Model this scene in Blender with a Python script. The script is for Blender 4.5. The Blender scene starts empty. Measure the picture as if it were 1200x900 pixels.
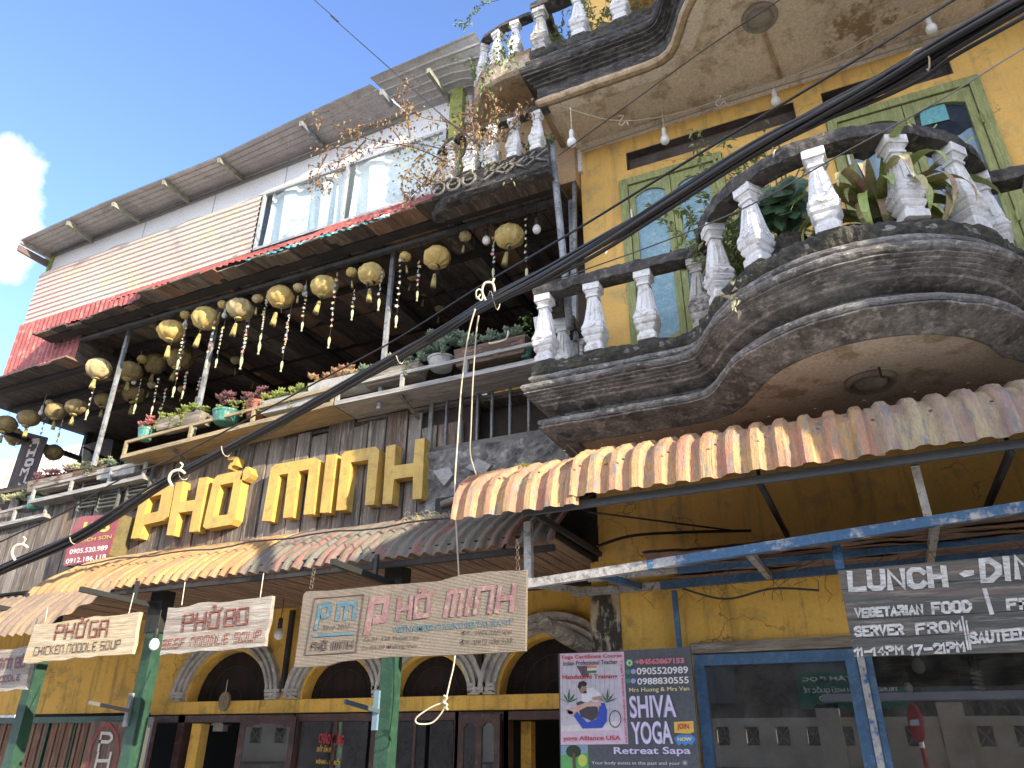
import bpy, math, random
from mathutils import Vector, Matrix, noise
from math import sin, cos, pi, radians, sqrt, atan2
S = bpy.context.scene
COL = S.collection
random.seed(7)
rnd = random.random
def ru(a, b): return a + (b - a) * rnd()

# ---------------- camera ----------------
YAW, PITCH, ROLL, FPX = radians(24.9436), radians(25.9551), radians(0.3216), 871.03
FW = Vector((-sin(YAW) * cos(PITCH), cos(YAW) * cos(PITCH), sin(PITCH)))
RT = Vector((cos(YAW), sin(YAW), 0))
UP = RT.cross(FW)
RT, UP = RT * cos(ROLL) + UP * sin(ROLL), UP * cos(ROLL) - RT * sin(ROLL)
CAM = Vector((0, 0, 1.6))
cd = bpy.data.cameras.new('camera'); cam = bpy.data.objects.new('camera', cd); COL.objects.link(cam)
cam.matrix_world = Matrix(((RT.x, UP.x, -FW.x, CAM.x), (RT.y, UP.y, -FW.y, CAM.y), (RT.z, UP.z, -FW.z, CAM.z), (0, 0, 0, 1)))
cd.sensor_width = 36; cd.lens = FPX / 1200 * 36; cd.clip_start = .05; cd.clip_end = 2000
S.camera = cam
def ray(x, y): return RT * ((x - 600) / FPX) - UP * ((y - 450) / FPX) + FW
def at(x, y, Y):            # the point of a facade plane (distance Y from the street line) seen at a place of the photograph
    d = ray(x, y); return CAM + d * (Y / d.y)
def atX(x, y, X_):
    d = ray(x, y); return CAM + d * (X_ / d.x)
def atD(x, y, D): return CAM + ray(x, y) * D

# ---------------- world, sun, exposure ----------------
SUN = Vector((.90, -.335, .30)).normalized()
EL = math.asin(SUN.z); AZ = atan2(SUN.x, SUN.y)
W = bpy.data.worlds.new('World'); S.world = W; W.use_nodes = True
nt = W.node_tree; nt.nodes.clear()
def N(t, **k):
    n = nt.nodes.new(t)
    for a, b in k.items(): setattr(n, a, b)
    return n
sky = N('ShaderNodeTexSky', sky_type='NISHITA'); sky.sun_disc = False; sky.sun_elevation = EL; sky.sun_rotation = AZ
sky.air_density = .95; sky.dust_density = .15; sky.ozone_density = 2.2; sky.altitude = 1600
tc = N('ShaderNodeTexCoord'); mp = N('ShaderNodeMapping'); mp.inputs['Scale'].default_value = (1, 1, 1.9); mp.inputs['Location'].default_value = (.35, .1, .22)
nz = N('ShaderNodeTexNoise'); nz.inputs['Scale'].default_value = 2.1; nz.inputs['Detail'].default_value = 9; nz.inputs['Roughness'].default_value = .55
rp = N('ShaderNodeValToRGB'); rp.color_ramp.elements[0].position = .47; rp.color_ramp.elements[1].position = .56
# a cloud bank low over the left end of the roof
dv = ray(0, 243).normalized()
vd = N('ShaderNodeVectorMath', operation='DISTANCE'); vd.inputs[1].default_value = dv
nb = N('ShaderNodeTexNoise'); nb.inputs['Scale'].default_value = 9; nb.inputs['Detail'].default_value = 8
m1 = N('ShaderNodeMath', operation='MULTIPLY_ADD'); m1.inputs[1].default_value = .20; 
r2 = N('ShaderNodeMapRange'); r2.inputs[1].default_value = .160; r2.inputs[2].default_value = .100; r2.inputs[3].default_value = 0; r2.inputs[4].default_value = 1
mx = N('ShaderNodeMath', operation='MAXIMUM')
cloud = N('ShaderNodeMix', data_type='RGBA'); cloud.inputs[7].default_value = (4.4, 4.1, 3.75, 1)
bg = N('ShaderNodeBackground'); bg.inputs[1].default_value = .15
tint = N('ShaderNodeMix', data_type='RGBA', blend_type='MULTIPLY'); tint.inputs[0].default_value = 1; tint.inputs[7].default_value = (.60, .59, .68, 1)
wo = N('ShaderNodeOutputWorld')
L = nt.links.new
L(tc.outputs['Generated'], mp.inputs[0]); L(mp.outputs[0], nz.inputs['Vector']); L(nz.outputs[0], rp.inputs[0])
L(tc.outputs['Generated'], vd.inputs[0]); L(tc.outputs['Generated'], nb.inputs['Vector'])
L(nb.outputs[0], m1.inputs[0]); L(vd.outputs['Value'], m1.inputs[2]); L(m1.outputs[0], r2.inputs[0])
# broken cloud added out of view to fill shade, masked clear in view
low = N('ShaderNodeMath', operation='MULTIPLY'); gd = N('ShaderNodeVectorMath', operation='DISTANCE'); gd.inputs[1].default_value = ray(170, 90).normalized()
gr = N('ShaderNodeMapRange'); gr.inputs[1].default_value = .62; gr.inputs[2].default_value = .85
L(tc.outputs['Generated'], gd.inputs[0]); L(gd.outputs['Value'], gr.inputs[0]); L(gr.outputs[0], low.inputs[1])
L(rp.outputs[0], low.inputs[0]); L(low.outputs[0], mx.inputs[0]); L(r2.outputs[0], mx.inputs[1])
L(mx.outputs[0], cloud.inputs[0]); L(sky.outputs[0], tint.inputs[6]); L(tint.outputs[2], cloud.inputs[6]); L(cloud.outputs[2], bg.inputs[0]); L(bg.outputs[0], wo.inputs[0])
sl = bpy.data.lights.new('sun', 'SUN'); sl.energy = 2.0; sl.angle = radians(.5); sl.color = (1, .86, .66)
so = bpy.data.objects.new('sun', sl); COL.objects.link(so); so.rotation_euler = SUN.to_track_quat('Z', 'Y').to_euler(); so.location = (0, 0, 20)
vs = S.view_settings; vs.view_transform = 'Standard'; vs.look = 'None'; vs.gamma = 1; vs.use_curve_mapping = False; vs.exposure = 2.48
S.cycles.max_bounces = 8

# ---------------- materials ----------------
MATS = {}
def mat(name, c1, c2=None, c3=None, scale=3., rough=.8, bump=.2, stretch=(1, 1, 1), metal=0., fine=40., th=(.45, .6), trans=0, fc=1., streak=None, crack=None):
    """two or three colours mixed by noise in world space, with fine grain relief; streak = dark vertical dirt runs"""
    if name in MATS: return MATS[name]
    m = bpy.data.materials.new(name); m.use_nodes = True; MATS[name] = m
    n = m.node_tree; nodes = n.nodes; b = nodes['Principled BSDF']; lk = n.links.new
    b.inputs['Roughness'].default_value = rough; b.inputs['Metallic'].default_value = metal
    geo = nodes.new('ShaderNodeNewGeometry'); mpn = nodes.new('ShaderNodeMapping'); mpn.inputs['Scale'].default_value = stretch
    lk(geo.outputs['Position'], mpn.inputs[0])
    def nse(s, d=8, r=.6):
        q = nodes.new('ShaderNodeTexNoise'); q.inputs['Scale'].default_value = s; q.inputs['Detail'].default_value = d; q.inputs['Roughness'].default_value = r
        lk(mpn.outputs[0], q.inputs['Vector']); return q.outputs[0]
    def rng(src, lo, hi, a=0, z=1):
        q = nodes.new('ShaderNodeMapRange'); q.inputs[1].default_value = lo; q.inputs[2].default_value = hi; q.inputs[3].default_value = a; q.inputs[4].default_value = z
        lk(src, q.inputs[0]); return q.outputs[0]
    def mix(f, a, bb, mode='MIX'):
        q = nodes.new('ShaderNodeMix'); q.data_type = 'RGBA'; q.blend_type = mode
        for s, i in ((f, 0), (a, 6), (bb, 7)):
            if isinstance(s, (int, float)): q.inputs[i].default_value = s
            elif isinstance(s, tuple): q.inputs[i].default_value = (*s[:3], 1)
            else: lk(s, q.inputs[i])
        return q.outputs[2]
    c2 = c2 or tuple(x * .8 for x in c1)
    col = mix(rng(nse(scale), *th), c1, c2)
    if c3: col = mix(rng(nse(scale * 2.7, 10, .7), .52, .62), col, c3)
    f = nse(fine, 6, .7)
    g = rng(f, .3, .7, 1 - .28 * fc, 1 + .18 * fc)
    cg = nodes.new('ShaderNodeCombineColor'); [lk(g, cg.inputs[i]) for i in range(3)]
    col = mix(1., col, cg.outputs[0], 'MULTIPLY')
    if streak:
        q = nodes.new('ShaderNodeTexNoise'); q.inputs['Scale'].default_value = 1; q.inputs['Detail'].default_value = 8; q.inputs['Roughness'].default_value = .65
        m2 = nodes.new('ShaderNodeMapping'); m2.inputs['Scale'].default_value = (9, 9, .7); lk(geo.outputs['Position'], m2.inputs[0]); lk(m2.outputs[0], q.inputs['Vector'])
        col = mix(rng(q.outputs[0], .52, .72, 0, streak[1]), col, streak[0])
    if crack:
        vo = nodes.new('ShaderNodeTexVoronoi'); vo.feature = 'DISTANCE_TO_EDGE'; vo.inputs['Scale'].default_value = 1.5
        dn = nodes.new('ShaderNodeTexNoise'); dn.inputs['Scale'].default_value = 4; dn.inputs['Detail'].default_value = 8; lk(geo.outputs['Position'], dn.inputs['Vector'])
        vm = nodes.new('ShaderNodeVectorMath'); vm.operation = 'MULTIPLY_ADD'; vm.inputs[1].default_value = (.5, .5, .5); lk(dn.outputs['Color'], vm.inputs[0]); lk(geo.outputs['Position'], vm.inputs[2]); lk(vm.outputs[0], vo.inputs['Vector'])
        mm2 = nodes.new('ShaderNodeMath'); mm2.operation = 'MULTIPLY'; lk(rng(vo.outputs['Distance'], .003, .008, 1, 0), mm2.inputs[0]); lk(rng(nse(.9, 3), .5, .58, 0, .75), mm2.inputs[1])
        col = mix(mm2.outputs[0], col, crack)
    lk(col, b.inputs['Base Color'])
    if bump:
        bp = nodes.new('ShaderNodeBump'); bp.inputs['Strength'].default_value = min(1, bump * 2); bp.inputs['Distance'].default_value = .012
        ad = nodes.new('ShaderNodeMath'); ad.operation = 'ADD'; lk(f, ad.inputs[0]); lk(nse(scale * 4, 6), ad.inputs[1])
        lk(ad.outputs[0], bp.inputs['Height']); lk(bp.outputs[0], b.inputs['Normal'])
    if trans: b.inputs['Transmission Weight'].default_value = trans
    return m
def flat(name, c, rough=.6, metal=0., emis=0):
    if name in MATS: return MATS[name]
    m = bpy.data.materials.new(name); m.use_nodes = True; MATS[name] = m
    b = m.node_tree.nodes['Principled BSDF']; b.inputs['Base Color'].default_value = (*c, 1); b.inputs['Roughness'].default_value = rough; b.inputs['Metallic'].default_value = metal
    nd = m.node_tree.nodes; q = nd.new('ShaderNodeTexNoise'); q.inputs['Scale'].default_value = 30; q.inputs['Detail'].default_value = 6
    g = nd.new('ShaderNodeNewGeometry'); m.node_tree.links.new(g.outputs['Position'], q.inputs['Vector'])
    mr = nd.new('ShaderNodeMix'); mr.data_type = 'RGBA'; mr.inputs[6].default_value = (*[x * .75 for x in c], 1); mr.inputs[7].default_value = (*[min(1, x * 1.2) for x in c], 1)
    m.node_tree.links.new(q.outputs[0], mr.inputs[0]); m.node_tree.links.new(mr.outputs[2], b.inputs['Base Color'])
    return m
def glass(name, tintc=(.8, .85, .85), refl=.16, dirt=.12, fr=1.3):
    m = bpy.data.materials.new(name); m.use_nodes = True; n = m.node_tree; nd = n.nodes; nd.clear(); lk = n.links.new
    o = nd.new('ShaderNodeOutputMaterial'); t = nd.new('ShaderNodeBsdfTransparent'); t.inputs[0].default_value = (*tintc, 1)
    g = nd.new('ShaderNodeBsdfGlossy'); g.inputs['Roughness'].default_value = .006
    lw = nd.new('ShaderNodeFresnel'); lw.inputs[0].default_value = 1.5
    mr = nd.new('ShaderNodeMath'); mr.operation = 'MULTIPLY_ADD'; mr.inputs[1].default_value = fr; mr.inputs[2].default_value = refl; lk(lw.outputs[0], mr.inputs[0])
    mx = nd.new('ShaderNodeMixShader'); lk(mr.outputs[0], mx.inputs[0]); lk(t.outputs[0], mx.inputs[1]); lk(g.outputs[0], mx.inputs[2])
    d = nd.new('ShaderNodeBsdfDiffuse'); d.inputs[0].default_value = (.5, .5, .46, 1)
    q = nd.new('ShaderNodeTexNoise'); q.inputs['Scale'].default_value = 6; q.inputs['Detail'].default_value = 9; q.inputs['Roughness'].default_value = .7
    ge = nd.new('ShaderNodeNewGeometry'); lk(ge.outputs['Position'], q.inputs['Vector'])
    r = nd.new('ShaderNodeMapRange'); r.inputs[1].default_value = .45; r.inputs[2].default_value = .8; r.inputs[3].default_value = dirt * .3; r.inputs[4].default_value = dirt * 2.2; lk(q.outputs[0], r.inputs[0])
    m2 = nd.new('ShaderNodeMixShader'); lk(r.outputs[0], m2.inputs[0]); lk(mx.outputs[0], m2.inputs[1]); lk(d.outputs[0], m2.inputs[2]); lk(m2.outputs[0], o.inputs[0])
    return m
YEL = mat('yellow_plaster', (.76, .47, .13), (.64, .38, .10), (.52, .35, .13), scale=1.3, bump=.18, fc=.35, streak=((.20, .14, .06), .6), th=(.4, .7), crack=(.16, .10, .05))
YELG = mat('yellow_plaster_ground', (.82, .50, .10), (.72, .43, .08), (.52, .33, .08), scale=1.3, bump=.22, fc=.4, streak=((.14, .09, .04), .6), crack=(.10, .06, .03))
SOFF = mat('soffit_plaster', (.80, .70, .56), (.70, .60, .47), (.45, .36, .24), scale=1.4, bump=.3, th=(.4, .65))
MOLD = mat('stained_moulding', (.27, .255, .235), (.12, .112, .10), (.42, .39, .35), scale=4.5, bump=.9, fine=34, stretch=(1, 1, 1.6), th=(.40, .62), fc=1.8, streak=((.035, .03, .027), .8))
MOLDUP = mat('blackened_moulding', (.085, .08, .072), (.035, .032, .03), (.16, .15, .135), scale=4.4, bump=.9, fine=26, stretch=(1, 1, 3), th=(.4, .55), streak=((.015, .014, .013), .7))
MOSS = mat('mossy_ledge', (.04, .037, .03), (.09, .08, .055), (.05, .052, .022), scale=12, bump=1., fine=30, fc=1.8)
RAIL = mat('blackened_handrail', (.075, .068, .06), (.03, .027, .025), (.15, .14, .12), scale=6, bump=1., fine=30)
BAL = mat('baluster_whitewash', (.78, .77, .75), (.70, .68, .65), (.55, .52, .48), scale=5, bump=.35, fine=55, th=(.5, .75), fc=.7)
BALD = mat('stained_baluster', (.50, .48, .44), (.14, .12, .10), (.62, .60, .55), scale=6, bump=.6, fine=45, th=(.5, .62))
TRIM = mat('ochre_trim', (.52, .38, .23), (.42, .30, .18), (.28, .21, .14), scale=4, bump=.3)
WOODG = mat('weathered_grey_wood', (.19, .16, .13), (.10, .085, .07), (.34, .29, .23), scale=1.2, bump=.8, fine=9, stretch=(9, 9, .8), th=(.42, .6))
WOODX = mat('weathered_plank_wood', (.26, .22, .17), (.15, .125, .10), (.40, .36, .29), scale=1.2, bump=.6, fine=9, stretch=(.8, 9, 9))
WOODY = mat('pale_shelf_wood', (.40, .31, .17), (.30, .24, .14), (.22, .19, .14), scale=2, bump=.4, fine=9, stretch=(.8, 8, 8))
DARKW = mat('dark_roof_boards', (.10, .075, .06), (.05, .04, .033), (.17, .135, .105), scale=1.4, bump=.5, fine=9, stretch=(7, .9, 7))
CEILW = mat('brown_ceiling_boards', (.27, .165, .105), (.17, .105, .07), (.34, .22, .14), scale=1.4, bump=.4, fine=9, stretch=(7, .9, 7))
BEAM = mat('sooty_beam', (.035, .03, .028), (.02, .018, .017), scale=3, bump=.3)
POST = mat('worn_galvanised_post', (.30, .32, .33), (.18, .19, .20), (.12, .11, .10), scale=6, bump=.25, rough=.55, metal=.2)
GREENP = mat('green_painted_post', (.020, .070, .042), (.016, .055, .034), (.035, .078, .055), scale=6, bump=.2, rough=.5, fc=.6)
BLUEP = mat('peeling_blue_paint', (.05, .135, .26), (.04, .105, .20), (.09, .17, .26), scale=5, bump=.25, rough=.55)
BLUEW = mat('blue_paint_worn_to_metal', (.05, .14, .27), (.055, .145, .27), (.46, .46, .44), scale=2.2, bump=.3, rough=.55)
STEEL = mat('bare_silver_steel', (.48, .47, .45), (.36, .35, .33), (.20, .17, .14), scale=8, bump=.2, rough=.5, metal=.3)
GREENF = mat('green_window_paint', (.31, .33, .13), (.24, .26, .10), (.37, .38, .19), scale=4, bump=.35, fine=12, stretch=(6, 6, 1))
BLUEPN = mat('blue_painted_pane', (.19, .35, .44), (.24, .40, .48), (.34, .46, .50), scale=4, bump=.4, rough=.5)
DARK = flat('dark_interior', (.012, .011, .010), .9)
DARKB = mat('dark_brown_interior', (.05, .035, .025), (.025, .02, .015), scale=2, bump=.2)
AWN = mat('rusted_tile_sheet', (.52, .33, .15), (.45, .21, .14), (.26, .25, .225), scale=3.2, bump=.5, fine=45, stretch=(3.4, .6, .6), th=(.42, .62), rough=.75, streak=((.10, .075, .07), .6))
RED = mat('red_corrugated_sheet', (.34, .075, .07), (.27, .06, .055), (.40, .17, .14), scale=3, bump=.15, rough=.5)
PALE = mat('pale_translucent_sheet', (.54, .50, .43), (.58, .43, .38), (.58, .54, .34), scale=.45, bump=.1, rough=.5, th=(.4, .6))
WHITEW = mat('white_cement_board', (.80, .80, .80), (.74, .74, .75), scale=1.5, bump=.15)
EAVE = mat('grey_roof_sheet', (.44, .44, .42), (.37, .37, .36), (.33, .32, .30), scale=2, bump=.12, rough=.6)
MOSSG = mat('mossy_green_post', (.33, .35, .09), (.20, .22, .07), scale=6, bump=.4)
GOLD = mat('gold_painted_metal', (.60, .40, .09), (.54, .345, .075), (.44, .29, .08), scale=3, streak=((.30, .20, .07), .5), bump=.15, rough=.55, fine=120)
LANT2 = mat('orange_straw_lantern_cloth', (.58, .41, .15), (.50, .35, .12), (.52, .40, .20), scale=9, bump=.2, fine=90)
LANT3 = mat('bleached_lantern_cloth', (.54, .45, .26), (.42, .33, .16), (.34, .26, .13), scale=8, bump=.2, fine=90)
for m_ in (LANT2, LANT3): m_.node_tree.nodes['Principled BSDF'].inputs['Roughness'].default_value = 1; m_.node_tree.nodes['Principled BSDF'].inputs['Specular IOR Level'].default_value = .05
CURT = mat('pale_curtain', (.86, .87, .84), (.80, .82, .80), scale=2, bump=.1)
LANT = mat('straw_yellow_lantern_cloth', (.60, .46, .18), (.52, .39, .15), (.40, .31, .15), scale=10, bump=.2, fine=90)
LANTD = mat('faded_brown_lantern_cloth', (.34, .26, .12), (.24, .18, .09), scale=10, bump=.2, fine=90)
TASS = mat('dull_yellow_tassel', (.62, .53, .22), (.50, .42, .18), scale=20, bump=.5, stretch=(3, 3, .5))
BLACK = flat('black_cable', (.012, .012, .013), .45)
BLACKM = flat('black_metal', (.02, .022, .02), .6)
ROPE = flat('cream_rope', (.60, .54, .42), .8)
BULB = flat('white_bulb_glass', (.75, .74, .70), .25)
BULBW = flat('white_bulb_holder', (.62, .62, .60), .4)
MAROON = mat('dark_maroon_paint', (.075, .035, .03), (.05, .025, .022), (.11, .06, .05), scale=4, bump=.2, rough=.5)
CONC = mat('rough_grey_concrete', (.22, .21, .19), (.12, .115, .105), (.36, .35, .33), scale=3, bump=1., fine=20, streak=((.04, .04, .035), .5))
STONEW = mat('whitewashed_arch_moulding', (.50, .47, .42), (.34, .31, .28), (.58, .55, .51), scale=5, bump=.4)
TERRA = mat('terracotta_pot', (.40, .15, .09), (.30, .11, .07), scale=8, bump=.2)
TEAL = mat('green_glazed_pot', (.05, .22, .17), (.04, .17, .14), (.20, .32, .26), scale=8, bump=.2, rough=.4)
GREYP = mat('grey_trough', (.42, .41, .38), (.33, .32, .30), scale=6, bump=.2)
BARK = mat('bark_planter', (.16, .10, .065), (.09, .055, .04), (.24, .17, .11), scale=3, bump=1., fine=14, stretch=(1, 5, 5))
TURQ = flat('turquoise_sheet_edge', (.06, .30, .36), .5)
for m_ in (LANT, LANTD, TASS): m_.node_tree.nodes['Principled BSDF'].inputs['Roughness'].default_value = 1; m_.node_tree.nodes['Principled BSDF'].inputs['Specular IOR Level'].default_value = .05
GLASS = glass('shop_glass', dirt=.05); GLASS2 = glass('curtained_glass', (.9, .95, .97), .0, .03, .10)

n_ = SOFF.node_tree; b_ = n_.nodes['Principled BSDF']; src_ = b_.inputs['Base Color'].links[0].from_socket
g_ = n_.nodes.new('ShaderNodeNewGeometry'); dd = ray(1010, 30); sp_ = CAM + dd * ((7.58 - CAM.z) / dd.z)
ma_ = n_.nodes.new('ShaderNodeMapping'); ma_.inputs['Location'].default_value = -sp_; ma_.inputs['Scale'].default_value = (1, 1, 1); n_.links.new(g_.outputs['Position'], ma_.inputs[0])
ln_ = n_.nodes.new('ShaderNodeVectorMath'); ln_.operation = 'LENGTH'; n_.links.new(ma_.outputs[0], ln_.inputs[0])
q_ = n_.nodes.new('ShaderNodeTexNoise'); q_.inputs['Scale'].default_value = 7; q_.inputs['Detail'].default_value = 10; q_.inputs['Roughness'].default_value = .75; n_.links.new(g_.outputs['Position'], q_.inputs['Vector'])
s1_ = n_.nodes.new('ShaderNodeMath'); s1_.operation = 'MULTIPLY_ADD'; s1_.inputs[1].default_value = -.55; n_.links.new(ln_.outputs['Value'], s1_.inputs[0]); n_.links.new(q_.outputs[0], s1_.inputs[2])
r_ = n_.nodes.new('ShaderNodeMapRange'); r_.inputs[1].default_value = .36; r_.inputs[2].default_value = .44; r_.inputs[4].default_value = .85; n_.links.new(s1_.outputs[0], r_.inputs[0])
mx_ = n_.nodes.new('ShaderNodeMix'); mx_.data_type = 'RGBA'; mx_.inputs[7].default_value = (.26, .17, .07, 1); n_.links.new(r_.outputs[0], mx_.inputs[0]); n_.links.new(src_, mx_.inputs[6]); n_.links.new(mx_.outputs[2], b_.inputs['Base Color'])
# ---------------- mesh builder ----------------
class MB:
    def __init__(s): s.v = []; s.f = []
    def add(s, vs, fs):
        b = len(s.v); s.v += [Vector(v) for v in vs]; s.f += [[b + i for i in f] for f in fs]; return s
    def hexa(s, p):            # 8 corners: 0-3 one face, 4-7 the opposite
        return s.add(p, [(0, 1, 2, 3), (7, 6, 5, 4), (0, 4, 5, 1), (1, 5, 6, 2), (2, 6, 7, 3), (3, 7, 4, 0)])
    def box(s, a, b):
        x0, y0, z0 = a; x1, y1, z1 = b
        return s.hexa([(x0, y0, z0), (x1, y0, z0), (x1, y0, z1), (x0, y0, z1), (x0, y1, z0), (x1, y1, z0), (x1, y1, z1), (x0, y1, z1)])
    def bar(s, p, q, w, h, up=(0, 0, 1)):
        p, q = Vector(p), Vector(q); d = (q - p).normalized(); u = Vector(up)
        r = d.cross(u)
        if r.length < 1e-4: r = d.cross(Vector((0, 1, 0)))
        r.normalize(); u = r.cross(d); r *= w / 2; u *= h / 2
        return s.hexa([p - r - u, p + r - u, p + r + u, p - r + u, q - r - u, q + r - u, q + r + u, q - r + u])
    def tube(s, pts, r, n=6, cap=True):
        pts = [Vector(p) for p in pts]; k = len(pts); rs = r if isinstance(r, (list, tuple)) else [r] * k
        base = len(s.v); ref = Vector((.31, .17, .93))
        for i, p in enumerate(pts):
            d = (pts[min(i + 1, k - 1)] - pts[max(i - 1, 0)]).normalized()
            a = d.cross(ref)
            if a.length < .05: a = d.cross(Vector((1, 0, 0)))
            a.normalize(); b = d.cross(a)
            for j in range(n):
                t = 2 * pi * j / n; s.v.append(p + (a * cos(t) + b * sin(t)) * rs[i])
        for i in range(k - 1):
            for j in range(n):
                s.f.append([base + i * n + j, base + i * n + (j + 1) % n, base + (i + 1) * n + (j + 1) % n, base + (i + 1) * n + j])
        if cap: s.f.append([base + j for j in range(n)][::-1]); s.f.append([base + (k - 1) * n + j for j in range(n)])
        return s
    def lathe(s, prof, n, c=(0, 0, 0), square=False, chamf=.18, ph=0.):
        c = Vector(c); base = len(s.v)
        if square:
            k = 1 - chamf; ring = [(1, -k), (1, k), (k, 1), (-k, 1), (-1, k), (-1, -k), (-k, -1), (k, -1)]; n = 8
        else: ring = [(cos(2 * pi * j / n + ph), sin(2 * pi * j / n + ph)) for j in range(n)]
        for r, z in prof:
            for x, y in ring: s.v.append(c + Vector((x * r, y * r, z)))
        for i in range(len(prof) - 1):
            for j in range(n):
                s.f.append([base + i * n + j, base + i * n + (j + 1) % n, base + (i + 1) * n + (j + 1) % n, base + (i + 1) * n + j])
        s.f.append([base + j for j in range(n)][::-1]); s.f.append([base + (len(prof) - 1) * n + j for j in range(n)])
        return s
    def grid(s, fn, nu, nv):
        base = len(s.v)
        for i in range(nu + 1):
            for j in range(nv + 1): s.v.append(Vector(fn(i / nu, j / nv)))
        for i in range(nu):
            for j in range(nv):
                a = base + i * (nv + 1) + j; s.f.append([a, a + 1, a + nv + 2, a + nv + 1])
        return s
    def prism(s, pts, vec):     # polygon pushed along vec
        n = len(pts); v = Vector(vec); p = [Vector(q) for q in pts]
        return s.add(p + [q + v for q in p], [list(range(n)), list(range(2 * n - 1, n - 1, -1))] + [[i, i + n, (i + 1) % n + n, (i + 1) % n] for i in range(n)])
    def build(s, name, m, parent=None, smooth=False, label=None, kind=None, loc=None):
        if parent is not None:
            off = Vector((0, 0, 0)); p = parent
            while p is not None: off += p.location; p = p.parent
            org = Vector((0, 0, 0))
        else:
            if loc is None:
                xs = [v.x for v in s.v]; ys = [v.y for v in s.v]; zs = [v.z for v in s.v]
                loc = ((min(xs) + max(xs)) / 2, (min(ys) + max(ys)) / 2, min(zs))
            off = Vector(loc); org = Vector(loc)
        me = bpy.data.meshes.new(name); me.from_pydata([tuple(v - off) for v in s.v], [], s.f); me.update()
        if smooth: me.polygons.foreach_set('use_smooth', [True] * len(me.polygons))
        me.materials.append(m)
        o = bpy.data.objects.new(name, me); COL.objects.link(o); o.location = org
        if parent is not None: o.parent = parent
        if label: o['label'] = label
        if kind: o['kind'] = kind
        return o
def tag(o, label, cat, group=None):
    o['label'] = label; o['category'] = cat
    if group: o['group'] = group
    return o
def thing(name, loc, label, cat, group=None):
    o = bpy.data.objects.new(name, None); COL.objects.link(o); o.location = Vector(loc); o.empty_display_size = .1
    return tag(o, label, cat, group)
def inst(src, parent, loc, rotz=0, scale=(1, 1, 1), name=None):
    o = src.copy(); COL.objects.link(o)
    if name: o.name = name
    off = Vector((0, 0, 0)); p = parent
    while p is not None: off += p.location; p = p.parent
    o.parent = parent; o.location = Vector(loc) - off; o.rotation_euler = (0, 0, rotz); o.scale = scale
    return o
def smoothpath(pts, n=8):
    pts = [Vector(p) for p in pts]; out = []
    for i in range(len(pts) - 1):
        p0, p1, p2, p3 = pts[max(i - 1, 0)], pts[i], pts[i + 1], pts[min(i + 2, len(pts) - 1)]
        for k in range(n):
            t = k / n; out.append(.5 * ((2 * p1) + (p2 - p0) * t + (2 * p0 - 5 * p1 + 4 * p2 - p3) * t * t + (3 * p1 - p0 - 3 * p2 + p3) * t ** 3))
    out.append(pts[-1]); return out
def vn(p, s=1., a=1.): return noise.noise(Vector(p) * s) * a

# ---------------- lettering ----------------
BLOCK = {'P': '00 06 46 43 03', 'H': '00 06|40 46|03 43', 'O': '00 06 46 40 00', 'Ơ': '00 06 46 40 00|46 57', 'Ở': '00 06 46 40 00|46 57|18 28 27', 'Ò': '00 06 46 40 00|18 27', 'B': '00 06 36 46 40 00|03 43', 'Ộ': '00 06 46 40 00|17 28 37', 'Ọ': '00 06 46 40 00',
 'G': '46 06 00 40 43 23', 'A': '00 06 46 40|03 43', 'E': '46 06 00 40|03 33', 'F': '46 06 00|03 33', 'N': '00 06 46 40', 'D': '00 06 36 45 41 30 00', 'L': '06 00 40', 'S': '46 06 03 43 40 00', 'U': '06 00 40 46', 'C': '46 06 00 40', 'I': '20 26', 'K': '00 06|46 03 40', 'M': '00 06 46 40|26 20', 'R': '00 06 46 43 03|23 40'}
HAND = {'L': '06 00 40', 'U': '06 01 10 30 41 46', 'N': '00 06 40 46', 'C': '45 36 16 05 01 10 30 41', 'H': '00 06|40 46|03 43', 'D': '00 06 26 44 42 20 00', 'I': '20 26', 'E': '46 06 00 40|03 33', 'R': '00 06 36 45 44 33 03|23 40', 'V': '06 20 46', 'G': '45 36 16 05 01 10 30 41 43 23',
 'T': '06 46|26 20', 'A': '00 26 40|12 32', 'F': '46 06 00|03 33', 'O': '10 01 05 16 36 45 41 30 10', 'S': '45 36 16 05 04 33 42 41 30 10 01', 'M': '00 06 23 46 40', 'P': '00 06 36 45 44 33 03', '1': '04 26 20', '2': '05 16 36 45 43 00 40', '4': '30 36 02 42', '7': '06 46 10', '9': '30 45 36 16 05 04 13 43', '-': '03 43'}
def ribbon(mb, pts, w, Y, rough=0.):
    n = len(pts); closed = n > 3 and (pts[0] - pts[-1]).length < 1e-6
    Ls, Rs = [], []
    for i, p in enumerate(pts):
        a = pts[i - 1] if i else (pts[-2] if closed else None); b = pts[i + 1] if i < n - 1 else (pts[1] if closed else None)
        d1 = (p - a).normalized() if a is not None else None; d2 = (b - p).normalized() if b is not None else None
        if d1 is None: d1 = d2
        if d2 is None: d2 = d1
        n1 = Vector((-d1.y, d1.x)); n2 = Vector((-d2.y, d2.x)); mm = (n1 + n2)
        if mm.length < .3: mm = n1
        mm.normalize(); k = min(1.25, 1 / max(.5, mm.dot(n1)))
        ww = w / 2 * (1 + (ru(-rough, rough) if rough else 0))
        if a is None: p = p - d1 * w * .45
        if b is None: p = p + d1 * w * .45
        Ls.append(p + mm * k * ww); Rs.append(p - mm * k * ww)
    vsn = [(q.x, Y, q.y) for q in Ls] + [(q.x, Y, q.y) for q in Rs]
    mb.add(vsn, [(i + n, i + n + 1, i + 1, i) for i in range(n - 1)])
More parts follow.
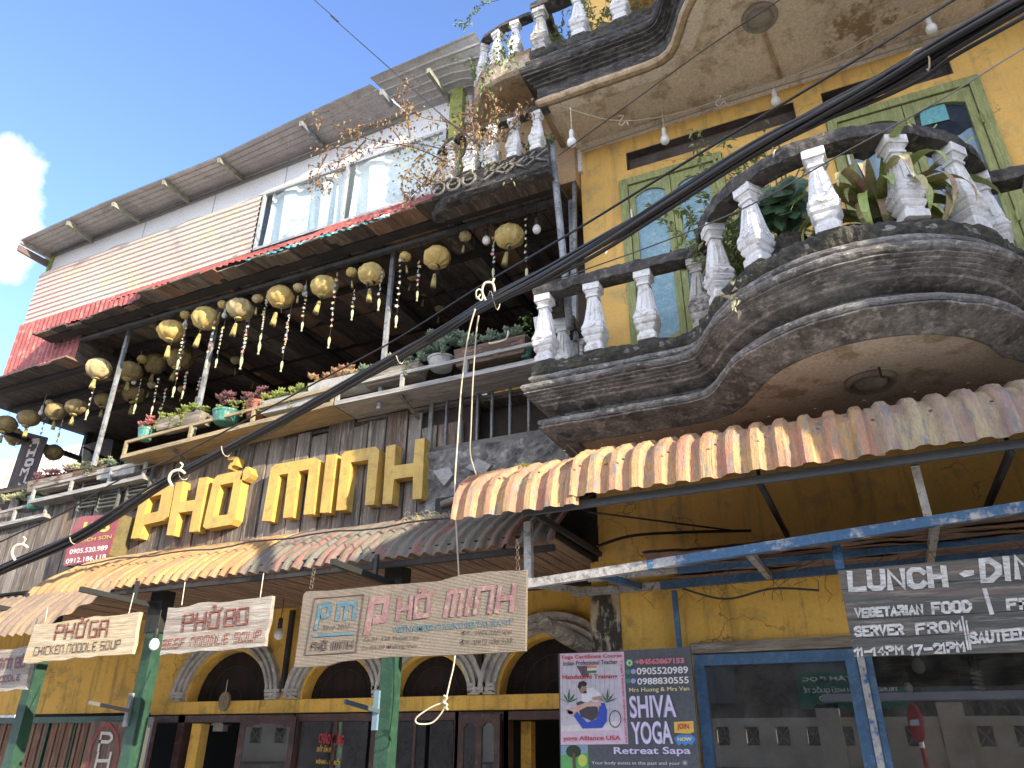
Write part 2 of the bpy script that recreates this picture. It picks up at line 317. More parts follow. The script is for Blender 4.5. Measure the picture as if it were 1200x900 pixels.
def strokes(mb, body, bl, br, tl, Y, weight, font=BLOCK, adv=5.9, rough=0., jit=0.):
    P0, P1, P2 = at(*bl, Y), at(*br, Y), at(*tl, Y)
    adv_of = lambda c: adv * .55 if c == ' ' else (adv * .45 if (c == 'I' or c == '1') else adv)
    tot = sum(adv_of(c) for c in body) - (adv - 4)
    ux = Vector((P1.x - P0.x, P1.z - P0.z)) / tot; uy = Vector((P2.x - P0.x, P2.z - P0.z)) / 6; o = Vector((P0.x, P0.z)); x = 0; k = 0
    for c in body:
        if c in font:
            off = -2 + .25 if c in 'I1' and font.get(c) else 0
            dz = ru(-jit, jit)
            for st in font[c].split('|'):
                pts = [o + ux * (x + int(t[0]) + off) + uy * (int(t[1]) + dz) for t in st.split()]
                ribbon(mb, pts, weight, Y - .0009 * (k % 4), rough); k += 1
        x += adv_of(c)
_tc = {}
def txt(mb, body, bl, br, tl, Y, wt=0.0):
    if (body, wt) not in _tc:
        cu = bpy.data.curves.new('lettering', 'FONT'); cu.body = body; cu.resolution_u = 3; cu.offset = wt
        ob = bpy.data.objects.new('lettering', cu); me = bpy.data.meshes.new_from_object(ob)
        _tc[(body, wt)] = ([v.co.copy() for v in me.vertices], [list(p.vertices) for p in me.polygons])
        bpy.data.objects.remove(ob); bpy.data.meshes.remove(me); bpy.data.curves.remove(cu)
    vsn, fs = _tc[(body, wt)]
    if not vsn: return
    x0 = min(v.x for v in vsn); x1 = max(v.x for v in vsn); y0 = min(v.y for v in vsn); y1 = max(v.y for v in vsn)
    P0, P1, P2 = (at(*p, Y) for p in (bl, br, tl)) if len(bl) == 2 else (Vector(bl), Vector(br), Vector(tl))
    mb.add([P0 + (P1 - P0) * ((v.x - x0) / (x1 - x0)) + (P2 - P0) * ((v.y - y0) / (y1 - y0)) for v in vsn], fs)
# ---------------- ground, street, what stands across the street ----------------
g = MB().grid(lambda u, v: (-400 + 800 * u, -400 + 800 * v, 0), 2, 2).build('ground', mat('street_concrete', (.44, .42, .38), (.36, .34, .31), scale=.8, bump=.3), kind='structure')
g = MB().box((-60, 3.2, .004), (60, 6.7, .13)).build('pavement', mat('pavement_stone', (.52, .50, .45), (.42, .40, .36), scale=1.5, bump=.3), kind='structure')

# ---------------- helpers for balconies ----------------
def offs(path, i, o):
    n = len(path); p = Vector(path[i]); a = Vector(path[i]) - Vector(path[i - 1]) if i else None; b = Vector(path[i + 1]) - Vector(path[i]) if i < n - 1 else None
    a = a or b; b = b or a; a = a.normalized(); b = b.normalized()
    n1 = Vector((a.y, -a.x)); n2 = Vector((b.y, -b.x)); m = (n1 + n2).normalized(); k = min(1.5, 1 / max(.3, m.dot(n1)))
    return p + m * o * k
def densify(path, step=.1):
    out = []
    for i in range(len(path) - 1):
        a, b = Vector(path[i]), Vector(path[i + 1]); n = max(1, round((b - a).length / step))
        out += [a.lerp(b, k / n) for k in range(n)]
    out.append(Vector(path[-1])); return out
def sweep(mb, path, prof, z0, rough=.006, side=1, cap=True):
    base = len(mb.v); m = len(prof)
    for i in range(len(path)):
        for o, z in prof:
            q = offs(path, i, o * side)
            r = noise.noise(Vector((q.x * 7, q.y * 7, (z0 + z) * 9))) * rough + noise.noise(Vector((q.x * 25, q.y * 25, (z0 + z) * 25))) * rough * .7
            d = (q - Vector(path[i])); d = d.normalized() if d.length > 1e-5 else Vector((0, 0))
            mb.v.append(Vector((q.x + d.x * r, q.y + d.y * r, z0 + z + r * .5)))
    for i in range(len(path) - 1):
        for j in range(m - 1): mb.f.append([base + i * m + j, base + i * m + j + 1, base + (i + 1) * m + j + 1, base + (i + 1) * m + j])
    if cap:
        mb.f.append([base + j for j in range(m)]); mb.f.append([base + (len(path) - 1) * m + j for j in range(m)][::-1])
    return mb
def arc(c, r, a0, a1, n): return [(c[0] + r * cos(radians(a0 + (a1 - a0) * k / n)), c[1] + r * sin(radians(a0 + (a1 - a0) * k / n))) for k in range(n + 1)]
def tor(o, z, r, n=5): return [(o + r * cos(radians(80 - 160 * k / n)), z + r * sin(radians(80 - 160 * k / n))) for k in range(n + 1)]
PROF = [(.05, 0), (.085, -.03), (.09, -.08), (.05, -.13)] + tor(.07, -.18, .042) + [(.055, -.228), (.10, -.238)] + tor(.125, -.285, .042) + [(.14, -.335), (.148, -.35), (.118, -.358), (.125, -.375), (.095, -.385), (.102, -.402), (.07, -.412), (.077, -.43), (.04, -.44), (.03, -.462), (-.10, -.50), (-.12, -.60), (-.02, -.605)] + tor(.02, -.645, .040) + [(.055, -.692), (.05, -.705), (.0, -.722), (-.17, -.80), (-.19, -.80), (-.195, -.765)]
PROF = [(o_, z_ * .82) for o_, z_ in PROF]
PROFU = [(.05, 0), (.085, -.03), (.09, -.08), (.06, -.13)] + tor(.075, -.19, .055) + [(.07, -.255)] + tor(.125, -.315, .055) + [(.145, -.375), (.15, -.40), (.115, -.41), (.12, -.435), (.085, -.445), (.09, -.47), (.06, -.48), (.06, -.505), (.03, -.515), (.03, -.70)]
# baluster
def baluster_mb(h=.67):
    mb = MB(); k = h / .67
    mb.lathe([(.078, 0), (.078, .05), (.066, .065), (.062, .085), (.074, .10), (.085, .125), (.074, .14), (.090, .155), (.098, .18), (.086, .195), (.096, .21), (.094, .235), (.080, .262)], 8, square=True, chamf=.16)
    mb.lathe([(.082, .262), (.070, .33), (.056, .43), (.045, .50), (.042, .535)], 8, square=True, chamf=.26)
    mb.lathe([(.055, .535), (.055, .55), (.046, .56), (.050, .572), (.062, .59), (.062, .60)], 8, square=True, chamf=.16)
    mb.lathe([(.074, .60), (.074, .665), (.070, .672)], 8, square=True, chamf=.08)
    for q in range(4):          # the raised panel and the smile-shaped ridge of each face
        c, s = cos(q * pi / 2), sin(q * pi / 2)
        def T(x, y, z): return (x * c - y * s, x * s + y * c, z)
        def fr(z): return .082 + (.042 - .082) * (z - .262) / (.535 - .262)
        for sx in (-1, 1):
            mb.hexa([T(*p) for p in ((sx * .028, fr(.30) - .01, .29), (sx * .020, fr(.30) - .01, .29), (sx * .010, fr(.50) - .01, .50), (sx * .018, fr(.50) - .01, .50),
                                     (sx * .028, fr(.30) + .010, .29), (sx * .020, fr(.30) + .010, .29), (sx * .010, fr(.50) + .008, .50), (sx * .018, fr(.50) + .008, .50))])
            mb.hexa([T(*p) for p in ((sx * .034, .06, .226), (0, .06, .205), (0, .06, .217), (sx * .034, .06, .238), (sx * .034, .105, .226), (0, .105, .205), (0, .105, .217), (sx * .034, .105, .238))])
    for i, v in enumerate(mb.v):
        mb.v[i] = Vector((v.x + noise.noise(v * 30) * .004, v.y + noise.noise(v * 30 + Vector((5, 5, 5))) * .004, v.z * k))
    return mb
def bal_proto(m, h=.67):
    me_ = baluster_mb(h); me = bpy.data.meshes.new('baluster'); me.from_pydata([tuple(v) for v in me_.v], [], me_.f); me.materials.append(m); return me
BME = [bal_proto(BAL), bal_proto(BALD), bal_proto(BAL, .53)]
for v_ in BME[2].vertices: v_.co.x *= .78; v_.co.y *= .78
def put_bal(parent, x, y, z, rz, k=0, label=None):
    o = bpy.data.objects.new('baluster', BME[k]); COL.objects.link(o); off = Vector((0, 0, 0)); p = parent
    while p is not None: off += p.location; p = p.parent
    o.parent = parent; o.location = Vector((x, y, z)) - off; o.rotation_euler = (ru(-.012, .012), ru(-.012, .012), rz)
    if label: o['label'] = label

# ---------------- the yellow building ----------------
X0, X1, ZT = -1.98, 3.6, 11.6
yb = thing('yellow_building', (.8, 6, 0), 'yellow plastered building on the right with two curved stone balconies and green windows', 'building')
def wall_with_holes(mb, x0, x1, z0, z1, holes, Y, th=.25):
    xs = sorted({x0, x1, *[h[0] for h in holes], *[h[1] for h in holes]}); zs = sorted({z0, z1, *[h[2] for h in holes], *[h[3] for h in holes]})
    for i in range(len(xs) - 1):
        for j in range(len(zs) - 1):
            cx, cz = (xs[i] + xs[i + 1]) / 2, (zs[j] + zs[j + 1]) / 2
            if any(h[0] < cx < h[1] and h[2] < cz < h[3] for h in holes): continue
            a, b, c, d = xs[i], xs[i + 1], zs[j], zs[j + 1]
            nx, nz_ = max(1, int((b - a) / .5)), max(1, int((d - c) / .5))
            mb.grid(lambda u, v: (a + (b - a) * u, Y, c + (d - c) * v), nx, nz_)
    for h in holes:
        a, b, c, d = h
        mb.add([(a, Y, c), (b, Y, c), (b, Y, d), (a, Y, d), (a, Y + th, c), (b, Y + th, c), (b, Y + th, d), (a, Y + th, d)], [(0, 1, 5, 4), (1, 2, 6, 5), (2, 3, 7, 6), (3, 0, 4, 7)])
UP_H = [(-1.56, -.50, 4.5, 6.93), (.47, 1.74, 4.5, 6.95), (-1.50, -.22, 7.03, 7.24), (.42, 1.72, 7.03, 7.24)]
def xw(px, py, Y=6.0): return at(px, py, Y).x
v1 = at(735, 200, 6); v2 = at(853, 160, 6); UP_H[2] = (v1.x, at(936, 150, 6).x, v1.z - .0, v1.z + .24)
v3 = at(961, 108, 6); v4 = at(1115, 78, 6); UP_H[3] = (v3.x, v4.x, v1.z, v1.z + .24)
w = MB(); wall_with_holes(w, X0, X1, 3.0, 7.55, UP_H, 6.0)
wall_with_holes(w, X0, X1, 7.55, ZT, [(-1.5, -.4, 8.3, 10.7), (.5, 1.7, 8.3, 10.7)], 6.0)
w.add([(X0, 6, 3.0), (X0, 12, 3.0), (X0, 12, ZT), (X0, 6, ZT)], [(0, 1, 2, 3)]); w.add([(X1, 6, 0), (X1, 12, 0), (X1, 12, ZT), (X1, 6, ZT)], [(0, 3, 2, 1)]); w.add([(X0, 6, ZT), (X1, 6, ZT), (X1, 12, ZT), (X0, 12, ZT)], [(0, 1, 2, 3)])
w.build('wall', YEL, yb)
for (a, b, c, d) in UP_H[2:]:
    MB().box((a + .002, 6.11, c + .002), (b - .002, 6.24, d - .002)).box((a + .002, 6.004, c + .002), (a + .006, 6.11, d - .002)).box((b - .006, 6.004, c + .002), (b - .002, 6.11, d - .002)).box((a + .007, 6.004, d - .006), (b - .007, 6.11, d - .002)).box((a + .007, 6.004, c + .002), (b - .007, 6.11, c + .006)).build('vent_recess', mat('vent_grey_brown', (.13, .10, .085), (.08, .062, .055), scale=4), yb, label='long narrow dark vent slot over a green window')  # dark grey brown lining inside the slot
# scroll ironwork in the right vent
si = MB()
for k in range(5):
    cx = UP_H[3][0] + .12 + k * .24; cz = (UP_H[3][2] + UP_H[3][3]) / 2
    si.tube([(cx + .09 * cos(t * .7) * (1 - t / 12), 6.05, cz + .08 * sin(t * .7) * (1 - t / 12)) for t in range(11)], .006, 4)
    si.tube([(cx + .1, 6.05, cz - .1), (cx + .16, 6.05, cz + .1)], .006, 4)
si.build('scroll_ironwork', BLACKM, yb)
MB().add([(X0 + .05, 6.7, 4.5), (X1 - .05, 6.7, 4.5), (X1 - .05, 6.7, 7.6), (X0 + .05, 6.7, 7.6)], [(0, 1, 2, 3)]).build('room_backdrop', DARKB, yb)

def leaf_window(x0, x1, z0, z1, Y, panes, lab, trans=.4):
    """double-leaf window: outer frame, then two leaves each with an arched upper light"""
    f = MB(); t = .085
    f.box((x0, Y - .035, z0), (x0 + t, Y + .06, z1)).box((x1 - t, Y - .035, z0), (x1, Y + .06, z1)).box((x0 + t, Y - .035, z1 - t), (x1 - t, Y + .06, z1))
    fr = f.build('window_frame', GREENF, yb, label=lab)
    mid = (x0 + x1) / 2
    for s, (a, b) in enumerate(((x0 + t + .006, mid - .004), (mid + .004, x1 - t - .006))):
        l = MB(); st = .062; ya, yb_ = Y - .012, Y + .035
        l.box((a, ya, z0), (a + st, yb_, z1 - t - .006)).box((b - st, ya, z0), (b, yb_, z1 - t - .006))
        zt = z1 - t - .006; cx = (a + b) / 2; hw = (b - a) / 2 - st
        N_ = 8                                   # head rail with an arched lower edge
        for k in range(N_):
            u0, u1 = -1 + 2 * k / N_, -1 + 2 * (k + 1) / N_
            zz = lambda u: zt - .095 - .065 * u * u
            l.hexa([(cx + u0 * hw, ya, zz(u0)), (cx + u1 * hw, ya, zz(u1)), (cx + u1 * hw, ya, zt), (cx + u0 * hw, ya, zt), (cx + u0 * hw, yb_, zz(u0)), (cx + u1 * hw, yb_, zz(u1)), (cx + u1 * hw, yb_, zt), (cx + u0 * hw, yb_, zt)])
            zb = lambda u: z0 + .52 + .05 * (1 - u * u) * -1
            l.hexa([(cx + u0 * hw, ya, z0 + .42), (cx + u1 * hw, ya, z0 + .42), (cx + u1 * hw, ya, zb(u1)), (cx + u0 * hw, ya, zb(u0)), (cx + u0 * hw, yb_, z0 + .42), (cx + u1 * hw, yb_, z0 + .42), (cx + u1 * hw, yb_, zb(u1)), (cx + u0 * hw, yb_, zb(u0))])
        l.box((a + st, ya, z0), (b - st, yb_, z0 + .10))
        for k in range(3):                        # zigzag relief of the bottom panel
            zc = z0 + .14 + k * .09
            for j in range(4):
                xa = a + st + j * 2 * hw / 4; xb_ = xa + 2 * hw / 4
                l.bar((xa, Y + .004, zc + (.04 if j % 2 else 0)), (xb_, Y + .004, zc + (0 if j % 2 else .04)), .02, .02)
        l.box((a + st, Y + .008, z0 + .10), (b - st, Y + .025, z0 + .42))
        lf = l.build('window_leaf', GREENF, fr)
        MB().box((a + st, Y + .01, z0 + .45), (b - st, Y + .018, zt - .06)).build('window_pane', panes, fr)
    h = MB().box((x0 + .10, Y - .05, z1 - .62), (x0 + .118, Y - .034, z1 - .42)); h.build('latch_bar', BULBW, fr)
    for zz in (z1 - .5, z0 + .9): MB().tube([(x1 - t - .003, Y - .04, zz - .05), (x1 - t - .003, Y - .04, zz + .05)], .012, 6).build('hinge', GREENF, fr)
    return fr
leaf_window(-1.555, -.505, 4.505, 6.925, 6.0, BLUEPN, 'green double window with panes painted light blue')
fw = leaf_window(.475, 1.735, 4.505, 6.945, 6.0, GLASS2, 'green double window with clear panes and a pale curtain')
cu = MB().grid(lambda u, v: (.5 + 1.2 * u, 6.14 + .03 * sin(u * 40), 4.6 + 1.9 * v), 60, 2).build('curtain', mat('blue_grey_curtain', (.56, .61, .70), (.46, .52, .60), scale=3, stretch=(6, 6, .6)), yb, smooth=True)
pp = [at(x, y, 6.0) + Vector((0, .006, 0)) for x, y in ((1080, 147), (1113, 139), (1107, 121), (1077, 128))]
MB().prism(pp, (0, .003, 0)).build('paper_sheet', mat('turquoise_paper', (.16, .42, .44), (.13, .36, .40), scale=6), fw, label='turquoise paper taped inside the pane')

# lower and upper balconies, same plan
CB, RB = (.30, 5.3), .97
PATH = [(-2.11, 6.3), (-2.11, 5.22)] + [(-.62, 5.22)] + arc(CB, RB, 184.8, 355.2, 28)[1:] + [(3.6, 5.22)]
PATHM = [(-2.11, 6.3), (-2.11, 5.22), (-1.0, 5.22), (-.86, 5.205), (-.76, 5.16), (-.68, 5.07), (-.63, 4.98)] + arc(CB, RB, 200, 340, 28)[1:] + [(1.25, 4.98), (1.30, 5.07), (1.37, 5.15), (1.46, 5.20), (1.58, 5.22), (3.6, 5.22)]
def balcony(zd, prof, mm, name_label, soff_z, upper):
    path = densify(PATHM, .05)
    slab = sweep(MB(), path, prof, zd, .007).build('balcony_slab', mm, yb, smooth=False, label=name_label)
    zb = prof[-1][1] + zd
    inner = [offs(path, i, prof[-1][0]) for i in range(len(path))]
    s = MB()
    fr = [q for i, q in enumerate(inner) if path[i].y < 5.9 and (i > 0 and path[i].x > -2.1 or path[i].y < 5.23)]
    fr = [q for q in inner if True][next(i for i, p in enumerate(path) if p.y <= 5.221):]
    mono = []
    for q in fr:
        if not mono or q.x > mono[-1].x + 1e-3: mono.append(q)
    fr = mono
    for i in range(len(fr) - 1):
        a, b = fr[i], fr[i + 1]
        for k in range(5):
            f0, f1 = k / 5, (k + 1) / 5
            P = lambda q, f: (q.x, q.y + (6.0 - q.y) * f, soff_z)
            s.add([P(a, f0), P(b, f0), P(b, f1), P(a, f1)], [(0, 3, 2, 1)])
        s.add([(a.x, a.y, zb), (b.x, b.y, zb), (b.x, b.y, soff_z), (a.x, a.y, soff_z)], [(0, 1, 2, 3)])
    if fr[0].x > X0 - .3:
        a = fr[0]; s.add([(a.x, a.y, zb), (a.x, 6.2, zb), (a.x, 6.2, soff_z), (a.x, a.y, soff_z)], [(0, 1, 2, 3)])
        s.add([(a.x, 6.0, soff_z), (a.x, 6.3, soff_z), (X0, 6.3, soff_z), (X0, 6.0, soff_z)], [(0, 1, 2, 3)])
    s.build('soffit', SOFF, yb)
    # deck
    d = MB(); top = [offs(path, i, .05) for i in range(len(path))][next(i for i, p in enumerate(path) if p.y <= 5.221):]
    for i in range(len(top) - 1):
        a, b = top[i], top[i + 1]
        if b.x > a.x: d.add([(a.x, a.y, zd - .002), (b.x, b.y, zd - .002), (b.x, 6.0, zd - .002), (a.x, 6.0, zd - .002)], [(0, 1, 2, 3)])
    d.build('deck', MOSS, yb)
    d.build('deck_fill', MOSS, yb) if False else None
    MB().box((-2.05, 5.3, soff_z + .006), (3.5, 5.99, soff_z + .02)).build('soffit_fill', SOFF, yb)
    # moss crust lying on the edge
    m = MB()
    for i in range(len(path)):
        pass
    cr = [(-.10, .0), (-.06, .02), (-.02, .028), (.02, .024), (.05, .018), (.080, .005), (.092, -.02), (.097, -.045), (.096, -.07), (.088, -.10), (.075, -.125)]
    sweep(m, densify(PATHM, .014), cr, zd, .028, cap=False).build('moss_crust', MOSS, slab)
    rail = sweep(MB(), densify(PATH, .03), [(-.075, 0), (-.075, .04), (-.072, .10), (-.03, .112), (.03, .112), (.078, .10), (.085, .05), (.08, .0), (.0, -.004), (-.075, 0)], zd + .695, .014).build('handrail', RAIL, yb)
    spots = [(-2.11, 5.67, 0), (-2.11, 6.12, 0), (-2.11, 5.22, 0), (-1.66, 5.22, 0), (-1.21, 5.22, 0), (-.76, 5.22, 0)]
    for an in (208, 236, 265, 294, 320, 346):
        a = radians(an); spots.append((CB[0] + RB * cos(a), CB[1] + RB * sin(a), a + pi / 2))
    spots += [(1.62 + .45 * k, 5.22, 0) for k in range(5)]
    for i, (x, y, rz) in enumerate(spots):
        dirty = (i in (5,) if not upper else i in (2, 5))
        put_bal(slab, x, y, zd + .03, rz, 1 if dirty else 0)
    return slab
LOWZ, UPZ = 4.5, 8.25
lowb = balcony(LOWZ, PROF, MOLD, 'lower curved balcony with mossy grey mouldings', 3.873, False)
upb = balcony(UPZ, PROFU, MOLDUP, 'upper curved balcony blackened by mould', 7.585, True)
# upper soffit: flat border, ochre bead and recessed field
ub = MB(); path = densify(PATHM, .07); i0 = next(i for i, p in enumerate(path) if p.y <= 5.221)
sweep(MB(), path, [(.035, -.66), (.045, -.68), (.05, -.71), (.035, -.735), (.0, -.74), (-.03, -.73)], UPZ, .004).build('soffit_bead', TRIM, upb)
sweep(MB(), path, [(-.03, -.74), (-.15, -.745), (-.17, -.735), (-.18, -.66)], UPZ, .004).build('soffit_border', SOFF, upb)
# wall cornice strip under each soffit
sweep(MB(), [(-1.98, 6.0), (3.6, 6.0)], [(.0, 0), (.05, 0), (.06, -.03), (.03, -.05), (.02, -.09), (0, -.10)], 7.59, .003).build('wall_cornice', SOFF, yb)
def medallion(px, py, z, r):
    d = ray(px, py); c = CAM + d * ((z - CAM.z) / d.z)
    mb = MB().lathe([(r, 0), (r, -.02), (r * .93, -.035), (r * .82, -.035), (r * .74, -.02), (r * .70, -.012), (r * .60, -.03), (r * .4, -.055), (.01, -.065)], 28, c)
    mb.build('ceiling_medallion', mat('plaster_medallion', (.34, .30, .25), (.24, .21, .18), scale=6, bump=.4), yb, smooth=True); return c
medc = medallion(890, 20, 7.583, .16)
medallion(1020, 446, 3.871, .17)
hk = at(1016, 418, 4.9); MB().tube([(.36, 5.0, 3.873), (.36, 5.0, 3.80), (.38, 5.0, 3.79)], .008, 5).build('ceiling_hook', BLACKM, yb)

# drain pipe in front of the building's left corner
dp = MB().tube([at(646, 165, 5.42), at(655, 250, 5.42), at(664, 340, 5.42), at(668, 385, 5.42)], .035, 10)
tag(dp.build('drain_pipe', POST, smooth=True), 'grey drain pipe running down from the black upper balcony corner', 'pipe')
ds = MB().bar(at(673, 215, 5.9), at(675, 400, 5.9), .05, .03)
tag(ds.build('metal_strut', POST), 'worn thin metal strut along the yellow wall behind the drain pipe', 'strut')

# small curved balconies at the left of the yellow building
def small_balcony(path, zd, zr, frieze, lab, under):
    yend = 5.5 if frieze else 6.4
    t = MB(); p = densify(path, .08)
    slab = sweep(t, p, [(.04, 0), (.07, -.03), (.05, -.06), (.05, -.26), (.07, -.28), (.03, -.31), (-.05, -.31)], zd, .01).build('balcony_slab', MOLDUP if frieze else mat('flaking_ochre_slab', (.50, .40, .26), (.36, .24, .14), (.60, .56, .5), scale=4, bump=.4), yb, label=lab)
    s = MB()
    ins = [offs(p, i, -.05) for i in range(len(p))]
    for i in range(len(ins) - 1):
        a, b = ins[i], ins[i + 1]
        if b.x > a.x + 1e-4: s.add([(a.x, a.y, zd - .31), (b.x, b.y, zd - .31), (b.x, max(yend, b.y), zd - .31), (a.x, max(yend, a.y), zd - .31)], [(0, 3, 2, 1)])
    s.build('soffit', under, slab)
    sweep(MB(), p, [(-.05, 0), (-.05, .06), (.05, .065), (.055, 0), (-.05, 0)], zr, .008).build('handrail', RAIL, slab)
    q = densify(path, .02); L_ = 0; nxt = .05; k = 0
    for i in range(1, len(q)):
        L_ += (q[i] - q[i - 1]).length
        if L_ >= nxt:
            d = q[i] - q[i - 1]; put_bal(slab, q[i].x, q[i].y, zd + .01, atan2(d.y, d.x), 2); nxt += .255
    return slab
SB1 = [(-3.44, 5.50), (-3.39, 5.41), (-3.25, 5.32), (-3.05, 5.28), (-2.05, 5.28)]
sb1 = small_balcony(SB1, 6.97, 7.50, True, 'small curved balcony with a carved black frieze and dry climbers', DARKW)
fz = MB()
for cx in (-3.28, -3.10, -2.92):
    fz.tube([(cx + .075 * cos(a * pi / 7), 5.20, 6.83 + .075 * sin(a * pi / 7)) for a in range(15)], .016, 5)
    fz.tube([(cx - .03, 5.20, 6.83), (cx + .03, 5.20, 6.83)], .014, 5)
for cx in (-2.62, -2.40, -2.18):
    for s1, s2 in ((-1, 1), (1, -1)): fz.bar((cx - .12, 5.205, 6.83 - .07 * s1), (cx + .12, 5.205, 6.83 + .07 * s1), .02, .018)
    fz.bar((cx - .13, 5.205, 6.83), (cx, 5.205, 6.92), .02, .018)
fz.build('carved_scrollwork', mat('carved_grey_relief', (.20, .19, .17), (.11, .10, .09), scale=8, bump=.5), sb1)
SB2 = [(-3.22, 6.2), (-3.14, 5.8), (-3.0, 5.52), (-2.85, 5.38), (-2.6, 5.32), (-2.25, 5.32)]
sb2 = small_balcony(SB2, 8.50, 9.03, False, 'topmost small curved balcony with a flaking ochre underside', TRIM)
MB().box((-2.9, 5.75, 8.1), (-2.2, 6.3, 8.19)).build('corbel', TRIM, yb)
MB().box((-3.0, 5.85, 7.0), (-1.99, 6.35, 8.14)).build('side_wall', mat('flaking_ochre_wall', (.46, .30, .16), (.36, .24, .14), scale=4, bump=.4), yb)

# ground floor of the yellow building
GX0 = at(695, 740, 6).x
bw = at(818, 790, 6); top_l = at(813, 768, 6)
wins = [(top_l.x, at(1003, 763, 6).x, .55, top_l.z), (at(1013, 771, 6).x + .03, 3.2, .55, 2.36)]
w = MB(); wall_with_holes(w, GX0, X1, 0, 3.0, wins, 6.003, .2)
w.add([(GX0, 6.003, 0), (GX0, 7, 0), (GX0, 7, 3.0), (GX0, 6.003, 3.0)], [(0, 1, 2, 3)])
w.build('ground_floor_wall', YELG, yb)
MB().box((GX0 - .012, 5.985, .1), (GX0 + .24, 6.0, 2.78)).build('stained_pilaster', mat('leprous_black_stained_plaster', (.40, .31, .17), (.055, .045, .035), (.50, .44, .34), scale=7, bump=1., fine=24, stretch=(1, 1, .45), th=(.44, .52)), yb, label='corner strip of the wall covered in black and white mould')
MB().box((top_l.x - .01, 5.955, top_l.z + .008), (at(1003, 760, 6).x, 6.0, top_l.z + .085)).build('lintel_board', WOODX, yb)
# shop windows
def shop_window(x0, x1, z0, z1, Y, t, m, lab):
    f = MB().box((x0, Y - .04, z0), (x0 + t, Y + .05, z1)).box((x1 - t, Y - .04, z0), (x1, Y + .05, z1)).box((x0 + t, Y - .038, z1 - t), (x1 - t, Y + .05, z1)).box((x0 + t, Y - .038, z0), (x1 - t, Y + .05, z0 + t))
    fr = f.build('shop_window_frame', m, yb, label=lab)
    MB().box((x0 + t, Y, z0 + t), (x1 - t, Y + .006, z1 - t)).build('glass_pane', GLASS, fr)
    return fr
shop_window(wins[0][0] + .003, wins[0][1] - .004, .55, wins[0][3] - .003, 6.0, .075, BLUEP, 'blue framed shop window beside the dark poster')
jx = at(1012, 771, 6).x
MB().box((wins[0][1], 5.94, .5), (jx + .005, 6.03, 2.3)).build('window_post', mat('silver_scraped_post', (.50, .50, .49), (.38, .38, .37), (.04, .15, .36), scale=5, bump=.3), yb)
shop_window(jx + .008, 3.19, .55, 2.352, 6.0, .045, BLUEP, 'wide shop window with thin blue frame under the chalk-lettered board')
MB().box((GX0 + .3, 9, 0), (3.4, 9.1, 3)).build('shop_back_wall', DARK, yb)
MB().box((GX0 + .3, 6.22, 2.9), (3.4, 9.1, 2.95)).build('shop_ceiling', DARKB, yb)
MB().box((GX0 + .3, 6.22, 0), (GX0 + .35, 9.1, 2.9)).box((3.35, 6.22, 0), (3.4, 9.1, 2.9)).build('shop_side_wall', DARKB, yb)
cb = MB()
for k in range(6): cb.box((-.1 + k * .5, 7.6, 2.3), (.1 + k * .5, 7.62, 2.5))
# bulbs inside the shop
BULB_PROF = [(.004, .11), (.018, .10), (.019, .06), (.032, .045), (.040, .02), (.036, -.005), (.02, -.025), (.004, -.03)]
def bulb_me(n, pr, m):
    b = MB().lathe(pr, 14); me = bpy.data.meshes.new(n); me.from_pydata([tuple(v) for v in b.v], [], b.f); me.polygons.foreach_set('use_smooth', [True] * len(me.polygons)); me.materials.append(m); return me
BULBME = bulb_me('bulb_glass', [(.012, .045), (.022, .035), (.036, .015), (.041, -.01), (.036, -.035), (.02, -.052), (.003, -.056)], BULB)
SOCKME = bulb_me('socket', [(.004, .13), (.016, .125), (.020, .11), (.021, .04), (.014, .035)], BULBW)
SOCKB = bulb_me('socket_dark', [(.004, .13), (.016, .125), (.020, .11), (.021, .04), (.014, .035)], BLACKM)
def bulb(p, wire_to, label, sc=1., dark=False, group=None):
    t = thing('light_bulb', p, label, 'light bulb', group)
    for n, me in (('bulb_glass', BULBME), ('socket', SOCKB if dark else SOCKME)):
        o = bpy.data.objects.new(n, me); COL.objects.link(o); o.parent = t; o.scale = (sc,) * 3
    if wire_to is not None:
        MB().tube([wire_to, Vector(p).lerp(Vector(wire_to), .5) + Vector((.004, 0, 0)), Vector(p) + Vector((0, 0, .12 * sc))], .004, 4).build('wire', BLACK if dark else ROPE, t)
    return t
bulb(at(1138, 780, 6.5), at(1138, 780, 6.5) + Vector((0, 0, .6)), 'unlit bulb seen through the wide shop window under the board', 1.2, True) if False else None
for (x, y), l in (((1076, 779), 'frosted bulb hanging inside the wide shop window, leftmost of those'), ((1064, 805), 'small frosted bulb low inside the wide shop window')):
    p = at(x, y, 6.7); bulb(p, p + Vector((0, 0, .5)), l, 1.15 if y < 800 else .8, True)
sp = thing('spiral_bulb', at(1145, 795, 6.7), 'spiral energy saving bulb hanging inside the wide shop window', 'light bulb'); q = at(1145, 795, 6.7)
MB().tube([q + Vector((.032 * cos(t * .8), .032 * sin(t * .8), .05 - t * .004)) for t in range(34)], .009, 5).build('bulb_glass', flat('cream_tube', (.55, .50, .38), .4), sp, smooth=True)
MB().lathe([(.02, .14), (.028, .12), (.028, .06)], 10, q).build('socket', BLACKM, sp)

# ---------------- restaurant building ----------------
rb = thing('restaurant_building', (-6.5, 6.5, 0), 'old timber restaurant building with lantern terrace and corrugated top storey', 'building')
YP = 6.2
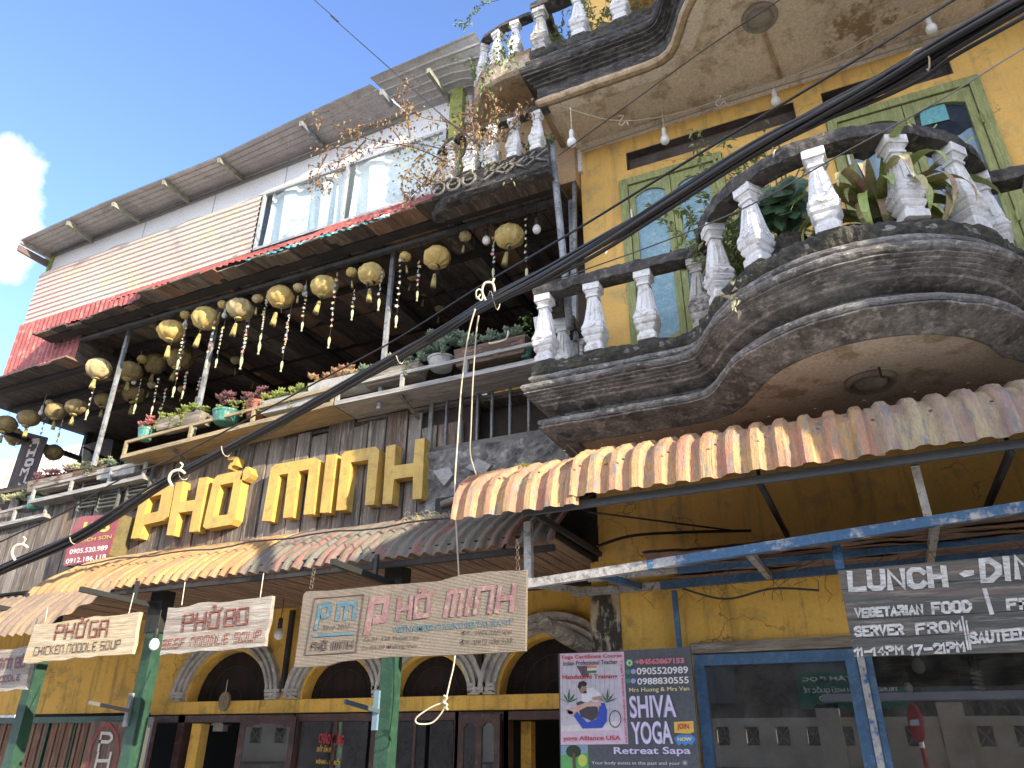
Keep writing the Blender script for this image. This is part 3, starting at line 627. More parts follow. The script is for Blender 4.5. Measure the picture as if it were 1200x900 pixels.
# vertical planks behind the big letters
x = -3.43; k = 0
while x > -12.6:
    wdt = ru(.17, .34) if x > -8.4 else ru(.14, .26); x2 = x - wdt
    top = 4.78 + ru(-.05, .12) if x > -8.0 else 4.55 + ru(-.15, .15)
    if x > -3.75: top = 4.62
    b = MB(); y0 = YP + ru(-.012, .012); n = 5; g_ = .009
    ch = ru(-.02, .02)
    b.hexa([(x2 + g_, y0, 3.0), (x - g_, y0 + ru(-.004, .004), 3.0), (x - g_, y0, top), (x2 + g_, y0 + ru(-.004, .004), top + ch), (x2 + g_, y0 + .03, 3.0), (x - g_, y0 + .03, 3.0), (x - g_, y0 + .03, top), (x2 + g_, y0 + .03, top + ch)])
    b.build('wall_plank', (WOODG, WOODG, mat('pale_grey_plank', (.25, .22, .19), (.15, .13, .11), (.38, .34, .29), scale=1.2, bump=.8, fine=9, stretch=(9, 9, .8)), mat('brown_plank', (.17, .12, .085), (.09, .065, .05), (.30, .23, .17), scale=1.2, bump=.8, fine=9, stretch=(9, 9, .8)))[int(ru(0, 4))], rb)
    x = x2; k += 1
MB().box((-13, YP + .05, 3.0), (-3.3, YP + .12, 4.9)).build('wall_backing', DARKB, rb)
# louvred shutters between planks and shelf on the left
for px in (96, 118, 150):
    a = at(px, 592, 6.17); sh = MB().box((a.x, 6.10, a.z - .1), (a.x + .03, 6.13, a.z + .42)).box((a.x + .36, 6.10, a.z - .1), (a.x + .39, 6.13, a.z + .42)).box((a.x, 6.10, a.z + .42), (a.x + .39, 6.13, a.z + .45)).build('louvre_shutter', mat('grey_green_shutter', (.12, .13, .11), (.08, .085, .07), scale=5), rb)
    for k in range(9): MB().hexa([(a.x + .03, 6.10, a.z - .06 + k * .052), (a.x + .36, 6.10, a.z - .06 + k * .052), (a.x + .36, 6.13, a.z - .035 + k * .052), (a.x + .03, 6.13, a.z - .035 + k * .052), (a.x + .03, 6.105, a.z - .068 + k * .052), (a.x + .36, 6.105, a.z - .068 + k * .052), (a.x + .36, 6.135, a.z - .043 + k * .052), (a.x + .03, 6.135, a.z - .043 + k * .052)]).build('slat', MATS['grey_green_shutter'], sh)
# barred window
zb_ = at(560, 517, YP).z; bx0 = at(503, 480, YP).x; bx1 = at(640, 470, YP).x
bl_ = MB().box((bx0 - .02, YP - .03, zb_ - .06), (bx1 + .3, YP + .05, zb_)).box((bx0 - .02, YP - .02, 4.93), (bx1 + .3, YP + .05, 4.99)).build('barred_window_frame', mat('grey_window_timber', (.17, .165, .15), (.10, .095, .09), scale=5, bump=.4), rb)
for px in (506, 524, 541, 560, 577, 598, 620): 
    xx = at(px, 480, YP).x; ww = .045 if px == 506 else .022
    MB().box((xx - ww / 2, YP - .02, zb_), (xx + ww / 2, YP + .004, 4.93)).build('window_bar', mat('grey_bar', (.24, .24, .23), (.15, .15, .14), scale=9), bl_)
MB().box((bx0, 8.2, 4.0), (bx1 + .5, 8.25, 6.6)).build('room_back_wall', DARK, rb)
yy = [at(x, y, 8.15) for x, y in ((580, 475), (612, 465), (612, 442), (580, 450))]
MB().prism([at(x, y, 8.15) for x, y in ((579, 476), (617, 462), (617, 440), (579, 450))], (0, .03, 0)).build('yellow_wall_patch', YELG, rb)
MB().prism([at(x, y, 8.0) for x, y in ((581, 513), (594, 511), (594, 504), (581, 507))], (0, .03, 0)).build('yellow_wall_patch', YELG, rb)
MB().prism([at(x, y, 7.2) for x, y in ((545, 520), (553, 519), (562, 456), (552, 458))], (0, .04, 0)).build('blue_shutter_edge', BLUEP, rb)
MB().prism([at(x, y, 7.4) for x, y in ((556, 455), (576, 472), (576, 466), (558, 450))], (0, .03, 0)).build('white_brace', WHITEW, rb)
MB().prism([at(x, y, 7.2) for x, y in ((490, 480), (536, 470), (536, 462), (490, 472))], (0, .04, 0)).build('blue_rail', BLUEP, rb)
MB().box((bx0 - .1, 6.42, 2.9), (-1.9, 6.5, 4.82)).build('wall_backing', DARKB, rb)
MB().box((-3.5, 6.3, 3.62), (-1.95, 6.45, 3.66)).build('wall_backing', DARKB, rb)
MB().box((-3.6, 6.0, 3.03), (-1.97, 6.06, 3.75)).build('dark_return', BEAM, rb)
# rough concrete under it
cx0, cx1 = bx0 - .05, bx1 + .55
def cfn(u, v):
    X_ = cx0 + (cx1 - cx0) * u; Z_ = 3.35 + (zb_ - .06 - 3.35) * v
    return (X_, YP - .03 + vn((X_, 0, Z_), 5, .05) + vn((X_, 0, Z_), 17, .02), Z_)
MB().grid(cfn, 50, 30).build('rough_concrete_band', CONC, rb)
for pts in (((507, 552), (520, 569), (531, 556), (527, 547)), ((545, 548), (566, 556), (576, 545), (560, 537))):
    MB().prism([at(x, y, YP - .09) for x, y in pts], (0, .04, 0)).build('broken_slab', mat('pale_stone_slab', (.34, .34, .32), (.26, .26, .25), scale=6), rb)
MB().tube([at(518, 592, 6.0), at(545, 582, 6.0), at(580, 573, 6.0)], .04, 8).build('fallen_pole', WOODX, rb, smooth=True)

# ground floor wall with four arches (Y 6.8)
YG = 6.8
SILL = 2.0
arches = [(-6.66, .58), (-5.15, .45), (-4.03, .42), (-2.74, .54)]
gw = MB(); xs = [-13.0]
for cx, r in arches:
    gw.grid(lambda u, v: (xs[-1] + (cx - r - xs[-1]) * u, YG, SILL + (3.02 - SILL) * v), max(1, int((cx - r - xs[-1]) / .4) + 1), 2)
    n = 20
    for k in range(n):
        a0, a1 = pi - pi * k / n, pi - pi * (k + 1) / n
        p0 = (cx + r * cos(a0), SILL + .03 + r * .92 * sin(a0)); p1 = (cx + r * cos(a1), SILL + .03 + r * .92 * sin(a1))
        gw.add([(p0[0], YG, p0[1]), (p1[0], YG, p1[1]), (p1[0], YG, 3.02), (p0[0], YG, 3.02)], [(0, 1, 2, 3)])
        gw.add([(p0[0], YG, p0[1]), (p1[0], YG, p1[1]), (p1[0], YG + .16, p1[1]), (p0[0], YG + .16, p0[1])], [(0, 3, 2, 1)])
    xs.append(cx + r)
gw.grid(lambda u, v: (xs[-1] + (-1.9 - xs[-1]) * u, YG, SILL + (3.02 - SILL) * v), 2, 2)
gw.box((-7.75, YG - .015, 1.90), (-1.95, YG + .1, SILL + .03))
gw.box((-13, YG, 1.93), (-7.75, YG + .1, SILL))
gw.build('ground_floor_wall', YELG, rb)
for cx, r in arches:
    n = 24; prof = [(0, 0), (.0, .05), (.032, .05), (.036, .022), (.06, .026), (.064, .055), (.095, .06), (.099, .028), (.128, .032), (.132, .065), (.175, .07), (.175, 0)]
    m = MB(); base = 0; pts = [(cx - r * 1.0 - .0, SILL + .03, -1, 0)] if False else []
    for k in range(n + 1):
        a = pi - pi * k / n
        for (o, h) in prof: m.v.append(Vector((cx + (r + .02 + o) * cos(a), YG - h, SILL + .05 + (r * .92 + .02 + o) * sin(a))))
    q = len(prof)
    for k in range(n):
        for j in range(q - 1): m.f.append([k * q + j, k * q + j + 1, (k + 1) * q + j + 1, (k + 1) * q + j])
    for s in (-1, 1):               # the flared feet
        for j in range(3): m.box((min(cx + s * (r + .02), cx + s * (r + .18 + .02 * j)), YG - .05 - .008 * j, SILL + .035 + .035 * j), (max(cx + s * (r + .02), cx + s * (r + .18 + .02 * j)), YG - .001, SILL + .064 + .035 * j))
    am = m.build('arch_moulding', STONEW, rb)
    MB().box((cx - r, YG + .161, SILL), (cx + r, YG + .18, SILL + r * 1.0)).build('fanlight_panel', mat('dark_red_brown_boards', (.022, .010, .007), (.010, .006, .005), scale=2, stretch=(8, 8, 1)), rb)
    ir = MB()
    for k in range(9):
        a = pi * (k + .5) / 9; rr = r * .78
        ir.tube([(cx + rr * cos(a) + .035 * cos(t * .75) * (1 - t / 14), YG + .12, SILL + .05 + rr * sin(a) + .035 * sin(t * .75) * (1 - t / 14)) for t in range(12)], .005, 4)
    ir.tube([(cx + r * .62 * cos(pi * k / 14), YG + .12, SILL + .05 + r * .62 * sin(pi * k / 14)) for k in range(15)], .006, 4)
    ir.tube([(cx + r * .2 * cos(pi * k / 8), YG + .12, SILL + .05 + r * .2 * sin(pi * k / 8)) for k in range(9)], .006, 4)
    for k in range(1, 1): a = pi * k / 6; ir.tube([(cx + r * .2 * cos(a), YG + .12, SILL + .05 + r * .2 * sin(a)), (cx + r * .62 * cos(a), YG + .12, SILL + .05 + r * .62 * sin(a))], .004, 4)
    ir.build('scroll_grille', flat('rusted_iron', (.030, .022, .015), .8), am)
MB().prism([at(x, y, 6.62) for x, y in ((383 - 60, 640), (330, 640), (330, 641), (323, 641))], (0, .01, 0)) if False else None
# dark drips and a cable post between the arches
for px in (335, 562):
    a = at(px, 770, YG - .05); MB().box((a.x - .02, YG - .06, 2.1), (a.x + .025, YG - .012, 2.95)).build('dark_conduit', BEAM, rb)
# doors below the arches
MBX = lambda a, b: MB().box(a, b)
def X(px, py=860, Y=YG): return at(px, py, Y).x
HB = 1.885
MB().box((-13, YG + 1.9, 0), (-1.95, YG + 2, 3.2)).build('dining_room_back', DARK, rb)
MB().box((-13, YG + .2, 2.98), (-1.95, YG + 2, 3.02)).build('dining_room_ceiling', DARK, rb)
def door_frame(x0, x1, lab=None):
    f = MB().box((x0 - .05, YG - .04, HB - .07), (x1 + .05, YG + .07, HB)).box((x0 - .05, YG - .035, .13), (x0, YG + .07, HB - .071)).box((x1, YG - .035, .13), (x1 + .05, YG + .07, HB - .071))
    return f.build('door_frame', MAROON, rb, label=lab)
def leaf(x0, x1, y0, y1, par, n=1, cur=None, zt=HB - .02):
    """glazed door leaf from (x0,y0) to (x1,y1) in plan with n arched lights"""
    A, B = Vector((x0, y0, 0)), Vector((x1, y1, 0)); d = B - A; Ln = d.length; u = d / Ln; nn = Vector((u.y, -u.x, 0))
    m = MB()
    def bx(s0, s1, z0, z1, t=.022):
        p = [A + u * s0 + nn * t, A + u * s1 + nn * t, A + u * s1 - nn * t, A + u * s0 - nn * t]
        m.hexa([(q.x, q.y, z0) for q in (p[0], p[1])] + [(q.x, q.y, z1) for q in (p[1], p[0])] + [(q.x, q.y, z0) for q in (p[3], p[2])] + [(q.x, q.y, z1) for q in (p[2], p[3])])
    st = .055; w_ = (Ln - st) / n
    for k in range(n + 1): bx(k * w_, k * w_ + st, .2, zt)
    for k in range(n):
        s0 = k * w_ + st; s1 = (k + 1) * w_; bx(s0, s1, .2, .9)
        for j in range(6):
            v0, v1 = -1 + j / 3, -1 + (j + 1) / 3; z_ = zt - .07 - .05 * ((v0 + v1) / 2) ** 2
            bx(s0 + (s1 - s0) * j / 6, s0 + (s1 - s0) * (j + 1) / 6, z_, zt, .0219)
    o = m.build('door_leaf', MAROON, par)
    for k in range(n):
        s0 = k * w_ + st; s1 = (k + 1) * w_; p = [A + u * s0, A + u * s1]
        MB().prism([(p[0].x, p[0].y, .9), (p[1].x, p[1].y, .9), (p[1].x, p[1].y, zt - .03), (p[0].x, p[0].y, zt - .03)], tuple(nn * .005)).build('glass_pane', cur or GLASS, par)
    return o
YC = mat('yellowed_curtain_glass', (.36, .29, .12), (.30, .24, .11), (.42, .32, .2), scale=3, rough=.4)
d0 = door_frame(X(163), X(213)); leaf(X(163) + .01, X(205), YG - .1, YG - .3, d0, 1, YC)
d1 = door_frame(X(213), X(340)); leaf(X(306), X(350), YG - .32, YG - .06, d1, 1)
MB().box((X(225), YG - .02, .13), (X(236), YG + .1, HB - .08)).build('yellow_jamb', YELG, rb)
d2 = door_frame(X(352), X(437)); leaf(X(352) + .01, X(390), YG, YG, d2, 1) if False else None
for a, b in ((354, 392), (395, 432)):
    fr_ = MB().box((X(a), YG - .02, .9), (X(b), YG - .013, HB - .075)).build('glass_pane', GLASS, d2)
MB().box((X(392), YG - .03, .2), (X(396), YG + .01, HB - .072)).build('window_mullion', MAROON, d2)
d3 = door_frame(X(462), X(534))
for a, b in ((466, 500), (505, 532)): MB().box((X(a), YG - .02, .9), (X(b), YG - .013, HB - .075)).build('glass_pane', GLASS, d3)
MB().box((X(486), YG - .03, .2), (X(489), YG + .01, HB - .072)).build('window_mullion', MAROON, d3)
d4 = door_frame(X(534) + .06, X(592)); leaf(X(534) + .07, X(590), YG - .06, YG - .06, d4, 2)
d5 = door_frame(X(598), X(690)); MB().box((X(600), YG + .2, .13), (X(612), YG + .3, HB - .08)).build('yellow_jamb', YELG, rb)
# letters stuck on the glass of the second doorway
lt = MB(); txt(lt, 'CHÁO MỪNG', (373, 871), (402, 874), (375, 855), YG - .03, .02); lt.build('window_lettering', flat('red_sticker', (.50, .03, .05)), d2)
lt = MB(); txt(lt, 'RẤT ĂN ĐÔ', (371, 881), (390, 882), (373, 872), YG - .03, .03); txt(lt, 'MÌNH - ĐI RỒI', (370, 895), (398, 897), (371, 887), YG - .03, .03); lt.build('window_lettering', flat('yellow_sticker', (.55, .34, .05)), d2)
# left barred shop front
gx0, gx1 = X(28), X(152); zt_ = at(100, 842, YG).z
gb = MB().box((gx0 - .6, YG - .05, zt_ - .05), (gx1, YG + .02, zt_ + .02)).build('slat_front_rail', GREENP, rb)
for k in range(34):
    xx = gx0 - .55 + k * (gx1 - gx0 + .5) / 34
    MB().box((xx, YG - .02 + .01 * (k % 2), .2), (xx + (.05 if k % 7 else .03), YG + .01, zt_ - .05)).build('vertical_slat', mat('brown_slat', (.20, .11, .07), (.13, .075, .05), (.30, .19, .12), scale=2, stretch=(6, 6, .6)) if k % 7 else GREENP, gb)
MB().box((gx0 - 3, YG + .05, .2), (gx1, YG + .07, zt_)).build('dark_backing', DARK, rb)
pb = [at(x, y, 6.7) for x, y in ((93, 905), (140, 905), (149, 846), (107, 845))]
sg = thing('vertical_board', (pb[0] + pb[1]) / 2, 'brown wooden board with white letters inside a red outline, leaning by the slatted front', 'sign')
MB().prism(pb, (0, .03, 0)).build('board', mat('brown_sign_board', (.17, .11, .085), (.12, .08, .06), (.26, .18, .14), scale=1.5, stretch=(6, 6, .6)), sg)
lm = MB(); strokes(lm, 'P', (115, 879), (128, 880), (119, 859), 6.69, .035, HAND); strokes(lm, 'H', (111, 900), (126, 900), (115, 883), 6.69, .035, HAND); lm.build('lettering', flat('white_paint', (.62, .60, .56)), sg)
rg = MB(); ribbon(rg, [Vector((p.x, p.z)) for p in (at(x, y, 6.69) for x, y in ((101, 905), (107, 872), (118, 853), (128, 848), (137, 860), (139, 880), (133, 905)))], .022, 6.69); rg.build('red_outline', flat('red_paint', (.40, .03, .04)), sg)
# ceiling boards of the ground floor canopy
cx_ = -2.02; k = 0
while cx_ > -12.6:
    w_ = .115; MB().box((cx_ - w_ + .012, 5.08 + .0 * k, 2.985 + ru(0, .006)), (cx_, 6.79, 3.0)).build('ceiling_board', CEILW, rb); cx_ -= w_; k += 1
MB().box((-12.6, 5.06, 3.005), (-2.0, 6.8, 3.03)).build('canopy_backing', DARK, rb)
# ---------------- awnings ----------------
def profile_fn(pts):
    pts = [Vector((p[0], p[1])) for p in pts]; q = []
    for i in range(len(pts) - 1):
        p0, p1, p2, p3 = pts[max(i - 1, 0)], pts[i], pts[i + 1], pts[min(i + 2, len(pts) - 1)]
        for k in range(6):
            t = k / 6; q.append(.5 * ((2 * p1) + (p2 - p0) * t + (2 * p0 - 5 * p1 + 4 * p2 - p3) * t * t + (3 * p1 - p0 - 3 * p2 + p3) * t ** 3))
    q.append(pts[-1]); L_ = [0]
    for i in range(1, len(q)): L_.append(L_[-1] + (q[i] - q[i - 1]).length)
    def f(v):
        s = v * L_[-1]; i = max(j for j in range(len(L_)) if L_[j] <= s + 1e-9); i = min(i, len(q) - 2)
        t = (s - L_[i]) / (L_[i + 1] - L_[i]); d = (q[i + 1] - q[i]).normalized()
        return q[i].lerp(q[i + 1], t), Vector((-d.y, d.x))
    f.length = L_[-1]; return f
def corr(x0, x1, prof, period, amp, step=0., nv=24, sag=0., tile=.145, seed=0, perx=10, trap=1.6):
    """corrugated sheet: ribs run down the profile (front edge first), optional pressed tile steps"""
    n = max(2, int(abs(x1 - x0) / period * perx)); mb = MB(); W_ = []
    def fn(u, v):
        x = x0 + (x1 - x0) * u; p, nn = prof(v)
        ph = cos(2 * pi * x / period); r = amp * max(-1, min(1, ph * trap))
        st = 0
        if step:
            s = (v * prof.length / tile) % 1.0; st = step * (1 - s)
        e = vn((x, v * 3, seed), 3, .008) + (vn((x * 9, seed, 0), 1, .018) * (1 - v) ** 6)
        return (x, p.x + nn.x * (r + st + e), p.y + nn.y * (r + st + e) + sag * (u - .5))
    return mb.grid(fn, n, nv)
# right awning (tile pressed sheet), front edge rises to the right as in the photograph
pr = profile_fn([(4.40, 3.02), (4.42, 3.14), (4.50, 3.29), (4.70, 3.42), (5.10, 3.55), (5.97, 3.66)])
aw = thing('awning', (-.3, 4.6, 3.0), 'orange and yellow tile pressed sheet awning below the lower curved balcony', 'awning')
cuts = [-2.50, -1.62, -.70, .20, 1.10, 2.1, 3.0]
for i in range(6):
    dz = .010 * i + .028
    prs = profile_fn([(y, z + dz - (.045 if i == 0 else 0) * (1 if y < 5 else .5)) for y, z in [(4.40 - .004 * (i % 2), 3.02), (4.42, 3.14), (4.50, 3.29), (4.70, 3.42), (5.10, 3.55), (5.97, 3.66)]])
    o = corr(cuts[i], cuts[i + 1] + .05, prs, .148, .017, .010, 44, .0, seed=i, trap=2.6).build('roof_sheet', AWN if i < 3 else mat('dusty_yellow_grey_sheet', (.46, .37, .22), (.36, .24, .20), (.25, .245, .225), scale=3.2, bump=.5, fine=45, stretch=(3.4, .6, .6), th=(.42, .62), rough=.8, streak=((.12, .10, .09), .6)), aw, label=None if i < 3 else 'dusty yellow grey sheet at the right end')
fr = MB(); fr.bar((-2.0, 4.50, 3.025), (3.0, 4.50, 3.09), .03, .05); fr.build('edge_rail', flat('dark_grey_steel', (.075, .08, .085), .6), aw)  # dark grey rail just behind the front edge
for x in (-1.95, -.45, .85): MB().bar((x, 4.5, 3.03), (x, 5.97, 3.05), .03, .04).build('support_rib', BEAM, aw); MB().tube(smoothpath([(x, 4.5, 3.0), (x, 4.62, 3.3), (x, 5.2, 3.5), (x, 5.95, 3.6)], 4), .012, 5).build('curved_rib', BEAM, aw)
MB().box((.62, 5.5, 2.8), (.68, 5.56, 3.3)).build('hanger', STEEL, aw) if False else MB().bar(at(1072, 545, 4.7), at(1088, 607, 4.85), .045, .045).build('hanger', STEEL, aw)
MB().tube([at(640, 582, 4.9), at(690, 600, 5.3), at(860, 622, 5.9)], .008, 5).build('stay_wire', BLACK, aw); MB().tube(smoothpath([at(700, 640, 5.3), at(740, 628, 5.5), at(800, 624, 5.7), at(880, 622, 5.9)]), .012, 5).build('stay_wire', BLACK, aw)
sc_ = MB()
for x_ in [-2.44 + .148 * 2 * k for k in range(19)]:
    for v_ in (.10, .42, .72):
        p_, n_ = pr(v_); sc_.lathe([(.011, 0), (.011, .006), (.005, .010)], 6, (x_, p_.x + n_.x * .03, p_.y + n_.y * .03 + .045 + (x_ + 2.5) * .011))
sc_.build('screw_heads', flat('rusty_screw', (.13, .09, .07), .7), aw, kind='stuff')
MOSSL = mat('green_moss_tuft', (.22, .26, .04), (.30, .30, .06), scale=20)
# left awning over the restaurant
AWL = mat('ochre_rib_sheet', (.42, .28, .11), (.37, .18, .085), (.24, .21, .155), scale=2.6, bump=.35, fine=45, stretch=(4, .5, .5), th=(.42, .62), rough=.75, streak=((.12, .09, .07), .5))
AWM = mat('mossy_shade_toned_rib_sheet', (.20, .185, .15), (.28, .14, .115), (.12, .13, .09), scale=2.6, bump=.6, fine=40, stretch=(4, .5, .5), th=(.48, .60), rough=.85)  # moss, with the missing cast shade also put into this grey
SCR = flat('rusty_screw', (.13, .09, .07), .7)
aw2 = thing('awning', (-5, 5.5, 2.95), 'long fine ribbed awning under the big yellow letters, orange left end, mossy shade-toned right end', 'awning')
base = [(5.0, 2.945), (5.05, 3.03), (5.16, 3.13), (5.38, 3.28), (5.62, 3.42), (5.90, 3.53), (6.19, 3.60)]
cuts = [(-1.98, -3.05), (-3.0, -4.1), (-4.05, -5.0), (-4.95, -5.9), (-5.85, -6.9), (-6.85, -7.85)]
for i, (a, b) in enumerate(cuts):
    prs = profile_fn([(y, z + .006 * (i % 2)) for y, z in base])
    corr(b, a, prs, .118, .017, 0, 16, seed=i + 20, perx=8, trap=1.3).build('roof_sheet', AWM if i < 3 else AWL, aw2, label='mossy, shade-toned grey and faded pink ribbed sheet' if i < 3 else None)
MB().tube([(x, 5.30 + .02 * sin(x * 3), 3.315 + .012 * sin(x * 7)) for x in [-1.95 - k * .25 for k in range(24)]], .008, 5).build('tie_wire', BLACK, aw2)
st = MB()
for k in range(90):
    c = Vector((-3.35 + random.gauss(0, .14), 5.42 + random.gauss(0, .06), 3.37)); d = Vector((ru(-1, 1), ru(-.5, .5), ru(.0, .7))) * .07
    st.tube([c - d * .6, c + Vector((0, 0, .02)), c + d * .6 - Vector((0, 0, .01))], .0022, 3)
st.build('dry_straw', flat('straw', (.42, .36, .20), .9), aw2, kind='stuff')
for x in (-2.4, -4.3, -6.3): MB().tube(smoothpath([(x, 5.02, 2.93), (x, 5.1, 3.02), (x, 5.4, 3.22), (x, 6.15, 3.5)], 4), .012, 5).build('curved_rib', BEAM, aw2)
MB().box((-7.85, 5.03, 2.885), (-2.0, 5.07, 2.93)).build('front_rail', BEAM, aw2)
# lower, farther out sheet at the far left
GRB = mat('shade_toned_brown_rib_sheet', (.26, .20, .14), (.20, .15, .12), (.34, .23, .13), scale=2.6, bump=.4, fine=40, stretch=(4, .5, .5), rough=.85)  # shade on the lower sheet is put into this grey brown
aw3 = thing('awning', (-8, 4.9, 2.7), 'lower ribbed sheet awning at the far left edge below the ochre one', 'awning')
pA, pB, pC = at(127, 694, 4.97), at(34, 743, 4.62), at(107, 714, 4.8)
def f3(u, v):
    x = -10.4 + (pA.x + 10.4) * u; t = min(1, max(0, (x - pB.x - .0) / (pA.x - pB.x)))
    lo = pB.lerp(pA, t) if t > 0 else pB; yb_, zb2 = lo.y, lo.z
    y = yb_ + (5.0 - yb_) * v; z = zb2 + (2.96 - zb2) * (v ** .7); r = .017 * cos(2 * pi * x / .118)
    return (x, y - r * .6, z + r * .6)
MB().grid(f3, 300, 8).build('roof_sheet', GRB, aw3)

# green posts and sign arms
def post(px, lab, dz=0):
    a = at(px, 900, 5.3); t = thing('green_post', (a.x, 5.3, .13), lab, 'post', 'green posts carrying the restaurant awning')
    MB().box((a.x - .06, 5.24, .13), (a.x + .06, 5.36, 2.94)).build('shaft', GREENP, t)
    MB().box((a.x - .085, 5.23, 2.55), (a.x + .085, 5.37, 2.935)).build('head_block', BLACKM, t)
    return a.x, t
for px, la in ((13, 'green square post nearest the left edge'), (150, 'green square post between the two main soup boards'), (450, 'green square post behind the large burlap signboard')):
    xx, t = post(px, la)
    arm = thing('sign_arm', (xx, 5.2, 2.8), 'black steel arm on the %s' % la.replace('green square ', 'green '), 'bracket')
    zA = 2.79; MB().bar((xx + .0, 5.25, zA + .0), (xx, 4.42, zA + .02), .035, .045).build('arm', BLACKM, arm); MB().bar((xx, 4.98, zA), (xx, 4.98, 2.98), .03, .03).build('strut', BLACKM, arm)
    if px != 13:
        z2 = at(px - 5 if px > 200 else 155, 829, 5.24).z
        q = thing('empty_bracket', (xx, 5.2, z2), 'old flat steel bracket halfway up the %s' % la.replace('green square ', 'green '), 'bracket')
        MB().bar((xx - .03, 5.22, z2 - .03), (xx - .03, 4.78, z2 + .02), .02, .03).build('arm', flat('dark_flat_steel', (.12, .11, .10)) if px < 200 else flat('slate_painted_steel', (.06, .09, .11)), q)
        MB().box((xx - .085, 5.215, z2 - .16), (xx - .04, 5.24, z2 + .12)).build('mounting_plate', POST if px < 200 else flat('blue_grey_plate', (.14, .22, .30)), q)
# steel frame above the shop windows
fm = thing('steel_frame', (.2, 5.2, 2.6), 'peeling blue and silver steel frame holding rotten boards above the shop windows', 'frame')
FY = 4.85
A = at(617, 690, FY); B = at(1200, 601, FY); Bx = at(1300, 588, FY); Cc = at(760, 672, FY)
MB().bar(A + Vector((0, 0, .03)), Vector((Cc.x, FY, A.z + .03 + (B.z - A.z) * (Cc.x - A.x) / (B.x - A.x))), .055, .06).build('front_rail', STEEL, fm)
s_ = Vector((Cc.x, FY, A.z + .03 + (B.z - A.z) * (Cc.x - A.x) / (B.x - A.x))); e_ = s_ + (B - A).normalized() * 3.2
MB().bar(s_, e_, .054, .059).build('front_rail', BLUEW, fm, label='front rail with blue paint flaking off')
MB().bar(A + Vector((.02, 0, -.0)), at(619, 612, FY), .045, .055, up=(1, 0, 0)).build('corner_upright', STEEL, fm)
rz = 2.74
def rr(x): return (x, 5.93, rz + .012 * (x + 2))
MB().bar((A.x - .05, 5.93, rz), (-1.45, 5.93, rz + .006), .04, .06).build('rear_rail', STEEL, fm); MB().bar(rr(-1.45), rr(3.1), .04, .06).build('rear_rail', BLUEP, fm)
MB().bar((A.x + .25, 5.45, rz - .0), (-1.2, 5.45, rz + .01), .03, .035).build('middle_rail', STEEL, fm); MB().bar((-1.2, 5.45, rz + .01), (3.1, 5.45, rz + .06), .03, .04).build('middle_rail', BLUEP, fm)
for x, m in ((A.x + .04, STEEL), (-1.62, BLUEP), (-.62, STEEL), (.45, STEEL), (1.5, BLUEP)):
    zf = A.z + .03 + (B.z - A.z) * (x - A.x) / (B.x - A.x)
    MB().bar((x, FY + .03, zf), (x, 5.91, rz + .01), .045, .045).build('cross_bar', m, fm)
MB().bar(at(790, 692, 5.9), at(797, 765, 5.93), .04, .04).build('wall_upright', BLUEP, fm); MB().bar(at(980, 640, 5.0), at(985, 668, 4.95), .05, .04).build('hanger', BLUEP, fm)
for k in range(7):
    y0 = 5.02 + k * .13
    b = MB(); 
    def bf(u, v, y0=y0):
        x = -1.35 + 4.4 * u; return (x, y0 + .115 * v, rz + .055 + .045 * sin(x * 2.1 + k) * .3 + vn((x, y0 + v, k), 3, .018) + vn((x * 6, v * 3, k), 2, .006))
    b.grid(bf, 70, 3); b.grid(lambda u, v: tuple(Vector(bf(u, v)) + Vector((0, 0, .02))), 70, 1)
    b.build('rotten_board', mat('rotten_brown_board', (.24, .14, .09), (.15, .09, .065), (.34, .24, .17), scale=2.5, bump=1., fine=18, stretch=(.9, 7, 7)), fm)
rt_ = MB()
for k in range(70):
    x = ru(-1.5, 2.2); p = Vector((x, ru(5.3, 5.9), rz)); pts = [p]
    for j in range(4): p = p + Vector((ru(-.09, .09), ru(-.03, .03), ru(-.07, -.01))); pts.append(p)
    rt_.tube(pts, .0025, 3)
rt_.build('hanging_roots', flat('dry_root', (.10, .07, .05), .9), fm, kind='stuff')
MB().tube(smoothpath([at(800, 690, 5.6), at(850, 702, 5.5), at(905, 690, 5.5), at(960, 692, 5.5)]), .008, 5).build('sagging_wire', BLACK, fm)
# log propped against the pilaster
lg = at(635, 728, 5.6); l2 = at(694, 765, 6.1)
tag(MB().tube([lg, lg.lerp(l2, .5), l2 + Vector((.1, .1, -.04))], [.062, .065, .066], 12).build('log', WOODX, smooth=False), 'short thick round log sticking out beside the stained pilaster under the fourth arch', 'log')

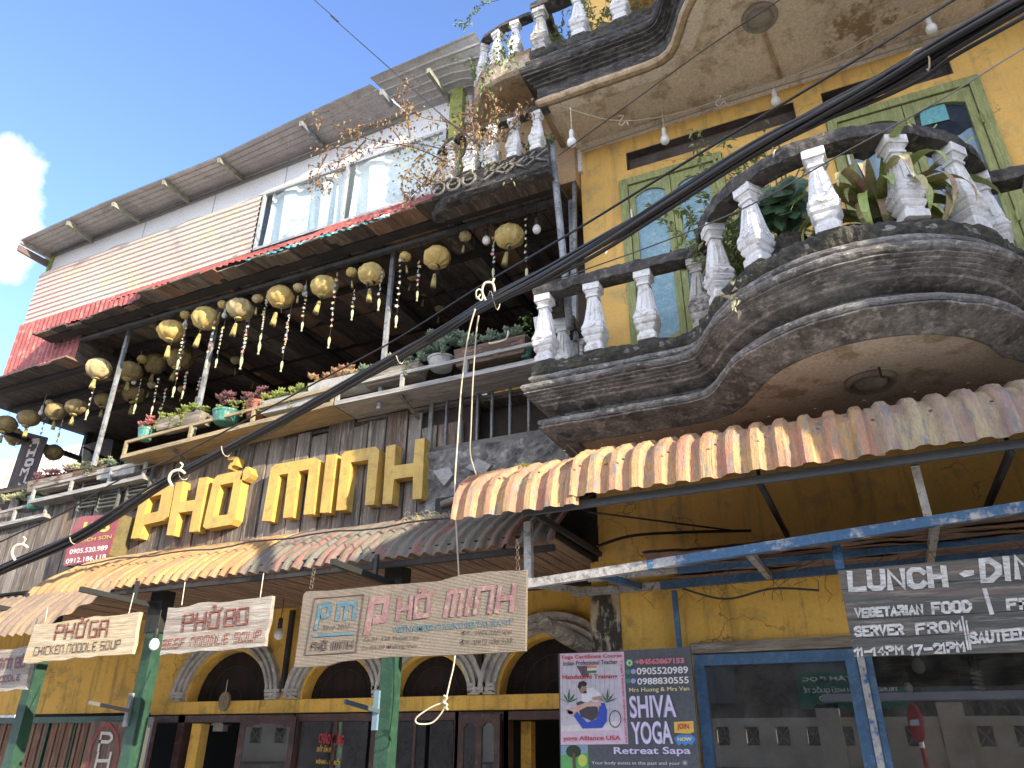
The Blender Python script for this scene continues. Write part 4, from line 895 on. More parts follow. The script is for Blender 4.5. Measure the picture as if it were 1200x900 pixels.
# ---------------- terrace: shelves, roof ----------------
def shelf(pa, pb, Y, m, hgt=.17, lab=None):
    a, b = at(*pa, Y), at(*pb, Y); z = (a.z + b.z) / 2; dz = (b.z - a.z)
    s = MB().hexa([(a.x, Y, a.z - .05), (b.x, Y, b.z - .05), (b.x, Y, b.z), (a.x, Y, a.z), (a.x, Y + .42, a.z - .05), (b.x, Y + .42, b.z - .05), (b.x, Y + .42, b.z), (a.x, Y + .42, a.z)]).build('plant_shelf', m, rb, label=lab)
    MB().bar(a + Vector((0, .02, hgt)), b + Vector((0, .02, hgt)), .03, .035).build('top_rail', m, s)
    n = max(2, int((b.x - a.x) / 1.1)) + 1
    for k in range(n + 1):
        q = a.lerp(b, k / n); q.x += (.02 if k == 0 else -.02 if k == n else ru(-.08, .08)); MB().box((q.x - .02, Y + .004, q.z), (q.x + .02, Y + .035, q.z + hgt - .015)).build('upright', m, s)
    for k in range(int((b.x - a.x) / 1.9)):
        x = a.x + .8 + 1.9 * k; zz = a.z + dz * (x - a.x) / (b.x - a.x); MB().bar((x, Y + .05, zz - .055), (x + .03, YP, zz - .2), .03, .03).build('brace', WOODG, s)
    MB().box((a.x, Y + .43, a.z - .11), (b.x, Y + .47, a.z - .052)).build('under_beam', WOODX, s)
    return a, b
SY = 5.8
sR = shelf((392, 470), (634, 418), SY, mat('silver_grey_shelf_wood', (.42, .41, .38), (.30, .29, .27), (.20, .19, .17), scale=2, bump=.4, fine=9, stretch=(.8, 8, 8)))
sM = shelf((142, 533), (390, 470), SY, WOODY)
sL = shelf((34, 586), (168, 556), 6.0, MATS['silver_grey_shelf_wood'])
sLL = shelf((-60, 627), (52, 601), 6.1, MATS['silver_grey_shelf_wood'])
# terrace floor and back
MB().box((-13, 6.22, 4.80), (-2.0, 9.4, 4.84)).build('terrace_floor', DARKW, rb)
bk = MB()
xl = at(88, 520, 9.0).x
for k in range(12):
    x = max(xl, -11.95) + k * .75
    if x > -3: break
    MB().box((x, 9.0, 4.84), (x + .73, 9.03, 7.2)).build('back_wall_board', mat('dusty_brown_panel', (.11, .085, .065), (.075, .058, .045), scale=2, bump=.2), rb)
MB().prism([at(x, y, 8.95) for x, y in ((581, 402), (618, 390), (618, 374), (581, 383))], (0, .03, 0)).build('yellow_wall_patch', YELG, rb)
MB().box((-3.4, 6.3, 4.84), (-3.32, 9.0, 7.2)) if False else None
MB().box((-2.2, 6.36, 4.6), (-2.02, 9.4, 7.3)).build('terrace_end_wall', DARKB, rb)
# windows in the left part of the terrace back wall
bf_ = MB()
EX = -11.96
yE = atX(90, 560, EX).y
bf_.box((EX - .04, yE - .05, 4.8), (EX + .04, yE + .06, 6.62)).box((EX - .035, 5.7, 6.02), (EX + .035, yE, 6.09)).box((EX - .04, 5.66, 4.8), (EX + .04, 5.74, 6.45))
for k in range(5):
    MB().box((EX - .02, yE + .08 + k * .33, 4.84), (EX + .01, yE + .395 + k * .33, 6.6)).build('end_wall_board', MATS['dusty_brown_panel'], rb)
bf_.build('terrace_window_frame', BEAM, rb)
MB().prism([atX(x, y, EX + .05) for x, y in ((92, 575), (126, 556), (133, 512), (97, 522))], (.012, 0, 0)).build('pale_window_pane', mat('pale_dusty_glass', (.55, .60, .66), (.42, .47, .52), scale=1.2, rough=.3), rb)
MB().bar(atX(97, 524, EX + .09), atX(128, 540, EX + .09), .04, .04).build('window_brace', BEAM, rb); MB().bar(atX(98, 573, EX + .1), atX(102, 522, EX + .1), .02, .14).build('white_post', WHITEW, rb)
for k in range(7): p = at(139, 516 + 5.5 * k, 8.9); MB().box((p.x - .13, 8.9, p.z - .025), (p.x + .13, 8.95, p.z)).build('louvre_slat', WHITEW, rb)
lp = [at(x, y, 7.99) for x, y in ((130, 560), (150, 556), (153, 505), (134, 510))]; MB().prism(lp, (0, .0, 0) if False else (0, .2, 0)).build('louvre_box', BEAM, rb) if False else None
# terrace posts and rails
for i, ((x0_, y0_), (x1_, y1_)) in enumerate((((463, 290), (449, 420)), ((262, 372), (221, 497)), ((150, 405), (103, 560)), ((668, 225), (672, 300)))):
    a = at(x0_, y0_, SY + .14); b = at(x1_, y1_, SY + .14); mx_ = (a.x + b.x) / 2
    MB().box((mx_ - .023, SY + .115, 4.8), (mx_ + .023, SY + .16, 6.82)).build('terrace_post', POST, rb)
RZ = 6.78
MB().box((-10.0, SY - .03, RZ - .05), (-2.2, SY + .03, RZ)).build('lantern_rail', mat('dark_grey_rail', (.10, .10, .10), (.06, .06, .06), scale=6), rb)
MB().box((-12.5, 6.3, RZ - .03), (-2.2, 6.36, RZ + .03)).build('ceiling_beam', BEAM, rb)
MB().box((-10.0, 5.58, 6.79), (-2.1, 5.72, 6.845)).build('ceiling_beam', BEAM, rb)
for y in (7.0, 7.8, 8.5): MB().box((-13, y, 6.86 + (y - 6) * .06), (-2.1, y + .1, 6.93 + (y - 6) * .06)).build('ceiling_beam', BEAM, rb)
for x in (-3.4, -4.9, -6.6, -8.2, -9.9, -11.4): MB().box((x, 6.1 if x < -10 else 5.5, 6.80), (x + .09, 9.0, 6.86)).build('ceiling_joist', BEAM, rb)
# roof boards: a front row of short ones and the long ones behind
x = -2.1
while x > -10.0:
    w_ = ru(.20, .34); a, b = max(x - w_, -10.02), x
    y0 = 5.32 + ru(-.05, .04) + (.13 if a < -7.9 else 0)
    z0 = 6.80 + ru(-.012, .012)
    MB().hexa([(a + .004, y0, z0 - .012), (b - .004, y0 + ru(-.03, .03), z0 + ru(-.02, .01)), (b - .004, y0, z0 + .012), (a + .004, y0, z0 + .012), (a + .004, 5.99, z0 + .045), (b - .004, 5.99, z0 + .05), (b - .004, 5.99, z0 + .07), (a + .004, 5.99, z0 + .07)]).build('roof_board', [DARKW, CEILW, mat('grey_brown_board', (.20, .16, .12), (.11, .09, .07), (.32, .27, .22), scale=1.4, bump=.5, fine=9, stretch=(7, .9, 7)), DARKW][int(ru(0, 4))], rb)
    x -= w_
x = -2.1
while x > -13.5:
    w_ = ru(.24, .36); a, b = x - w_, x; y0 = 6.0
    if a < -10.0: break
    MB().hexa([(a + .006, y0, 6.85), (b - .006, y0, 6.85 + ru(0, .01)), (b - .006, y0, 6.88), (a + .006, y0, 6.88), (a + .006, 9.4, 7.07), (b - .006, 9.4, 7.07), (b - .006, 9.4, 7.09), (a + .006, 9.4, 7.09)]).build('ceiling_board', [DARKW, MATS['grey_brown_board'], DARKW, DARKW, CEILW][int(ru(0, 5))], rb)
    x -= w_
MB().box((-10.6, 6.0, 7.10), (-2.0, 9.5, 7.14)).build('roof_underlay', BEAM, rb)
MB().box((-9.52, 5.8, 6.44), (-9.44, 9.3, 6.86)).build('step_board', DARKW, rb)
x = -9.44
while x > -11.95:
    w_ = ru(.24, .36); a, b = x - w_, x; y0 = 5.68 + ru(-.03, .03)
    MB().hexa([(a + .006, y0, 6.41), (b - .006, y0, 6.41 + ru(0, .012)), (b - .006, y0, 6.44), (a + .006, y0, 6.44), (a + .006, 9.4, 6.62), (b - .006, 9.4, 6.62), (b - .006, 9.4, 6.65), (a + .006, 9.4, 6.65)]).build('roof_board', [DARKW, MATS['grey_brown_board'], DARKW, DARKW, CEILW][int(ru(0, 5))], rb)
    x -= w_
for y in (5.95, 6.5, 7.2): MB().box((-11.97, y, 6.35 + (y - 5.7) * .06), (-9.45, y + .08, 6.41 + (y - 5.7) * .06)).build('ceiling_beam', BEAM, rb)
# red corrugated strip under the upper windows, and the red wall at the left end
def redstrip(x0, x1, ya, za, yb_, zb2, nm='red_sheet', period=.1):
    f = MB().grid(lambda u, v: (x0 + (x1 - x0) * u, ya + (yb_ - ya) * v - .014 * cos(2 * pi * (x0 + (x1 - x0) * u) / period), za + (zb2 - za) * v + (.02 * vn((x0 + (x1 - x0) * u, 0, 0), 6) if v == 0 else 0)), int((x1 - x0) / period * 8), 2)
    return f.build(nm, RED, rb)
redstrip(-6.9, -5.2, 5.36, 6.87, 5.80, 7.36); redstrip(-5.22, -3.52, 5.35, 6.86, 5.80, 7.40); redstrip(-8.4, -6.88, 5.34, 6.86, 5.80, 7.36)
redstrip(-11.0, -9.46, 5.775, 6.45, 5.775, 7.36, 'red_wall_sheet'); redstrip(-9.48, -8.0, 5.778, 6.9, 5.778, 7.36, 'red_wall_sheet')
redstrip(-9.98, -8.4, 5.50, 6.86, 5.77, 7.1)
MB().grid(lambda u, v: (-6.0 + 2.5 * u, 5.33 - .012 * cos(u * 160) + .04 * v, 6.80 + .05 * v + .01 * sin(u * 60)), 200, 1).build('turquoise_sheet', TURQ, rb, label='turquoise edge of an under sheet')
# ---------------- top storey ----------------
UY = 5.85
pTL = at(50, 318, UY); wTR = at(533, 153, UY); wBL = at(300, 290, UY); pTR = at(311, 227, UY)
zw0, zw1 = 7.44, 8.36
MB().box((-10.9, UY, zw0 - .1), (pTR.x - .15, UY + .05, 9.1)).box((pTR.x - .15, UY, zw1 + .04), (-3.3, UY + .05, 9.3)).build('white_wall_board', WHITEW, rb)
for px_, py_ in ((188, 200), (262, 190), (340, 180), (430, 150)): 
    xx = at(px_, py_, UY).x; MB().box((xx - .006, UY - .004, 8.3), (xx + .006, UY, 9.1)).build('board_joint', flat('joint_grey', (.35, .35, .35)), rb)
MB().box((-10.92, UY - .03, 7.3), (-10.84, UY + .03, 9.0)).build('corner_post', MOSSG, rb)
def pale(u, v):
    x = -10.98 + (pTR.x + 10.98) * u; z = 7.34 + (8.33 - 7.34) * v + .012 * vn((x, 0, 0), 2)
    return (x + .012 * sin(z * 60) * (u < .01), UY - .06 - .009 * max(-1.6, min(.5, 2.4 * cos(2 * pi * z / .088))) + .01 * vn((x, 0, z), 1), z)
MB().grid(pale, 80, 110).build('pale_corrugated_sheet', PALE, rb, label='pale translucent sheet with horizontal ribs stained pink and yellow')
wf = MB(); wx0, wx1 = pTR.x + .02, -3.60; mid = at(407, 220, UY).x
wf.box((wx0, UY - .05, zw1 - .04), (wx1, UY - .01, zw1)).box((wx0, UY - .05, zw0 - .04), (wx1, UY - .01, zw0)).box((wx0, UY - .05, zw0), (wx0 + .04, UY - .01, zw1 - .04)).box((wx1 - .04, UY - .05, zw0), (wx1, UY - .01, zw1 - .04)).box((mid - .02, UY - .052, zw0), (mid + .02, UY - .01, zw1 - .04))
wfo = wf.build('upper_window_frame', flat('dull_aluminium', (.42, .43, .43), .45, .1), rb)
for a, b in ((wx0 + .04, mid - .02), (mid + .02, wx1 - .04)):
    MB().box((a, UY - .035, zw0), (b, UY - .03, zw1 - .04)).build('window_pane', GLASS2, wfo)
    k_ = ru(7, 9)
    MB().grid(lambda u, v: (a + (b - a) * u + .03 * sin(u * 40 + v * 2), UY + .06 + .035 * sin(u * (b - a) * k_ * 1.6 + .8 * sin(u * 7)) , zw0 - .05 + (zw1 - zw0 + .1) * v), 140, 6).build('curtain', CURT, wfo, smooth=True)
MB().box((wx0, UY + .30, zw0 - .1), (wx1, UY + .32, zw1 + .1)).build('room_lining', WHITEW, wfo)
gp = at(536, 130, 5.7); MB().box((-3.53, 5.74, 7.3), (-3.36, 5.82, 8.95)).build('mossy_post', MOSSG, rb)
MB().box((-3.35, 5.95, 7.2), (-1.95, 6.0, 9.2)).build('end_wall', WHITEW, rb)
# eave: ribbed grey sheets, outer edge and inner edge traced at their own distances
EO = [(24, 281, 5.3), (120, 238, 5.3), (257, 183, 5.3), (345, 140, 5.3), (434, 99, 5.3)]
EI = [(60, 300, 5.85), (140, 266, 5.85), (286, 208, 5.85), (385, 169, 5.85), (480, 136, 5.85)]
def eave(outer, inner, seed, lift=0):
    o = [at(*p) for p in outer]; i_ = [at(*p) for p in inner]
    def f(u, v):
        s = u * (len(o) - 1); k = min(int(s), len(o) - 2); t = s - k
        a = o[k].lerp(o[k + 1], t); b = i_[k].lerp(i_[k + 1], t); p = a.lerp(b, v)
        r = .007 * (1 if abs((v * 6) % 1 - .5) < .44 else -1); p.z += r + lift; p.y -= r * .3; return p
    return f
def lay(f, name='roof_sheet', nu=24, nv=100):
    m = MB().grid(f, nu, nv); b = len(m.v)
    m.grid(lambda u, v: Vector(f(u, v)) + Vector((0, 0, .02)), nu, 2)
    return m
ef = eave(EO, EI, 1)
lay(ef).build('eave_sheet', EAVE, rb)
ef2 = eave([(433, 92, 5.27), (500, 63, 5.27), (556, 38, 5.27)], [(480, 136, 5.85), (560, 108, 5.85), (598, 117, 5.85)], 2, .01)
lay(ef2).build('eave_sheet', EAVE, rb, label='last grey eave sheet, laid higher than the rest')
# the sheets go on over the building behind
o = [at(*p) for p in EI]
MB().add([(o[0].x, 5.85, o[0].z + .05), (-1.9, 5.85, o[-1].z + .12), (-1.9, 10, o[-1].z + 1.3), (o[0].x, 10, o[0].z + 1.2)], [(0, 1, 2, 3)]).build('roof_sheet', EAVE, rb)
MB().bar(o[0] - Vector((.1, 0, .03)), o[-1] + Vector((0, 0, -.03)), .06, .06).build('eave_purlin', flat('grey_purlin', (.22, .22, .20)), rb)
for (a, b), mm in ((((80, 258), (110, 280)), MOSSG), (((133, 236), (166, 257)), MOSSG), (((192, 210), (224, 234)), MOSSG), (((257, 184), (286, 208)), MOSSG), (((353, 141), (380, 169)), STEEL), (((447, 104), (466, 127)), STEEL), (((502, 79), (527, 115)), MOSSG)):
    p, q = at(*a, 5.31), at(*b, 5.85); MB().bar(p - Vector((0, 0, .05)), q - Vector((0, 0, .05)), .045, .07).build('rafter', mat('greenish_grey_rafter', (.30, .31, .24), (.20, .21, .17), scale=8) if mm is MOSSG else POST, rb)
p, q = at(24, 283, 5.31), at(60, 302, 5.85); MB().bar(p, q, .05, .07).build('gable_rafter', STEEL, rb); MB().bar(p - Vector((0, 0, .12)), q - Vector((0, 0, .14)), .04, .10).build('gable_rafter', flat('brown_grey_rafter', (.16, .12, .11)), rb)
MB().box((-10.9, 5.9, 6.7), (-10.85, 9.4, 9.1)).build('gable_wall', WHITEW, rb)
MB().box((-11.98, 9.36, 4.8), (-2.0, 9.44, 7.2)).box((-10.9, 9.36, 7.2), (-2.0, 9.44, 9.2)).build('rear_wall', DARKB, rb)

# ---------------- big yellow letters ----------------
LY, LB = 6.07, 6.19
ls = thing('letter_sign', at(330, 610, 6.1), 'big golden block letters spelling PHỞ MINH on the grey planks', 'sign')
def z1p(x, y): return (140 + x / 6.6667, 510 + y / 6.6667)
def z2p(x, y): return (300 + x / 5.4545, 500 + y / 5.4545)
def letter(outer, zf, inner=None, lab=None):
    P = [at(*zf(*p), LY) for p in outer]; m = MB(); v = Vector((0, LB - LY, 0))
    if inner is None: m.prism(P[::-1] if False else P, v)
    else:
        Q = [at(*zf(*p), LY) for p in inner]; n = len(P); assert n == len(Q)
        m.add(P + Q + [p + v for p in P] + [q + v for q in Q], [(i, (i + 1) % n, n + (i + 1) % n, n + i) for i in range(n)] + [(2 * n + i, 3 * n + i, 3 * n + (i + 1) % n, 2 * n + (i + 1) % n) for i in range(n)] + [(i, 2 * n + i, 2 * n + (i + 1) % n, (i + 1) % n) for i in range(n)] + [(n + i, n + (i + 1) % n, 3 * n + (i + 1) % n, 3 * n + i) for i in range(n)])
    return m.build('letter', GOLD, ls, label=lab)
# P: stem and bowl as two blocks of one letter
m = MB(); v = Vector((0, LB - LY, 0))
Pp = [at(*z1p(*p), LY) for p in ((88, 808), (150, 803), (190, 700), (335, 668), (378, 636), (424, 402), (405, 385), (235, 392), (190, 425), (160, 500))]
Pi = [at(*z1p(*p), LY) for p in ((181, 640), (187, 632), (194, 616), (290, 598), (303, 590), (328, 466), (322, 463), (236, 484), (226, 492), (205, 560))]
n = 10
m.add(Pp + Pi + [p + v for p in Pp] + [q + v for q in Pi], [(i, (i + 1) % n, n + (i + 1) % n, n + i) for i in range(n)] + [(2 * n + i, 3 * n + i, 3 * n + (i + 1) % n, 2 * n + (i + 1) % n) for i in range(n)] + [(i, 2 * n + i, 2 * n + (i + 1) % n, (i + 1) % n) for i in range(n)] + [(n + i, n + (i + 1) % n, 3 * n + (i + 1) % n, 3 * n + i) for i in range(n)])
m.build('letter', GOLD, ls, label='letter P')
letter([(365, 780), (420, 782), (462, 605), (572, 590), (542, 755), (610, 752), (690, 325), (622, 335), (590, 505), (470, 520), (498, 358), (440, 370)], z1p, lab='first letter H')
letter([(652, 712), (675, 733), (870, 697), (903, 655), (965, 292), (940, 275), (770, 310), (735, 345)], z1p, [(728, 628), (732, 632), (840, 620), (846, 612), (890, 372), (884, 368), (790, 388), (784, 394)], 'letter O')
letter([(940, 345), (955, 302), (985, 248), (1008, 245), (1028, 300), (1004, 330), (975, 355)], z1p, lab='horn of the letter O')
letter([(845, 172), (918, 165), (926, 180), (905, 232), (876, 238), (862, 262), (848, 262), (852, 238), (868, 216), (884, 212), (893, 190), (846, 195)], z1p, lab='hook accent above the letter O')
letter([(37, 602), (95, 603), (148, 308), (205, 298), (172, 583), (232, 578), (272, 285), (338, 272), (303, 562), (365, 558), (402, 215), (375, 197), (125, 240), (95, 265)], z2p, lab='letter M')
letter([(407, 550), (468, 548), (512, 175), (450, 182)], z2p, lab='letter I')
letter([(510, 535), (570, 532), (605, 228), (718, 210), (695, 502), (755, 498), (788, 150), (762, 127), (570, 158), (548, 180)], z2p, lab='letter N')
letter([(807, 495), (867, 492), (882, 335), (1003, 318), (1000, 465), (1058, 460), (1078, 73), (1018, 82), (1005, 232), (883, 250), (893, 112), (832, 125)], z2p, lab='last letter H')

# ---------------- signs ----------------
def wood_sign(name, px, Y, m, lab, th=.035, edge=.012):
    """plank sign with uneven edges; corners BL, BR, TR, TL in photograph places"""
    c = [at(*p, Y) for p in px]; t = thing(name, (c[0] + c[1]) / 2, lab, 'sign')
    pts = []
    for i in range(4):
        a, b = c[i], c[(i + 1) % 4]; n_ = 10 if i in (0, 2) else 4
        for k in range(n_):
            q = a.lerp(b, k / n_); q = q + (Vector((0, 0, 0)) if k == 0 else Vector((ru(-edge, edge), 0, ru(-edge, edge)))); pts.append(q)
    mb = MB().prism(pts, (0, th, 0))
    o = mb.build('board', m, t); return t, c
PINEW = mat('bleached_pine_board', (.50, .40, .25), (.42, .36, .27), (.58, .50, .36), scale=1.2, bump=1., fine=8, stretch=(.7, 9, 9))
PINEG = mat('greyed_pine_board', (.37, .33, .28), (.24, .20, .17), (.44, .41, .36), scale=1.2, bump=1., fine=8, stretch=(.7, 9, 9))
REDC = mat('dark_red_carving', (.24, .045, .03), (.20, .05, .035), (.40, .27, .18), scale=7, fine=30, stretch=(.8, 5, 5)); BLKC = mat('burnt_and_shadow_black', (.05, .03, .02), (.07, .045, .03), (.32, .24, .16), scale=7, fine=30, stretch=(.8, 5, 5)); 
SYG = 4.5
def strokes_with_shadow(mb1, mb2, body, bl, br, tl, Y, wt, **k):
    s = random.getstate(); strokes(mb1, body, bl, br, tl, Y, wt, **k); random.setstate(s)
    d = .5; sh = lambda p: (p[0] + .7, p[1] + d); strokes(mb2, body, sh(bl), sh(br), sh(tl), Y + .003, wt * .95, **k)  # offset dark copy paints a shadow beside each letter
def zs(ox, oy, s): return lambda x, y: (ox + x / s, oy + y / s)
t, c = wood_sign('soup_sign', ((27, 777), (154, 766), (164, 717), (41, 732)), SYG, PINEW, 'sunlit hanging board with red letters for chicken noodle soup')
q = zs(0, 640, 6); a_, b_ = MB(), MB()
strokes_with_shadow(a_, b_, 'PHỞ', q(380, 655), q(582, 636), q(403, 556), SYG - .008, .015); strokes_with_shadow(a_, b_, 'GA', q(622, 638), q(745, 630), q(640, 530), SYG - .008, .015)
a_.build('title_lettering', REDC, t); b_.build('painted_carving_shadow', BLKC, t); c_ = MB(); strokes(c_, 'CHICKEN NOODLE SOUP', q(235, 768), q(840, 718), q(247, 713), SYG - .006, .0085); c_.build('lettering', BLKC, t)
for x1_, y1_, x0_, y0_ in ((53, 729, 56, 712), (151, 719, 157, 695)): MB().tube([at(x1_, y1_, SYG), at(x0_, y0_, SYG + .1)], .004, 4).build('hanging_cord', ROPE, t)
t, c = wood_sign('soup_sign', ((187, 768), (310, 757), (319, 698), (197, 712)), SYG, PINEG, 'grey hanging board with red letters for beef noodle soup')
q = zs(0, 600, 3); a_, b_ = MB(), MB()
strokes_with_shadow(a_, b_, 'PHỞ', q(640, 418), q(765, 405), q(648, 362), SYG - .008, .015); strokes_with_shadow(a_, b_, 'BO', q(790, 400), q(868, 392), q(795, 345), SYG - .008, .015); 
a_.build('title_lettering', REDC, t); b_.build('painted_carving_shadow', BLKC, t); c_ = MB(); strokes(c_, 'BEEF NOODLE SOUP', q(566, 481), q(913, 449), q(573, 451), SYG - .010, .0095); c_.build('lettering', REDC, t)
for x1_, y1_, x0_, y0_ in ((213, 709, 217, 682), (305, 700, 309, 672)): MB().tube([at(x1_, y1_, SYG), at(x0_, y0_, SYG + .1)], .004, 4).build('hanging_cord', ROPE, t)
t, c = wood_sign('soup_sign', ((-75, 815), (30, 808), (39, 757), (-63, 769)), 4.7, PINEG, 'grey hanging board cut by the left edge, half hidden behind the sunlit soup board')
q = zs(0, 740, 11.25); a_ = MB(); strokes(a_, 'NAM', q(-190, 505), q(135, 478), q(-165, 382), 4.692, .017); strokes(a_, 'BỘ', q(195, 470), q(322, 452), q(210, 350), 4.692, .017); strokes(a_, 'EN NOODLE', q(-190, 680), q(255, 638), q(-180, 612), 4.692, .010); a_.build('lettering', flat('purple_brown_letters', (.12, .04, .05)), t)
# burlap sign
BURL = mat('faded_burlap', (.40, .34, .26), (.33, .28, .21), (.46, .36, .28), scale=2.5, bump=1., fine=60, th=(.4, .65))
_n = BURL.node_tree; _w = _n.nodes.new('ShaderNodeTexWave'); _w.inputs['Scale'].default_value = 34; _w.bands_direction = 'Z'; _g = _n.nodes.new('ShaderNodeNewGeometry'); _n.links.new(_g.outputs['Position'], _w.inputs['Vector'])
for nd_ in _n.nodes:
    if nd_.type == 'BUMP':
        ad = _n.nodes.new('ShaderNodeMath'); ad.operation = 'MULTIPLY_ADD'; ad.inputs[1].default_value = .8; _n.links.new(_w.outputs['Fac'], ad.inputs[0]); _n.links.new(nd_.inputs['Height'].links[0].from_socket, ad.inputs[2]); _n.links.new(ad.outputs[0], nd_.inputs['Height'])
bsY = 4.45
t = thing('burlap_sign', at(480, 770, bsY), 'large faded burlap covered signboard with purple and blue lettering', 'sign')
q = zs(340, 660, 4.2857)
outl = [(20, 522), (180, 515), (250, 492), (500, 470), (800, 462), (1180, 440), (1186, 35), (1010, 40), (860, 58), (740, 92), (650, 97), (500, 108), (180, 138), (80, 142), (66, 160), (40, 380)]
MB().prism([at(*q(*p), bsY) for p in outl], (0, .03, 0)).build('board', BURL, t)
PUR = mat('faded_maroon_print', (.23, .12, .12), (.27, .16, .15), (.34, .25, .21), scale=6, fine=60); BLU = mat('faded_blue_print', (.065, .155, .20), (.09, .175, .21), (.20, .22, .21), scale=6, fine=60); BRN = mat('faded_brown_print', (.085, .065, .05), (.13, .10, .08), scale=6, fine=60)
e = bsY - .005; s1, s2, s3 = MB(), MB(), MB()
strokes(s1, 'P', q(385, 345), q(475, 285), q(408, 185), e, .055) if False else ribbon(s1, [Vector((p.x, p.z)) for p in (at(*q(*r), e) for r in ((386, 345), (412, 190), (486, 180), (474, 278), (430, 286)))], .055, e)
strokes(s1, 'HỞ', q(540, 280), q(690, 262), q(550, 180), e, .034); strokes(s1, 'MINH', q(780, 262), q(1112, 232), q(800, 145), e, .034)
ribbon(s2, [Vector((p.x, p.z)) for p in (at(*q(*r), e) for r in ((130, 325), (150, 215), (200, 208), (192, 262), (165, 268)))], .036, e); strokes(s2, 'M', q(236, 280), q(320, 272), q(246, 208), e, .034)
s2.prism([at(*q(*p), e) for p in ((112, 372), (320, 358), (322, 345), (114, 358))], (0, .002, 0)); txt(s2, 'VIETNAMESE CUISINE RESTAURANT', q(516, 350), q(1122, 312), q(518, 318), e, .012)
txt(s3, 'Since 2015', q(163, 333), q(300, 326), q(165, 312), e, .01); strokes(s3, 'PHỞ', q(105, 436), q(178, 432), q(110, 402), e, .012); strokes(s3, 'MINH', q(208, 430), q(314, 424), q(212, 397), e, .012)
txt(s3, 'Cs 01: 128 Thạch Sơn', q(370, 396), q(648, 386), q(372, 374), e, .008); txt(s3, 'Cs 02: 09 Mường Hoa', q(362, 440), q(636, 428), q(364, 414), e, .008)
txt(s3, 'ĐT: 0905.520.989', q(862, 362), q(1112, 356), q(864, 340), e, .0); txt(s3, 'ĐT: 0912.186.118', q(856, 412), q(1116, 402), q(858, 385), e, .0)
for a, b in (((75, 462), (332, 445)), ((332, 445), (370, 158)), ((370, 158), (125, 176)), ((125, 176), (75, 462))): s3.bar(at(*q(*a), e), at(*q(*b), e), .003, .005)
s1.build('title_lettering', PUR, t); s2.build('blue_lettering', BLU, t); s3.build('small_lettering', BRN, t)
for x0_, y0_, x1_, y1_ in ((368, 668, 364, 692), (606, 635, 607, 672)):
    for k in range(6):
        a = at(x0_ + (x1_ - x0_) * k / 6, y0_ + (y1_ - y0_) * k / 6, bsY); m = MB(); r_ = .012
        m.tube([a + Vector((r_ * cos(j * pi / 4) * (1 if k % 2 else .2), r_ * cos(j * pi / 4) * (.2 if k % 2 else 1), 1.3 * r_ * sin(j * pi / 4))) for j in range(9)], .003, 4); m.build('chain_link', flat('rusty_link', (.16, .13, .11), .5, .6), t)
# hand painted menu board
LY2 = 4.72
t = thing('menu_board', at(1100, 720, LY2), 'dark plank board with hand painted white lettering about lunch, cut by the right edge', 'sign')
q = zs(960, 620, 5)
TLc, TRc, BLc, BRc = q(108, 240), q(1750, 95), q(205, 748), q(1850, 700)
for k in range(4):
    f = (0, .225, .575, .785, 1)
    def L2(u, v): return (TLc[0] + (TRc[0] - TLc[0]) * u + ((BLc[0] - TLc[0]) + ((BRc[0] - BLc[0]) - (TRc[0] - TLc[0])) * u) * v, TLc[1] + (TRc[1] - TLc[1]) * u + ((BLc[1] - TLc[1]) + ((BRc[1] - BLc[1]) - (TRc[1] - TLc[1])) * u) * v)
    P = [at(*L2(0, f[k] + .006), LY2), at(*L2(1, f[k] + .006), LY2), at(*L2(1, f[k + 1]), LY2), at(*L2(0, f[k + 1]), LY2)]
    MB().prism(P, (0, .03, 0)).build('board_plank', mat('dark_green_grey_plank', (.085, .09, .08), (.16, .13, .11), (.24, .21, .18), scale=1.3, bump=.8, fine=9, stretch=(.8, 9, 9), th=(.46, .60)), t)
WH = mat('brushed_white_paint', (.64, .63, .60), (.50, .49, .46), (.30, .29, .27), scale=9, bump=.3, fine=50, stretch=(.8, 4, 4)); e = LY2 - .004; s = MB()
strokes(s, 'LUNCH', q(185, 355), q(740, 328), q(178, 260), e, .030, HAND, rough=.12, jit=.12); s.prism([at(*q(*p), e) for p in ((818, 262), (850, 242), (905, 240), (908, 268), (850, 282))], (0, .002, 0)); strokes(s, 'DINNER', q(962, 300), q(1700, 235), q(952, 185), e, .030, HAND, rough=.12, jit=.12)
strokes(s, 'VEGETARIAN', q(215, 515), q(605, 492), q(212, 470), e, .0145, HAND, rough=.15, jit=.15); strokes(s, 'FOOD', q(668, 492), q(890, 480), q(662, 436), e, .016, HAND, rough=.15, jit=.1)
strokes(s, 'FRIED', q(1108, 468), q(1420, 450), q(1103, 415), e, .016, HAND, rough=.15, jit=.1); strokes(s, 'SERVER', q(215, 624), q(490, 612), q(210, 574), e, .0145, HAND, rough=.15, jit=.15); strokes(s, 'FROM', q(575, 612), q(830, 592), q(568, 560), e, .0145, HAND, rough=.15, jit=.1)
strokes(s, '11-14PM', q(225, 742), q(488, 728), q(222, 700), e, .013, HAND, rough=.15, jit=.15); strokes(s, '17-21PM', q(545, 735), q(850, 714), q(540, 685), e, .0145, HAND, rough=.15, jit=.15); strokes(s, 'SAUTEED', q(890, 668), q(1215, 640), q(885, 612), e, .0145, HAND, rough=.15, jit=.1)
s.prism([at(*q(*p), e) for p in ((955, 348), (980, 346), (1026, 498), (1000, 502))], (0, .002, 0)); 
for d in (0, 24): s.prism([at(*q(*p), e) for p in ((832 + d, 512 + d), (842 + d, 510 + d), (880 + d * .6, 708), (868 + d * .6, 710))], (0, .002, 0))
s.build('lettering', WH, t)
